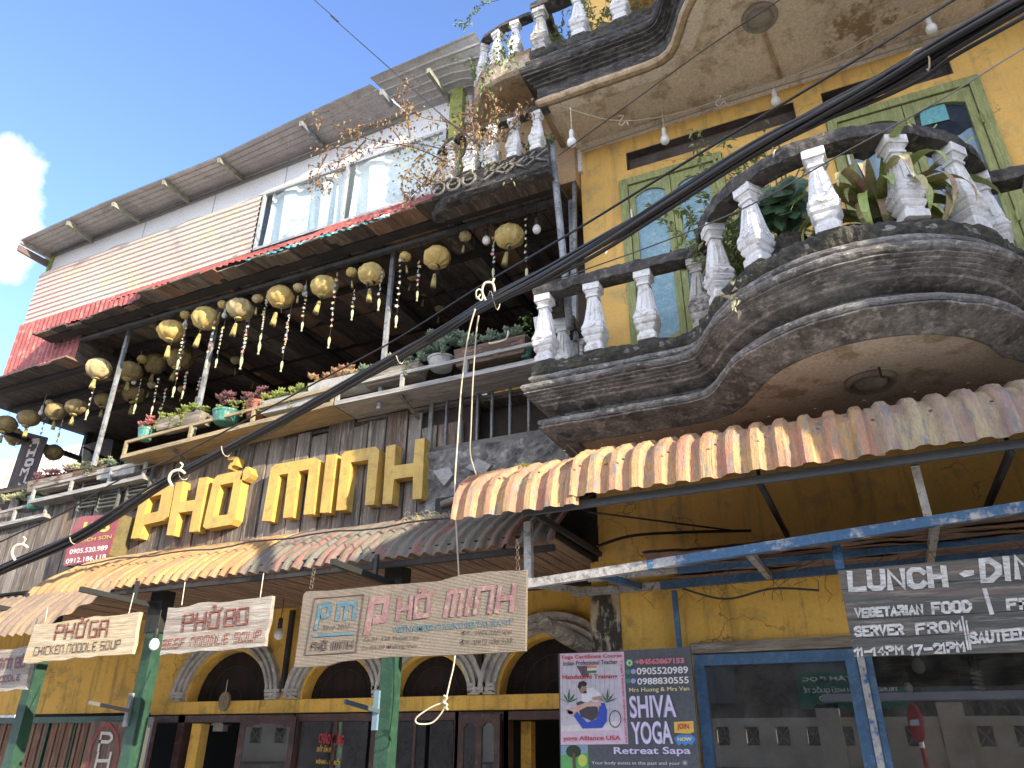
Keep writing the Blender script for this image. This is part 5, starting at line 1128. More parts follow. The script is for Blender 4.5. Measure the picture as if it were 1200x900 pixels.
# red address box sign
t = thing('address_sign', at(105, 650, 5.95), 'raised red sign with number 128 and two phone numbers on the plank wall', 'sign')
q = zs(60, 570, 9); o_ = [(300, 330), (340, 318), (735, 290), (610, 720), (570, 775), (150, 842), (130, 825), (215, 470)]
P = [at(*q(*p), 5.95) for p in o_]; MB().prism(P, (0, .22, 0)).build('box_side', mat('olive_box_side', (.16, .13, .05), (.11, .09, .04), scale=6), t); MB().prism([p + Vector((0, -.008, 0)) for p in P], (0, .007, 0)).build('red_face', mat('faded_red_face', (.27, .045, .055), (.31, .075, .075), scale=4, bump=0, rough=.5), t)
e = 5.938; s1, s2 = MB(), MB(); txt(s1, '128', q(318, 500), q(608, 478), q(350, 375), e, .04); txt(s1, 'THẠCH SƠN', q(222, 612), q(632, 555), q(232, 560), e, .01); txt(s2, '0905.520.989', q(188, 718), q(590, 672), q(200, 665), e, .02); txt(s2, '0912.186.118', q(150, 818), q(572, 765), q(160, 765), e, .02)
s1.build('yellow_lettering', flat('yellow_green_print', (.55, .50, .10)), t); s2.build('white_lettering', flat('white_print', (.72, .70, .68)), t)
# vertical board on the far left of the terrace
vY = 6.95; t = thing('vertical_sign', at(30, 590, vY), 'dark leaning vertical board with pale letters spelling the restaurant name on the far left terrace', 'sign'); q = zs(0, 480, 7.5)
MB().prism([at(*q(*p), vY) for p in ((35, 760), (250, 740), (420, 245), (225, 195))], (0, .015, 0)).build('board', mat('charred_board', (.045, .032, .028), (.08, .055, .045), scale=2, stretch=(6, 6, .6)), t)
s = MB(); 
for ch, x, y in (('P', 270, 315), ('H', 240, 405), ('O', 220, 490), ('M', 180, 570), ('I', 195, 630), ('N', 150, 700)): strokes(s, ch, q(x, y), q(x + 58, y - 4), q(x + 16, y - 48), vY - .01, .05, HAND)
s.build('lettering', flat('pale_pink_paint', (.50, .42, .40)), t)

# ---------------- yoga poster ----------------
YY = 5.72; q = zs(640, 740, 5.625)
t = thing('yoga_poster', at(735, 900, YY) - Vector((0, 0, .6)), 'dark grey printed yoga retreat poster with a pink photo panel beside the blue shop window', 'poster')
def pq(pts, Y, name, c, par=t):
    return MB().prism([at(*q(*p), Y) for p in pts], (0, .0012, 0)).build(name, flat(name + '_ink', c, .45), par)
MB().prism([at(*q(*p), YY) for p in ((80, 145), (950, 103), (970, 330), (1062, 1500), (104, 1500))], (0, .02, 0)).build('poster_board', mat('slate_poster', (.075, .085, .10), (.07, .08, .095), scale=2, bump=0, rough=.5), t)
pq(((92, 147), (512, 133), (541, 742), (97, 748)), YY - .0015, 'pink_panel', (.58, .45, .55)); pq(((98, 225), (478, 212), (494, 650), (100, 662)), YY - .003, 'photo_backdrop', (.50, .48, .54))
for k in range(12): pq(((105 + k * 31, 225), (107 + k * 31, 225), (109 + k * 31, 580), (107 + k * 31, 580)), YY - .0045, 'backdrop_line', (.36, .34, .42))
pq(((100, 625), (492, 590), (494, 650), (100, 660)), YY - .0045, 'floor_area', (.60, .57, .58)); pq(((200, 228), (290, 225), (280, 300), (240, 300)), YY - .0045, 'photo_shade', (.12, .08, .10))
pq(((270, 228), (330, 225), (331, 240), (271, 243)), YY - .006, 'flag_band_orange', (.62, .22, .05)); pq(((271, 243), (331, 240), (331, 256), (271, 259)), YY - .006, 'flag_band_white', (.62, .6, .6)); pq(((271, 259), (331, 256), (331, 272), (271, 275)), YY - .006, 'flag_band_green', (.03, .18, .08))
def blob(cx, cy, rx, ry, name, c, Y=YY - .006, rot=0, n=14): pq([(cx + rx * cos(rot) * cos(2 * pi * k / n) - ry * sin(rot) * sin(2 * pi * k / n), cy + rx * sin(rot) * cos(2 * pi * k / n) + ry * cos(rot) * sin(2 * pi * k / n)) for k in range(n)], Y, name, c)
pq(((232, 400), (250, 378), (310, 372), (340, 395), (378, 430), (330, 470), (290, 455), (262, 480), (232, 455)), YY - .006, 'printed_shirt', (.66, .66, .72)); blob(243, 385, 24, 26, 'printed_face', (.32, .20, .15), YY - .0072); pq(((207, 365), (215, 335), (245, 325), (270, 340), (262, 362), (235, 358), (222, 385)), YY - .0084, 'printed_hair', (.03, .022, .022)); blob(257, 400, 12, 9, 'printed_beard', (.05, .035, .03), YY - .0084)
pq(((198, 470), (230, 458), (340, 500), (345, 560), (300, 590), (230, 560)), YY - .0072, 'printed_trousers', (.07, .06, .07)); pq(((355, 470), (385, 472), (402, 520), (400, 590), (370, 636), (240, 640), (180, 555), (205, 530), (270, 600), (330, 580), (345, 530)), YY - .0084, 'printed_leggings', (.04, .08, .42))
pq(((130, 525), (180, 500), (260, 468), (360, 465), (362, 492), (270, 495), (200, 530), (160, 548)), YY - .0096, 'printed_arm', (.58, .38, .31)); pq(((135, 520), (180, 520), (180, 552), (150, 545)), YY - .0096, 'printed_foot', (.55, .36, .30)); pq(((300, 435), (378, 420), (380, 445), (310, 455)), YY - .0096, 'printed_forearm', (.42, .26, .20))
for cx, s_ in ((148, -1), (402, 1)):
    for a in (-1.1, -.5, .05, .6, 1.1):
        L_ = 95 if abs(a) < .3 else 75; pq(((cx - 3, 470), (cx + sin(a) * L_ * .5 - 8, 470 - cos(a) * L_ * .55), (cx + sin(a) * L_, 470 - cos(a) * L_), (cx + sin(a) * L_ * .5 + 8, 470 - cos(a) * L_ * .45)), YY - .006 - .0005 * abs(a), 'printed_leaf', (.05, .13, .08))
    pq(((cx - 16, 488), (cx + 16, 488), (cx + 12, 512), (cx - 12, 512)), YY - .0072, 'printed_pot', (.55, .53, .57))
m = MB(); ribbon(m, [Vector((p.x, p.z)) for p in (at(*q(455 + 38 * cos(a * pi / 12), 577 + 55 * sin(a * pi / 12)), YY - .0084) for a in range(25))], .006, YY - .0084); m.build('printed_ring', flat('ring_ink', (.02, .02, .025)), t)
def T(body, bl, br, tl, c, nm, wt=.02, Y=YY - .0105, halo=None):
    if halo: h = MB(); txt(h, body, q(*bl), q(*br), q(*tl), Y + .002, wt + .03); h.build('letter_halo', flat('halo_%d%d' % (int(halo[0] * 99), int(halo[2] * 99)), halo, .5), t)
    m = MB(); txt(m, body, q(*bl), q(*br), q(*tl), Y, wt); m.build(nm, flat(nm + '_ink', c, .5), t)
CR, LV = (.46, .04, .06), (.64, .58, .80)
T('Yoga Certificate Course', (96, 190), (500, 178), (95, 157), CR, 'red_print', .015); T('Indian Professional Teacher', (112, 226), (472, 214), (111, 196), (.03, .03, .04), 'black_print', .01); T('Handstand Training', (108, 322), (470, 318), (107, 286), CR, 'red_print'); T('yoga Alliance USA', (112, 728), (492, 724), (111, 690), CR, 'red_print')
T('YogaTeacher trainingCourse', (484, 185), (520, 738), (504, 183), CR, 'red_print', .01)
T('+84563867153', (585, 220), (912, 210), (583, 182), (.60, .12, .18), 'pink_print', .01, halo=(.62, .5, .58)); T('0905520989', (598, 286), (938, 276), (595, 240), (.72, .72, .74), 'white_print', .02); T('0988830555', (602, 352), (942, 342), (600, 308), (.72, .72, .74), 'white_print', .02)
T('Mrs Huong & Mrs Van', (548, 408), (945, 398), (546, 372), (.70, .64, .36), 'cream_print', .01); T('SHIVA', (555, 572), (860, 565), (545, 425), LV, 'lavender_print', .012, halo=(.30, .29, .34)); T('YOGA', (568, 745), (838, 742), (556, 595), LV, 'lavender_print', .012, halo=(.30, .29, .34)); T('Retreat Sapa', (448, 822), (955, 822), (445, 762), LV, 'lavender_print', .01, halo=(.20, .19, .30)); T('Your body exists in the past and your', (300, 882), (885, 886), (299, 855), (.62, .60, .64), 'small_print', 0)
blob(549, 207, 25, 26, 'whatsapp_disc', (.10, .34, .16)); blob(549, 207, 17, 18, 'disc_inner', (.55, .6, .55), YY - .0072); blob(549, 207, 10, 11, 'disc_core', (.06, .28, .12), YY - .0084)
for yy_ in (264, 326): blob(540, yy_, 17, 18, 'phone_disc', (.05, .22, .14)); blob(574, yy_, 17, 17, 'chat_disc', (.30, .32, .62)); 
pq(((842, 596), (970, 590), (975, 662), (945, 675), (846, 668)), YY - .006, 'yellow_badge', (.66, .42, .08)); T('JOIN', (865, 652), (942, 652), (863, 608), (.45, .05, .04), 'join_print', .03)
pq(((842, 705), (872, 682), (960, 680), (986, 708), (958, 750), (935, 738), (915, 752), (895, 738), (872, 752)), YY - .006, 'blue_badge', (.06, .24, .60)); T('NOW', (866, 722), (960, 722), (866, 698), (.66, .62, .2), 'now_print', .05)
for a in range(8): pq([(915 + r_ * cos(a * pi / 4 + d_), 866 + r_ * sin(a * pi / 4 + d_)) for r_, d_ in ((4, -.5), (24, 0), (4, .5))], YY - .006, 'star_ray', (.6, .6, .62))
pq(((98, 752), (275, 748), (280, 905), (98, 905)), YY - .0025, 'garden_picture', (.10, .34, .10)); pq(((98, 752), (275, 748), (276, 800), (98, 815)), YY - .004, 'picture_sky', (.20, .30, .42)); blob(180, 790, 50, 42, 'picture_tree', (.02, .04, .02), YY - .0055); pq(((172, 800), (190, 800), (198, 905), (175, 905)), YY - .0062, 'picture_trunk', (.10, .06, .05)); blob(240, 850, 30, 40, 'picture_glow', (.45, .52, .10), YY - .0055)
# ---------------- lanterns ----------------
def lantern_meshes(m, seed, oval=1.0):
    random.seed(seed); b = MB(); n = 54; k = 16; v = []
    for i in range(k + 1):
        t = i / k; a = pi * (.10 + .80 * t)
        for j in range(n):
            th = 2 * pi * j / n; rib = abs(sin(th * 4.5 + .25 * sin(t * 5 + seed))); r = sin(a) * (.89 + .11 * rib ** .45) + noise.noise(Vector((cos(th) * 3 + seed, sin(th) * 3, t * 5))) * .09 + noise.noise(Vector((cos(th) * 11 + seed, sin(th) * 11, t * 14))) * .015
            v.append((r * cos(th), r * sin(th), cos(a) * .82 * oval))
    f = [[i * n + j, i * n + (j + 1) % n, (i + 1) * n + (j + 1) % n, (i + 1) * n + j] for i in range(k) for j in range(n)]
    me = bpy.data.meshes.new('shade'); me.from_pydata(v, [], f); me.polygons.foreach_set('use_smooth', [True] * len(f)); me.materials.append(m); return me
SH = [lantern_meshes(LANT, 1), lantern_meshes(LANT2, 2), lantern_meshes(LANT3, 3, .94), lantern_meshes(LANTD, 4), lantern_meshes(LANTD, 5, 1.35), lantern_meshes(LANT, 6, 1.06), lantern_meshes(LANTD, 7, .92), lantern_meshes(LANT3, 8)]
def simple(nm, mb, m, smooth=True):
    me = bpy.data.meshes.new(nm); me.from_pydata([tuple(v) for v in mb.v], [], mb.f); me.materials.append(m)
    if smooth: me.polygons.foreach_set('use_smooth', [True] * len(me.polygons))
    return me
CAPM = simple('cap_ring', MB().lathe([(.26, .70), (.30, .76), (.28, .82), (.2, .84)], 14), BLACKM)
FOOT = simple('base_ring', MB().lathe([(.32, -.74), (.34, -.82), (.30, -.86), (.1, -.87)], 14), mat('gold_ring', (.55, .42, .15), scale=20))
tm = MB(); tm.lathe([(.02, -.86), (.09, -.92), (.12, -1.0), (.06, -1.08)], 8); tm.tube([(0, 0, -1.0), (0, 0, -1.35)], .03, 5); 
KNOT = simple('knot', tm, BLACKM)
tt = MB(); tt.lathe([(.05, -1.30), (.11, -1.36), (.13, -1.42), (.10, -1.47), (.16, -1.8), (.19, -2.2), (.17, -2.32)], 10)
for j in range(16): a = 2 * pi * j / 16; tt.tube([(.12 * cos(a), .12 * sin(a), -1.5), (.18 * cos(a + .1), .18 * sin(a + .1), -2.1), (.19 * cos(a), .19 * sin(a), -2.38 + .05 * sin(j * 3))], .018, 3)
TSS = simple('tassel', tt, TASS)
HOOK = simple('hook', MB().tube([(-.12, 0, .8), (-.14, 0, 1.0), (0, 0, 1.22), (.14, 0, 1.0), (.12, 0, .8)], .02, 4), BLACKM)
random.seed(11)
def lantern(x, y, rp, Y, k, lab, group=None, tassel=True, tas=1.0):
    p = at(x, y, Y); r = rp * (p - CAM).dot(FW) / FPX
    t = thing('lantern', p, lab, 'lantern', group)
    k = {0: (0, 5, 7), 1: (1, 5), 2: (2, 7, 0), 3: (3, 6), 4: (4,)}[k][int(ru(0, 2.99)) % len({0: (0, 5, 7), 1: (1, 5), 2: (2, 7, 0), 3: (3, 6), 4: (4,)}[k])]
    rz = ru(0, 6)
    parts = [('shade', SH[k]), ('cap_ring', CAPM), ('base_ring', FOOT)]
    if rp > 8: parts += [('hook', HOOK)]
    if tassel: parts += [('knot', KNOT), ('tassel', TSS)]
    for n, me in parts:
        o = bpy.data.objects.new(n, me); COL.objects.link(o); o.parent = t; s = r * (1.0 if n != 'tassel' else 1.0); o.scale = (s * ru(.96, 1.04), s * ru(.96, 1.04), s * (tas if n == 'tassel' else 1)); o.rotation_euler = (ru(-.16, .16), ru(-.16, .16), rz) if n != 'hook' else (0, 0, rz)
    top = p + Vector((0, 0, r * 1.1)); 
    MB().tube([top, Vector((top.x, top.y, max(RZ - .03, top.z + .05)))], .0035, 4).build('string', BLACK, t)
    return p
big = [(597, 277, 17, 0, 'big straw lantern nearest the drain pipe, hanging alone between two bulbs'), (512, 302, 16.5, 1, 'big straw lantern just right of the second terrace post from the right'), (435, 321, 16, 2, 'big straw lantern just left of the grey terrace post in the middle'),
       (380, 336, 16, 0, 'big straw lantern fourth from the drain pipe, long star string at its left'), (329, 348, 16, 1, 'big straw lantern above the gap where the pale succulents begin'), (282, 362, 16, 2, 'bright big lantern with a star string touching its right side'),
       (241, 373, 16, 0, 'bright yellow big lantern with a small flower patch on its right side'), (201, 388, 15.5, 1, 'bright big lantern at the left corner of the front rail')]
for x, y, r, k, l in big: lantern(x, y, r, SY, k, l, 'big lanterns along the front rail')
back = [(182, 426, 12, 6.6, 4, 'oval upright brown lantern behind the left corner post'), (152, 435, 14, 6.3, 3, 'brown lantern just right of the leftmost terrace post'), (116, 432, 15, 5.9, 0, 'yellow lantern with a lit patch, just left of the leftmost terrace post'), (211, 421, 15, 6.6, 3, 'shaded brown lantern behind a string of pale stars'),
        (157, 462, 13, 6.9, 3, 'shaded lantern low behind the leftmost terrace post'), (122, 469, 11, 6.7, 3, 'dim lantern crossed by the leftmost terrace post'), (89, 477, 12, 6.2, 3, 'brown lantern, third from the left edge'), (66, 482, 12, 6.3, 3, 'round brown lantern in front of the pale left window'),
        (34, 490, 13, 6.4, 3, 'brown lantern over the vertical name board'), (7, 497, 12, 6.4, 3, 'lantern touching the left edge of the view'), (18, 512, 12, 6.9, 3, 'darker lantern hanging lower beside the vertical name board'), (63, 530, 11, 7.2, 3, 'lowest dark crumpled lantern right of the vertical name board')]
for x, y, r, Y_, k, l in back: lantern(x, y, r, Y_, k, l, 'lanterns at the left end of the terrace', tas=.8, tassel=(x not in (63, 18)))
small = [(545, 277, 7.5, 5.85, 'small lantern between the two rightmost big ones'), (475, 301, 7, 5.8, 'small lantern right beside the middle terrace post'), (483, 324, 6, 6.5, 'small lantern deep behind the middle terrace post'), (497, 341, 7, 7.0, 'orange small lantern deep in the dark under the rightmost big ones'), (412, 319, 6.5, 5.8, 'small lantern between the two big ones left of the middle post'),
         (350, 337, 6.5, 5.8, 'small lantern with a white bulb below it'), (515, 361, 6, 7.4, 'tiny dim lantern farthest back on the right'), (302, 350, 6.5, 5.8, 'small round lantern above a string of yellow stars'), (261, 357, 6, 5.8, 'small lantern between the two brightest big ones'), (217, 369, 6, 5.8, 'small lantern with a bulb below near the left corner'),
         (232, 392, 5, 6.6, 'tiny lantern behind the brightest one'), (276, 422, 6, 7.2, 'tiny orange lantern low in the dark middle of the terrace'), (167, 421, 6, 6.4, 'small lantern between the oval one and its round neighbour'), (139, 455, 5, 6.8, 'tiny lantern low behind the leftmost post'), (178, 451, 5, 6.8, 'tiny lantern under the oval one'), (201, 464, 5, 7.6, 'left one of two tiny lanterns hanging close together'), (209, 469, 5, 7.8, 'right one of two tiny lanterns hanging close together'),
         (300, 437, 6, 8.0, 'tiny ochre lantern above the pink succulents'), (58, 472, 5, 6.4, 'tiny lantern between the brown ones on the left'), (213, 456, 5, 7.2, 'tiny lantern behind the strings near the second post'), (541, 461, 5, 7.6, 'small ochre lantern deep behind the two ropes')]
for x, y, r, Y_, l in small: lantern(x, y, r, Y_, ru(0, 3) > 1.5 and 0 or 2, l, 'small lanterns on the terrace', tas=1.4)

# star garlands
STARC = [flat('pale_%s_star' % n, c, .7) for n, c in (('yellow', (.56, .50, .24)), ('pink', (.54, .30, .27)), ('cream', (.56, .52, .45)), ('blue', (.36, .42, .46)))]
def star_me(m, i):
    b = MB(); pts = [((1 if k % 2 == 0 else .45) * .034 * cos(pi * k / 5 + .3), 0, (1 if k % 2 == 0 else .45) * .034 * sin(pi * k / 5 + .3)) for k in range(10)]
    b.prism(pts, (0, .012, 0)); return simple('star', b, m, False)
STM = [star_me(m, i) for i, m in enumerate(STARC)]
FISH = simple('paper_fish', MB().lathe([(.003, .06), (.016, .04), (.019, .0), (.012, -.05), (.006, -.07), (.016, -.10), (.004, -.105)], 6), flat('pale_green_paper', (.46, .48, .28), .8), False)
BEAD = simple('bead', MB().lathe([(.003, .02), (.012, .01), (.012, -.01), (.003, -.02)], 6), STARC[2], False)
strings = [(313, 337, 308, 397, 5.82), (342, 340, 332, 430, 5.78), (360, 323, 357, 383, 5.8), (399, 313, 383, 403, 5.8), (417, 327, 413, 370, 5.85), (450, 300, 443, 358, 5.8), (472, 297, 463, 378, 5.75), (493, 287, 489, 348, 5.8), (527, 277, 527, 318, 5.82), (536, 262, 537, 295, 5.75), (558, 268, 553, 292, 5.8), (580, 257, 577, 322, 5.8), (618, 250, 616, 323, 5.75), (567, 260, 566, 297, 5.85),
           (223, 363, 208, 428, 5.8), (252, 373, 243, 427, 5.8), (267, 363, 252, 427, 5.75), (297, 360, 280, 427, 5.8), (318, 345, 300, 410, 5.82), (171, 427, 157, 480, 6.3), (192, 425, 177, 482, 6.2), (218, 395, 203, 460, 6.0), (248, 387, 243, 435, 6.0), (228, 422, 208, 465, 6.3), (113, 450, 100, 487, 6.0), (76, 478, 70, 512, 6.4), (22, 500, 12, 560, 6.5), (55, 470, 50, 520, 6.6), (430, 330, 428, 355, 5.9), (236, 430, 232, 470, 6.6), (289, 372, 286, 420, 6.1), (196, 440, 190, 490, 6.4)]
plain = {8, 9, 10, 13, 28}
SEEN = set(); SHORT = [(597, 277, 'lantern nearest the drain pipe'), (512, 302, 'second big lantern from the drain pipe'), (435, 321, 'third big lantern from the drain pipe'), (380, 336, 'fourth big lantern from the drain pipe'), (329, 348, 'fifth big lantern from the drain pipe'), (282, 362, 'sixth big lantern from the drain pipe'), (241, 373, 'brightest big lantern'), (201, 388, 'big lantern at the rail corner'), (182, 426, 'oval brown lantern'), (152, 435, 'brown lantern by the leftmost post'), (116, 432, 'yellow lantern by the leftmost post'), (66, 482, 'brown lantern at the pale left window'), (20, 505, 'lanterns over the vertical name board'), (463, 340, 'middle terrace post')]
for i, (x0_, y0_, x1_, y1_, Y_) in enumerate(strings):
    a, b = at(x0_, y0_, Y_), at(x1_, y1_, Y_); a.x = b.x = (a.x + b.x) / 2
    L_ = a.z - b.z; mp_ = ((x0_ + x1_) / 2, (y0_ + y1_) / 2)
    nr = min(SHORT, key=lambda q: abs(q[0] - mp_[0]) + .4 * abs(q[1] - mp_[1])); sd = 'left of' if mp_[0] < nr[0] - 6 else 'right of' if mp_[0] > nr[0] + 6 else 'close under'
    ln = 'long' if L_ > .85 else 'short' if L_ < .55 else 'mid length'
    lb = ('%s bare cord' if i in plain else '%s string of paper stars') % ln.replace('mid length', 'medium') + ' %s the %s' % (sd, nr[2].replace(' from the drain pipe', ' from the pipe'))
    while lb in SEEN: lb = lb.replace(' the ', ' and behind the ', 1) if ' and behind' not in lb else lb + ', farther back'
    SEEN.add(lb); lb = lb.replace(' string of paper stars', ' star string'); t = thing('cord' if i in plain else 'garland', b, lb, 'cord' if i in plain else 'garland', 'plain cords on the terrace rail' if i in plain else 'star strings hanging among the lanterns')
    MB().tube([(a.x, a.y, max(a.z, RZ - .06) if Y_ < 5.9 else a.z + .25), (a.x + .006, a.y, (a.z + b.z) / 2), b], .0028, 4).build('string', BLACK, t)
    if i in plain: continue
    n = max(3, int(L_ / .10)); s0 = .35 if i % 3 else .1
    for k in range(n):
        f = s0 + (1 - s0 - .14) * k / n; p = a.lerp(b, f); me = STM[(k * 7 + i * 3) % 4] if k % 2 == 0 or i % 2 else BEAD
        o = bpy.data.objects.new('star' if me is not BEAD else 'bead', me); COL.objects.link(o); o.parent = t; o.location = p - b + Vector((ru(-.012, .012), -.012, 0)); o.rotation_euler = (ru(-.3, .3), ru(-1, 1), ru(-.8, .8)); s = ru(.6, .9); o.scale = (s, s, s)
    o = bpy.data.objects.new('paper_fish', FISH); COL.objects.link(o); o.parent = t; o.location = Vector((0, 0, .03)); o.scale = (ru(.75, 1.05),) * 3
# the little flower and butterfly on the brightest lanterns are stars too
# bulbs
for (x, y, Y_, l) in ((629, 268, 5.75, 'white bulb hanging nearest the drain pipe under the terrace roof'), (570, 281, 5.8, 'white bulb left of the biggest straw lantern'), (357, 343, 5.9, 'white bulb beside a small lantern in the middle of the rail'), (217, 380, 5.85, 'white bulb right below a small lantern near the left corner'), (263, 369, 5.85, 'white bulb between the two brightest lanterns'), (231, 402, 6.2, 'small white bulb low near the second terrace post'), (157, 447, 6.4, 'small white bulb in front of the shaded low lantern'), (48, 483, 6.4, 'small white bulb between the brown lanterns on the left')):
    p = at(x, y, Y_); bulb(p, (p.x, p.y, RZ - .02), l, 1.1 if y < 300 else .85, dark=(x > 560))
sw = lambda x, y: at(x, y, 5.2)
BB = [(670, 166, 5.15, 656, 138, 'white bulb hanging at the left corner under the upper balcony'), (779, 163, 5.75, 776, 135, 'yellowish bulb hanging under the upper balcony above the blue panes'), (909, 118, 5.85, 903, 80, 'white bulb at the end of the cord from the ceiling medallion'), (1091, 33, 5.6, 1086, 12, 'white bulb hanging at the top right from the soffit wire')]
for x, y, Y_, wx, wy, l in BB:
    p = at(x, y, Y_); bulb(p, (p.x, p.y, min(7.56, p.z + .45)), l, 1.15, False)
bulb(at(327, 742, 6.3), at(327, 742, 6.3) + Vector((0, 0, .5)), 'clear bulb on a dark cord between the beef soup and burlap signs', 1.2, True)
bulb(at(181, 754, 5.15), at(181, 754, 5.15) + Vector((0, 0, .3)), 'round white bulb against the green post by the beef soup board', 1.1, True)
# soffit wires
t = thing('soffit_wiring', (-.5, 5.7, 7.4), 'cream wires and coils strung under the upper balcony soffit', 'wire')
MB().tube(smoothpath([(-1.95, 5.25, 7.50), (-1.5, 5.6, 7.42), (-.98, 5.8, 7.44), (-.3, 5.85, 7.47), (.5, 5.8, 7.46), (1.4, 5.6, 7.50), (2.6, 5.5, 7.5)], 6), .006, 5).build('wire', ROPE, t)
MB().tube(smoothpath([(-1.95, 5.95, 7.47), (-.6, 5.93, 7.49), (.6, 5.93, 7.48), (2.6, 5.93, 7.49)], 6), .006, 5).build('wire', flat('grey_wire', (.30, .28, .25)), t)
for (x, y, Y_) in ((728, 141, 5.6), (842, 118, 5.7)):
    p = at(x, y, Y_); MB().tube(smoothpath([p + Vector((-.03, 0, .07)), p + Vector((.03, 0, .05)), p + Vector((-.03, .02, 0)), p + Vector((.0, 0, -.07)), p + Vector((.05, 0, -.03)), p + Vector((.07, 0, -.1))], 5), .005, 4).build('coil', ROPE, t)
MB().bar((medc.x + .01, medc.y + .15, 7.572), (medc.x + .10, 5.97, 7.570), .035, .014).build('cable_duct', TRIM, t)

# ---------------- overhead cables ----------------
LIM = lambda x, y, D: min(D, 4.72 / ray(x, y).y)
bd = [(-560, 900, 30), (-240, 780, 20), (-60, 700, 11), (0, 668, 10.6), (83, 632, 10), (133, 604, 9.6), (187, 569, 9.2), (260, 529, 8.6), (333, 491, 8.0), (400, 455, 7.4), (463, 420, 6.9), (505, 395, 6.5), (540, 374, 6.2), (575, 354, 5.9), (633, 326, 5.5), (700, 289, 5.0), (780, 241, 4.5), (880, 180, 4.0), (960, 136, 3.7), (1040, 92, 3.5), (1100, 58, 3.35), (1200, 2, 3.2), (1330, -70, 3.1), (1500, -175, 3.05), (1800, -360, 3.1), (2300, -680, 3.3)]
cb = thing('cable_bundle', atD(575, 354, 5.9), 'thick black bundle of overhead cables crossing the whole front diagonally', 'cables')
for k in range(22):
    random.seed(100 + k); ph = ru(0, 6); rr_ = sqrt(ru(0, 1)) ; an = ru(0, 2 * pi); pts = []
    for i, (x, y, D) in enumerate(bd):
        sp = (2.9 + 3.6 * max(0, (i - 11) / 10)) * (1 + .35 * sin(i * 1.3 + ph * 2)) ; a = an + i * .35
        dx, dy = rr_ * sp * cos(a) * .9, rr_ * sp * sin(a) * 1.9
        pts.append(atD(x + dx, y + dy, min(D, 4.72 / ray(x, y).y) + .03 * rr_ * sin(a + 1)))
    MB().tube(smoothpath(pts, 5), ru(.008, .0145), 7).build('cable', BLACK if k % 4 else flat('grey_black_cable', (.035, .035, .037), .4), cb, smooth=True)
random.seed(5)
for (x, y, D, s) in ((575, 352, 5.9, 1), (210, 556, 8.95, .6), (700, 289, 5.0, .5), (895, 172, 3.95, .6), (1075, 70, 3.4, .5), (463, 420, 6.9, .5), (260, 529, 8.6, .5), (83, 632, 10, .5)):
    D = LIM(x, y, D); p = atD(x, y, D); r_ = .055 * s + .02
    MB().tube([p + UP * (r_ * sin(a * .7)) + RT * (.012 * a - .03) + FW * (r_ * cos(a * .7)) for a in range(10)], .004, 4).build('tie', ROPE, cb)
def cable(pts, r, lab, m=BLACK, name='overhead_wire', cat='wire'):
    o = MB().tube(smoothpath([atD(p[0], p[1], min(p[2], 4.85 / ray(p[0], p[1]).y) if p[1] > 300 else p[2]) for p in pts], 6), r, 5).build(name, m, smooth=True); tag(o, lab, cat); return o
cable([(-420, 850, 24), (-40, 655, 10.4), (70, 603, 9.8), (140, 562, 9.3), (200, 538, 8.9), (300, 486, 8.2), (380, 443, 7.5), (467, 396, 6.8), (560, 337, 6.1), (640, 290, 5.5), (700, 254, 5.1), (818, 181, 4.6), (960, 96, 4.2), (1117, 0, 4.0), (1200, -52, 3.9), (1500, -230, 3.9), (2000, -540, 4.0)], .009, 'single black wire running just above the thick cable bundle')
cable([(150, -190, 14), (366, -2, 9), (390, 21, 8.6), (470, 92, 7.6), (530, 146, 6.9), (565, 172, 6.5)], .006, 'thin wire crossing the open sky down to the dry climber')
cable([(560, 360, 6), (640, 332, 5.6), (680, 318, 5.3), (780, 282, 4.9), (880, 240, 4.6), (985, 181, 4.3), (1100, 118, 4.1), (1230, 38, 4.0), (1500, -120, 4.0), (1900, -350, 4.1)], .005, 'thin grey wire passing in front of the lower balustrade', flat('thin_grey_wire', (.09, .09, .09), .5))
cable([(655, 182, 5.2), (740, 120, 4.9), (830, 55, 4.7), (925, -8, 4.5), (1100, -130, 4.3), (1400, -350, 4.2)], .004, 'thin dark wire rising under the upper soffit')
cable([(800, 390, 5.3), (860, 330, 4.7), (985, 262, 4.35), (1200, 172, 4.2)], .003, 'hair thin wire low across the curved balustrade', flat('thin_grey_wire', (.09, .09, .09), .5)) if False else None
cable([(960, 142, 3.72), (1015, 122, 3.6), (1080, 92, 3.5), (1117, 66, 3.4), (1210, 14, 3.3), (1500, -150, 3.2), (2000, -460, 3.3)], .011, 'loose thick black cable under the bundle at the top right')
cable([(275, 520, 8.2), (300, 515, 8.1), (340, 494, 7.8), (400, 452, 7.3)], .006, 'loose thin wire sagging below the bundle over the letters')
# white rope rings and the hanging ropes
def rope(pts, r, name, par): return MB().tube(smoothpath([atD(*p) for p in pts], 6), r, 6).build(name, ROPE, par, smooth=True)
rp = thing('rope', atD(560, 350, 5.75), 'long cream rope from the cable bundle ending in a loop below the burlap sign', 'rope')
rope([(563, 345, 5.75), (559, 350, 5.72), (558, 342, 5.7), (562, 339, 5.75), (566, 344, 5.75), (564, 352, 5.72), (559, 348, 5.7)], .006, 'knot', rp)
rope([(557, 362, 5.7), (549, 392, 5.72), (541, 450, 5.75), (536, 520, 5.7), (533, 575, 5.6), (536, 640, 5.55), (538, 700, 5.5), (533, 770, 5.4), (527, 800, 5.35), (522, 822, 5.3)], .006, 'strand', rp)
rope([(522, 822, 5.3), (505, 829, 5.3), (488, 841, 5.3), (490, 848, 5.3), (506, 847, 5.3), (517, 836, 5.3), (521, 828, 5.3), (525, 832, 5.3), (519, 826, 5.3)], .006, 'loop', rp)
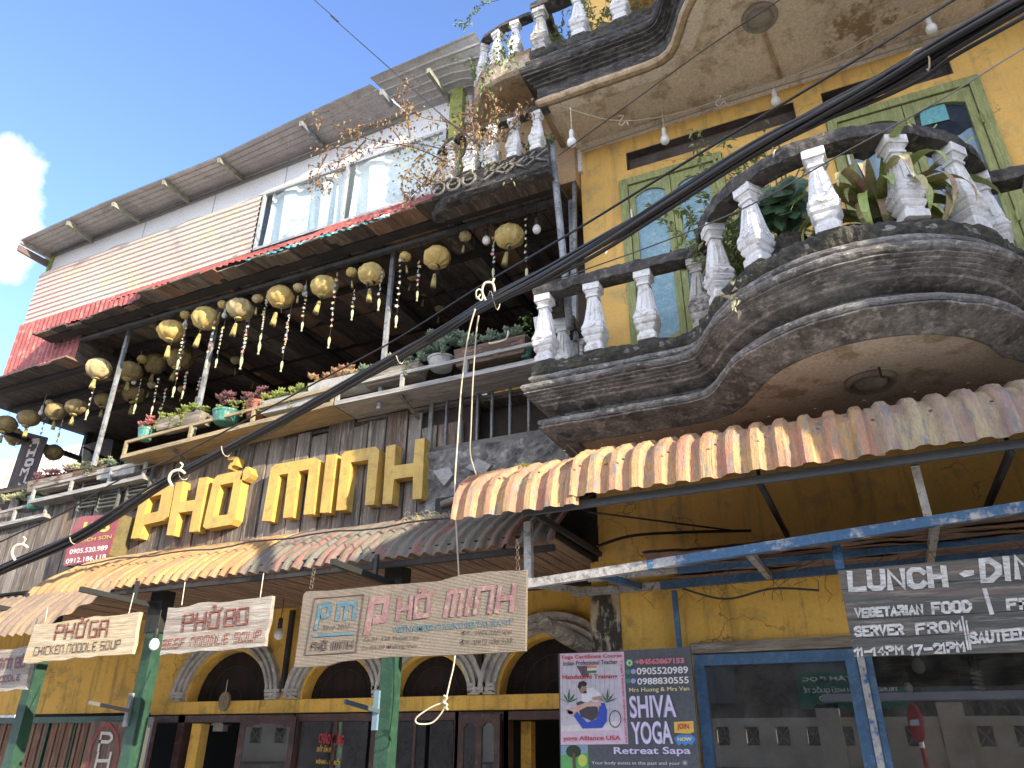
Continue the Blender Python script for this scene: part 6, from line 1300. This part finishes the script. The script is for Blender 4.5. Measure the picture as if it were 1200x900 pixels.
rope([(520, 815, 5.29), (524, 818, 5.28), (519, 822, 5.29), (524, 826, 5.28), (520, 830, 5.29)], .008, 'end_knot', rp)
rp2 = thing('rope', atD(560, 375, 5.75), 'shorter cream rope hanging beside the long one and ending behind the orange awning', 'rope')
rope([(561, 370, 5.7), (558, 392, 5.75), (554, 450, 5.8), (552, 500, 5.85), (551, 530, 5.9), (555, 548, 5.95), (558, 556, 6.0)], .006, 'strand', rp2)
for (x, y, D, l) in ((206, 564, 9.0, 'white hook ring on the bundle above the letter P'), (22, 651, 10.4, 'white hook ring on the bundle at the far left edge'), (571, 340, 5.85, 'white hook ring where the ropes are knotted')):
    D = LIM(x, y, D) - .05; t = thing('cable_hook', atD(x, y, D), l, 'hook'); s = D / 9
    rope([(x - 9 / s * .0 - 4, y + 6, D), (x - 8, y - 3, D), (x - 4, y - 11, D), (x + 5, y - 13, D), (x + 11, y - 9, D)] if x < 300 else [(x - 2, y + 12, D), (x - 6, y + 2, D), (x - 3, y - 8, D), (x + 6, y - 8, D), (x + 9, y + 2, D)], .014 if x < 300 else .010, 'ring', t)
    rope([(x + 4, y - 13, D), (x + 8, y - 19, D), (x + 5, y - 22, D)] if x < 300 else [(x + 6, y - 8, D), (x + 8, y - 14, D)], .009, 'pin', t)

# ---------------- plants ----------------
LEAF = mat('mid_green_leaf', (.12, .20, .045), (.08, .15, .03), (.18, .26, .07), scale=9, bump=.1, rough=.5)
LEAFD = mat('dark_green_leaf', (.07, .14, .06), (.045, .105, .045), (.13, .20, .09), scale=6, bump=.15, rough=.4)
SUCG = mat('yellow_green_succulent', (.30, .36, .09), (.22, .29, .07), (.38, .42, .16), scale=12, bump=.1, rough=.5)
SUCB = mat('grey_green_succulent', (.20, .27, .19), (.14, .21, .13), (.28, .34, .26), scale=12, bump=.1, rough=.5)
SUCP = mat('pink_succulent', (.42, .16, .14), (.34, .11, .11), (.50, .28, .22), scale=12, bump=.1, rough=.5)
SUCM = mat('purple_succulent', (.20, .09, .10), (.15, .065, .08), (.30, .18, .17), scale=12, bump=.1, rough=.5)
DRYL = mat('dry_russet_leaf', (.28, .18, .10), (.22, .13, .08), (.34, .29, .14), scale=12, bump=.1)
STEM = flat('brown_stem', (.14, .09, .06), .9)
def rosette(mb, c, r, n=14, el=.5):
    c = Vector(c)
    for k in range(n):
        a = k * 2.4; h = k / n; e = el + h * 1.0; L_ = r * (1.05 - .55 * h)
        d = Vector((cos(a) * cos(e), sin(a) * cos(e), sin(e))); s = d.cross(Vector((0, 0, 1))); s = s.normalized() * L_ * .24; u = d.cross(s).normalized() * L_ * .12
        m_ = c + d * L_ * .6
        mb.add([c, m_ + s, c + d * L_, m_ - s, m_ + u], [(0, 1, 4), (1, 2, 4), (2, 3, 4), (3, 0, 4)])
def leafq(mb, p, d, L_, w, droop=.3, roll=None):
    d = d.normalized(); s = d.cross(Vector((0, 0, 1)))
    if s.length < .1: s = Vector((1, 0, 0))
    s = s.normalized(); s.rotate(Matrix.Rotation(ru(-.9, .9) if roll is None else roll, 3, d)); n_ = s.cross(d) * (w * .25)
    a = p + d * L_ * .4; b = p + d * L_ - Vector((0, 0, droop * L_))
    mb.add([p, a + s * w / 2 + n_, b, a - s * w / 2 + n_, a], [(0, 1, 4), (1, 2, 4), (2, 3, 4), (3, 0, 4)])
def pot(px, py, Y, r, h, m, lab, grp='pots and troughs on the plank shelves', box=None):
    c = at(px, py, Y); t = thing('potted_succulent', c, lab, 'potted plant', grp)
    if box:
        w_ = box; b = MB(); b.hexa([(c.x - w_ * .47, c.y - .07, c.z), (c.x + w_ * .47, c.y - .07, c.z), (c.x + w_ * .5, c.y - .09, c.z + h), (c.x - w_ * .5, c.y - .09, c.z + h), (c.x - w_ * .47, c.y + .09, c.z), (c.x + w_ * .47, c.y + .09, c.z), (c.x + w_ * .5, c.y + .11, c.z + h), (c.x - w_ * .5, c.y + .11, c.z + h)])
        b.build('trough', m, t)
    else: MB().lathe([(r * .72, 0), (r * .78, .01), (r * .95, h * .82), (r, h * .84), (r * 1.02, h), (r * .88, h), (r * .85, h * .9)], 18, c).build('pot', m, t, smooth=False)
    return c, t
def suc(c, t, m, n, sx, r, h, trail=0, sy=.07, nm='succulent_rosettes'):
    b = MB()
    for k in range(n):
        p = Vector(c) + Vector((ru(-sx, sx), ru(-sy, sy), h + ru(-.01, .05) + .03 * sin(k)))
        rosette(b, p, r * ru(.7, 1.2), 13, ru(.2, .6))
    st_ = MB()
    for k in range(trail):
        p = Vector(c) + Vector((ru(-sx, sx), -sy - .02, h)); q = [p]
        for j in range(5): p = p + Vector((ru(-.02, .02), ru(-.015, .005), -ru(.02, .05))); q.append(p); rosette(b, p, r * .5, 8, .3)
        st_.tube(q, .004, 4)
    b.build(nm, m, t)
    if trail: st_.build('stems', STEM, t)
random.seed(21)
c, t = pot(169, 516, 5.9, .10, .15, TEAL, 'small green glazed pot of pink red succulents at the left end of the long shelf'); suc(c, t, SUCP, 12, .11, .085, .17)
c, t = pot(213, 502, 5.95, 0, .14, WOODX, 'narrow wooden trough of yellow green succulents spilling over the shelf rail', box=.75); suc(c, t, SUCG, 46, .36, .07, .17, 5)
c, t = pot(264, 497, 5.92, .17, .15, TEAL, 'wide green basin with one pink rosette and yellow green cushions'); suc(c, t, SUCG, 14, .15, .06, .17); suc((c.x - .07, c.y, c.z + .14), t, SUCM, 8, .08, .11, .17, nm='pink_rosettes')
c, t = pot(299, 490, 5.93, .13, .19, TERRA, 'terracotta pot overflowing with purple succulents'); suc(c, t, SUCM, 42, .20, .06, .26, 4, .1); suc((c.x - .12, c.y - .05, c.z), t, SUCG, 8, .08, .06, .16, 1, nm='green_rosettes')
c, t = pot(343, 481, 5.92, 0, .15, GREYP, 'grey trough of bright yellow green succulents below the long star strings', box=.85); suc(c, t, SUCG, 56, .46, .07, .20, 2)
c, t = pot(399, 462, 5.92, 0, .17, GREYP, 'grey trough holding pinkish orange and yellow rosettes right behind the cable bundle', box=.8); suc((c.x - .12, c.y, c.z), t, mat('orange_pink_succulent', (.46, .26, .14), (.40, .18, .12), (.46, .40, .20), scale=12, rough=.5), 26, .30, .09, .21); suc((c.x + .2, c.y, c.z), t, SUCB, 14, .22, .07, .19, nm='grey_rosettes')
c, t = pot(462, 449, 5.92, 0, .15, WOODX, 'plank trough of pale grey green succulents just right of the middle terrace post', box=.7); suc(c, t, SUCB, 34, .38, .075, .18, 2); suc((c.x - .05, c.y, c.z), t, mat('cream_green_succulent', (.45, .46, .28), (.38, .40, .22), scale=12, rough=.5), 8, .12, .08, .26, nm='cream_rosettes')
c, t = pot(517, 433, 5.92, .15, .12, GREYP, 'low grey bowl of tall grey green succulents left of the ropes'); suc(c, t, SUCB, 34, .26, .085, .26, 3, .1); suc((c.x + .02, c.y, c.z), t, SUCB, 14, .18, .09, .38, nm='upper_rosettes')
c, t = pot(577, 425, 5.9, 0, .19, BARK, 'rough bark planter of blue grey rosettes right of the ropes', box=.80); suc((c.x - .05, c.y, c.z), t, SUCB, 30, .36, .10, .23, 0, .08)
MB().tube(smoothpath([(c.x + .02, c.y - .12, c.z + .16), (c.x + .1, c.y - .2, c.z + .10), (c.x + .24, c.y - .2, c.z + .11), (c.x + .25, c.y - .16, c.z + .22)], 6), .010, 6).build('curled_stem', ROPE, t)
c, t = pot(616, 420, 5.92, .06, .1, TEAL, 'leafy green sprig in a tiny pot beside the corner baluster')
b = MB()
for k in range(60): p = Vector(c) + Vector((ru(-.08, .08), ru(-.08, .08), ru(.08, .52))); leafq(b, p, Vector((ru(-1, 1), ru(-1, 1), ru(-.2, .6))), .05, .04)
b.build('leaves', LEAF, t); t2 = thing('broken_tile', at(627, 440, 5.75), 'upright white tile standing between shelf end and corner baluster', 'tile'); MB().prism([at(x, y, 5.75) for x, y in ((633, 430), (625, 372), (636, 369), (643, 428))][::-1], (0, .05, 0)).build('slab', BAL, t2)
c, t = pot(62, 574, 6.1, 0, .15, WOODX, 'long trough of dusty pink and cream succulents on the lower left shelf', box=.9); suc((c.x - .1, c.y, c.z), t, SUCM, 34, .42, .08, .19, 2); 
c, t = pot(100, 565, 6.1, 0, .14, BARK, 'bark trough of pale cream green succulents in the middle of the lower left shelf', box=.8); suc(c, t, mat('cream_green_succulent', (.45, .46, .28)), 44, .44, .07, .20, 2)
c, t = pot(140, 560, 6.1, 0, .13, GREYP, 'grey trough of dull green succulents at the right end of the lower left shelf', box=.7); suc(c, t, SUCB, 34, .40, .06, .17)
c, t = pot(41, 598, 6.2, .13, .17, TEAL, 'dark green pot on the lowest left shelf'); suc((c.x - .3, c.y, c.z), t, MATS['cream_green_succulent'], 40, .55, .09, .2)
# big strap leaved bromeliad on the curved balcony
bc = Vector((.58, 4.78, LOWZ + .24)); t = thing('strap_leaved_plant', bc, 'large strap leaved plant with green and browning leaves on the curved balcony behind the balusters', 'plant')
MB().lathe([(.12, -.28), (.17, .02), (.17, .04), (.15, .04)], 16, bc).build('pot', DARKW, t)
BG = mat('strap_leaf_green', (.34, .42, .12), (.25, .35, .09), (.46, .47, .20), scale=5, bump=.15, rough=.45); BR2 = mat('strap_leaf_browning', (.50, .44, .20), (.40, .25, .19), (.26, .30, .10), scale=5, bump=.2, rough=.5)
g1, g2 = MB(), MB()
def strap(mb, az, L_, lift, w_, curl):
    d = Vector((cos(az), sin(az), 0)); s = Vector((-sin(az), cos(az), 0)); p = bc + Vector((0, 0, .06)) + d * .05; e = lift; b0 = len(mb.v); n = 12
    for i in range(n + 1):
        t_ = i / n; ww = w_ * (.55 + 1.1 * t_ - 1.6 * t_ ** 3) if t_ < .97 else .002; ww = max(ww, .002)
        mb.v += [p + s * ww, p - Vector((0, 0, .012)) - s * 0, p - s * ww]
        p = p + (d * cos(e) + Vector((0, 0, sin(e)))) * L_ / n; e -= curl / n * (1 + t_)
    for i in range(n):
        q_ = b0 + i * 3; mb.f += [[q_, q_ + 1, q_ + 4, q_ + 3], [q_ + 1, q_ + 2, q_ + 5, q_ + 4]]
for k in range(46):
    az = k * 2.399 + .2; strap((g1 if k % 5 not in (1, 3) else g2), az, ru(.6, .95), ru(.7, 1.35), ru(.034, .052), ru(1.4, 2.8))
for az, L_, li, cu_ in ((3.5, .8, 1.0, 3.4), (4.3, .7, .9, 3.6), (4.7, .65, .8, 3.6), (5.1, .75, .9, 3.5), (3.9, .9, 1.1, 3.2), (5.7, .8, .9, 3.2)): strap(g2, az, L_, li, .045, cu_)
for az, L_, li in ((5.9, .75, 1.25), (.3, .8, 1.1), (6.2, .8, 1.0)): strap(g1, az, L_, li, .035, .5)
g1.build('green_leaves', BG, t); g2.build('browning_leaves', BR2, t)
# heart leaved plant
hc = Vector((-.04, 4.72, LOWZ + .30)); t = thing('heart_leaved_plant', hc, 'dark green plant with drooping heart shaped leaves left of the strap leaved plant', 'plant')
MB().lathe([(.09, -.2), (.12, .0), (.13, .02), (.11, .02)], 14, hc).build('pot', DARKW, t)
sm, lm_, sd = MB(), MB(), MB()
for k in range(13):
    top = hc + Vector((ru(-.42, .28), ru(-.2, .25), ru(.55, 1.0))); pts = smoothpath([hc + Vector((0, 0, .15)), hc.lerp(top, .5) + Vector((ru(-.05, .05), 0, .08)), top], 5); sm.tube(pts, .006, 5)
    for j in range(5):
        p = pts[4 + (j * 7) % (len(pts) - 4)]; d = Vector((ru(-1, 1), ru(-1, .3), ru(-.9, -.2))).normalized(); s = d.cross(Vector((0, 1, 0))).normalized(); L_ = ru(.15, .25); w_ = L_ * .40; n_ = s.cross(d) * L_ * .06
        q_ = p + d * .03; sm.tube([p, q_], .003, 3)
        o_ = [q_, q_ + s * w_ * .8 - d * L_ * .08, q_ + s * w_ + d * L_ * .25, q_ + s * w_ * .55 + d * L_ * .65, q_ + d * L_, q_ - s * w_ * .55 + d * L_ * .65, q_ - s * w_ + d * L_ * .25, q_ - s * w_ * .8 - d * L_ * .08]
        mid_ = [q_ + d * L_ * .3 - n_ * 1.5]; lm_.add(o_ + mid_, [(i, (i + 1) % 8, 8) for i in range(8)])
sm.build('stems', STEM, t); lm_.build('heart_leaves', LEAFD, t)
# feathery weeds on the balcony
def weed(c, lab, n, hgt, spread, m, name='feathery_weed', lean=(0, 0), lf=.045, grp=None, density=16):
    c = Vector(c); t = thing(name, c, lab, 'plant', grp); s_m, l_m = MB(), MB()
    for k in range(n):
        d = Vector((ru(-1, 1) * spread + lean[0], ru(-.7, .7) * spread + lean[1], 1)).normalized(); pts = [c + Vector((ru(-.06, .06), ru(-.04, .04), 0))]; H = hgt * ru(.55, 1.1)
        for j in range(7):
            d = (d + Vector((ru(-.22, .22), ru(-.22, .22), ru(-.12, .06)))).normalized(); pts.append(pts[-1] + d * H / 7)
        s_m.tube(pts, [.004 - .0004 * i for i in range(8)], 4)
        for j in range(density):
            f_ = ru(.15, 1) * 6.99; i_ = int(f_); p = pts[i_].lerp(pts[i_ + 1], f_ - i_); leafq(l_m, p, Vector((ru(-1, 1), ru(-1, 1), ru(-.3, .7))), lf * ru(.6, 1.3), lf * .35)
    s_m.build('stems', STEM if m is not LEAF else flat('green_stem', (.16, .2, .07)), t); l_m.build('leaves', m, t); return t
WD = mat('pale_weed_green', (.26, .32, .12), (.18, .25, .08), (.36, .38, .20), scale=12, rough=.6)
weed((-.45, 5.15, LOWZ + .02), 'tall pale feathery weed behind the left flank of the curved balustrade', 26, 1.75, .30, WD, density=70, lf=.085)
weed((-.15, 5.5, LOWZ + .02), 'thin seeding weed rising above the handrail near the heart leaved plant', 14, 1.9, .22, WD, density=60, lf=.07)
for (x, y, z, l, n, h_) in ((-2.95, 5.45, 6.98, 'green weed among the balusters of the small left balcony', 8, .5), (-2.45, 5.45, 6.98, 'dense green weed at the right end of the small left balcony', 10, .45), (-2.15, 5.4, 6.98, 'bright fern like weed beside the black balcony corner', 8, .4)): weed((x, y, z), l, n, h_, .35, LEAF, density=30)
for (x, y, l) in ((-1.6, 5.35, 'yellow green grass tuft behind the second upper baluster'), (-1.15, 5.35, 'yellow green grass tuft behind the third upper baluster'), (-1.9, 5.4, 'dry grass tuft at the upper balcony corner')): weed((x, y, UPZ + .03), l, 16, .75, .35, WD, name='grass_tuft', density=26, lf=.06)
weed((-2.95, 5.45, 8.52), 'fresh green fern overhanging the topmost small balcony', 10, .55, .7, LEAF, density=26)
# trailing sprigs
def trail(pts, Y, lab, m, dens, lf, stem=.004, side=.05):
    P = smoothpath([at(x, y, Y) for x, y in pts], 6); t = thing('trailing_sprig', P[0], lab, 'plant'); a, b = MB(), MB(); a.tube(P, stem, 4)
    for k in range(dens):
        p = P[int(ru(2, len(P) - 1))]; q_ = p + Vector((ru(-side, side), ru(-side, side), ru(-side, side))); leafq(b, q_, Vector((ru(-1, 1), ru(-1, 1), ru(-1, 1))), lf * ru(.6, 1.3), lf * .5)
    a.build('stem', STEM, t); b.build('leaves', m, t)
trail([(588, 60), (572, 80), (568, 100), (576, 112)], 4.95, 'green sprig dangling in front of the eave end', LEAF, 60, .05)
trail([(585, 0), (560, 8), (548, 26), (533, 28)], 4.95, 'thin green sprig against the sky at the top', LEAF, 50, .05)
trail([(600, 40), (590, 55), (600, 75)], 4.95, 'leafy sprig on the topmost curved rail', LEAF, 90, .05, side=.09)
trail([(876, 330), (866, 338), (862, 350), (858, 356)], 4.35, 'pale dry weed hanging from the balcony kink', flat('pale_weed', (.45, .43, .28)), 18, .07)
# the dry climber sprawling left from the small balcony
cl = thing('dry_climber', at(520, 200, 5.25), 'sprawling dry climber with russet leaves in front of the upper window', 'plant'); a, b = MB(), MB()
branches = [[(560, 180), (520, 175), (480, 165), (440, 172), (400, 178), (372, 180)], [(520, 185), (480, 168), (430, 160), (395, 150), (372, 140)], [(560, 170), (540, 150), (520, 138), (490, 132), (468, 122)], [(500, 172), (485, 190), (476, 215), (472, 232)], [(520, 190), (505, 205), (490, 222), (478, 235)], [(430, 165), (410, 176), (400, 190), (395, 212), (385, 228)], [(560, 175), (575, 150), (580, 125), (570, 108)], [(480, 160), (478, 135), (474, 110), (478, 95)], [(580, 170), (600, 150), (615, 135), (625, 120)], [(470, 165), (455, 150), (425, 152), (405, 160)], [(540, 180), (520, 200), (498, 212), (480, 205)], [(560, 180), (556, 150), (548, 130), (552, 118)], [(385, 182), (372, 200), (366, 222)], [(590, 170), (572, 158), (555, 150), (535, 160)]]
for i, br in enumerate(branches):
    Y_ = 5.2 - .03 * (i % 4); P = smoothpath([at(x, y, Y_) + Vector((0, ru(-.08, .08), 0)) for x, y in br], 6); a.tube(P, [.007 * (1 - k / len(P)) + .0025 for k in range(len(P))], 4)
    for k in range(100 if len(br) > 4 else 80):
        p = P[int(ru(3, len(P) - 1))] + Vector((random.gauss(0, .055), ru(-.08, .08), random.gauss(0, .055))); leafq(b, p, Vector((ru(-1, 1), ru(-1, 1), ru(-1, .6))), ru(.035, .07), ru(.02, .038))
a.build('twigs', STEM, cl); b.build('dry_leaves', DRYL, cl)
a = MB()
for k in range(260):
    p = at(ru(470, 600), ru(120, 215), 5.2) + Vector((0, ru(-.1, .1), 0)); leafq(a, p, Vector((ru(-1, 1), ru(-1, 1), ru(-1, .6))), ru(.03, .055), ru(.02, .03))
a.build('yellowing_leaves', mat('yellowing_leaf', (.36, .34, .13), (.30, .26, .10), scale=12), cl)
# moss tufts on the right awning
for (x, y, l) in ((712, 546, 'bright green moss tuft on the middle of the orange awning'), (613, 546, 'tiny green moss tuft on the left part of the orange awning')):
    b = MB(); c = at(x, y, 4.50)
    for k in range(50): rosette(b, c + Vector((random.gauss(0, .022), random.gauss(0, .015), random.gauss(0, .008))), .014, 6)
    tag(b.build('moss_tuft', MOSSL), l, 'moss')

# ---------------- left neighbour and what the street side shows ----------------
nb_ = thing('neighbouring_house', (-19, 13, 0), 'white ribbed siding of a neighbouring house beyond the far left of the terrace', 'building')
MB().grid(lambda u, v: (-27 + 9 * u, 12 - .03 * cos(u * 280), 8.8 * v), 400, 2).build('ribbed_siding', mat('white_siding', (.66, .64, .60), (.58, .55, .50), scale=1), nb_)
MB().box((-27, 12.1, 8.7), (-18.05, 18, 8.79)).build('roof', EAVE, nb_)
rn = thing('added_shade_house', (6.2, 6, 0), 'added unseen grey house beyond the right edge, shading the facade', 'building')
MB().box((4.1, 2.85, 0), (10, 12, 12.4)).build('wall', mat('grey_render', (.38, .36, .33), (.30, .28, .26), scale=1, bump=.2), rn)  # unseen block added to shade the curved balconies and awning
for zz in (1.2, 4.3, 7.6):
    for xx in (4.9, 7.1): f_ = MB().box((xx, 2.79, zz), (xx + 1.1, 2.86, zz + 1.5)).build('window_frame', WHITEW, rn); MB().box((xx + .06, 2.77, zz + .06), (xx + 1.04, 2.785, zz + 1.44)).build('window_pane', DARK, f_)
for yy_ in (3.2, 5.2):
    for zz in (4.3, 7.6): MB().box((4.04, yy_, zz), (4.11, yy_ + 1, zz + 1.4)).build('window_frame', WHITEW, rn)
gwl = thing('garden_wall', (-1, -4.2, 0), 'cream garden wall with square crossed vents across the street, seen mirrored in the shop windows', 'wall')
CRW = mat('cream_wall', (.46, .42, .34), (.38, .34, .28), scale=1.5, bump=.2)
m = MB(); m.box((-9, -4.2, 1.25), (5, -4.0, 1.63)).box((-9, -4.2, 1.95), (5, -4.0, 2.1)); xs_ = [-8.7 + .55 * k for k in range(26)]
for k, x in enumerate(xs_): m.box((x - .17, -4.2, 1.63), (x + .13, -4.0, 1.95)) if k < 25 else None
for x in (-7.3, -4.6, -1.0, 1.0, 3.2): m.box((x - .2, -4.2, 1.25), (x + .2, -3.93, 2.32))
m.build('upper_wall', CRW, gwl)
vb = MB()
for k, x in enumerate(xs_[:-1]):
    a, b = x + .13, x + .38; vb.bar((a, -4.1, 1.63), (b, -4.1, 1.95), .03, .03); vb.bar((b, -4.1, 1.63), (a, -4.1, 1.95), .03, .03)
vb.build('vent_crosses', flat('grey_cross', (.2, .19, .17)), gwl, kind='stuff')
MB().box((-9, -4.25, 0), (5, -3.97, 1.2)).build('stone_base', mat('blotched_stone', (.42, .42, .38), (.15, .16, .15), (.30, .30, .28), scale=1.8), gwl); MB().box((-9, -4.27, 1.2), (5, -3.93, 1.26)).build('ledge', flat('brown_ledge', (.16, .10, .07)), gwl)
fn_ = MB()
for k in range(60): x = -6 + k * .18; fn_.tube([(x, -4.1, 2.1), (x + .09, -4.1, 2.25), (x + .18, -4.1, 2.1)], .008, 4); fn_.tube([(x, -4.1, 2.1), (x, -4.1, 2.32)], .007, 4)
fn_.build('iron_railing', BLACKM, gwl)
tag(MB().box((-1.0, -3.6, 2.33), (4.4, -3.2, 2.45)).build('grey_awning', flat('dull_grey_canopy', (.34, .35, .40))), 'dull grey canopy edge across the street', 'awning')
hs = thing('house_across', (0, -9, 0), 'dark wooden house across the street behind the cream wall', 'building'); MB().box((-34, -12, 0), (9, -9, 4.2)).build('wall', DARKW, hs); MB().prism([(-34.5, -12.5, 4.2), (9.5, -12.5, 4.2), (9.5, -10.4, 5.6), (-34.5, -10.4, 5.6)], (0, 0, .1)).build('roof', BEAM, hs); MB().prism([(-34.5, -8.4, 4.2), (9.5, -8.4, 4.2), (9.5, -10.4, 5.6), (-34.5, -10.4, 5.6)], (0, 0, .1)).build('roof', BEAM, hs)
for k in range(7): MB().box((-10 + k * 2.7, -9.05, 2.6), (-8.8 + k * 2.7, -8.95, 4)).build('window', flat('dim_window', (.10, .11, .12), .2), hs)
gs = thing('green_sign', (-.55, -3.98, 2.2), 'green school sign across the street, seen mirrored in the blue framed window', 'sign')
MB().box((-1.45, -3.99, 2.25), (.35, -3.93, 2.88)).build('board', flat('green_board', (.02, .13, .08), .4), gs)
m = MB(); txt(m, 'TRUNG TÂM ĐỌC', (.25, -3.925, 2.70), (-1.35, -3.925, 2.70), (.25, -3.925, 2.80), 0, .02); txt(m, 'TRUNG TÂM ANH NGỮ QUỐC TẾ', (.25, -3.925, 2.50), (-1.35, -3.925, 2.50), (.25, -3.925, 2.63), 0, .02); txt(m, 'ĐT: 0214.392.0000', (.1, -3.925, 2.38), (-1.1, -3.925, 2.38), (.1, -3.925, 2.46), 0, .02); m.build('lettering', flat('white_print', (.72, .70, .68)), gs)
ns = thing('street_sign', (.42, -3.3, 0), 'red round no entry sign on a red and white pole across the street', 'sign')
MB().tube([(.42, -3.3, 0), (.42, -3.3, 1.7)], .035, 10).build('pole', flat('red_pole', (.40, .04, .05), .4), ns); MB().tube([(.42, -3.3, 1.6), (.42, -3.3, 1.72)], .037, 10).build('white_band', WHITEW, ns)
ca, sa = cos(1.25), sin(1.25); rd = lambda u, w, z: (.42 + u * ca - w * sa, -3.30 + u * sa + w * ca, z)
d = MB(); d.prism([rd(.3 * cos(2 * pi * k / 24), 0, 1.98 + .3 * sin(2 * pi * k / 24)) for k in range(24)], tuple(Vector(rd(0, .04, 0)) - Vector(rd(0, 0, 0)))); d.build('disc', flat('red_disc', (.42, .02, .03), .35), ns)
MB().prism([rd(-.2, -.004, 1.94), rd(.2, -.004, 1.94), rd(.2, -.004, 2.03), rd(-.2, -.004, 2.03)], tuple(Vector(rd(0, .05, 0)) - Vector(rd(0, 0, 0)))).build('white_bar', WHITEW, ns)

# small ornaments hanging in the first doorway
p = at(262, 822, 6.66); t = thing('woven_disc', p, 'small round woven disc hanging over the first doorway under the arch', 'ornament')
d_ = MB(); d_.prism([p + Vector((.075 * cos(2 * pi * k / 18), 0, .10 * sin(2 * pi * k / 18))) for k in range(18)], (0, .03, 0)); d_.build('disc', mat('woven_straw', (.30, .24, .14), (.22, .17, .10), scale=20, bump=.5), t)
MB().tube([p + Vector((0, .01, .09)), p + Vector((0, .01, .22))], .004, 4).build('cord', ROPE, t)
p = at(259, 850, 6.9); t = thing('pendant_house', p, 'tiny pale house shaped pendant on two cords inside the first doorway', 'ornament')
MB().box(p + Vector((-.07, -.04, -.06)), p + Vector((.07, .04, .0))).build('body', mat('pale_card', (.30, .28, .24), scale=9), t)
MB().prism([p + Vector((-.10, -.06, .0)), p + Vector((.10, -.06, .0)), p + Vector((0, -.06, .07))], (0, .12, 0)).build('roof', mat('pale_card', (.30, .28, .24)), t)
for sx in (-.05, .05): MB().tube([p + Vector((sx, 0, .03)), p + Vector((0, 0, .30))], .003, 4).build('cord', ROPE, t)
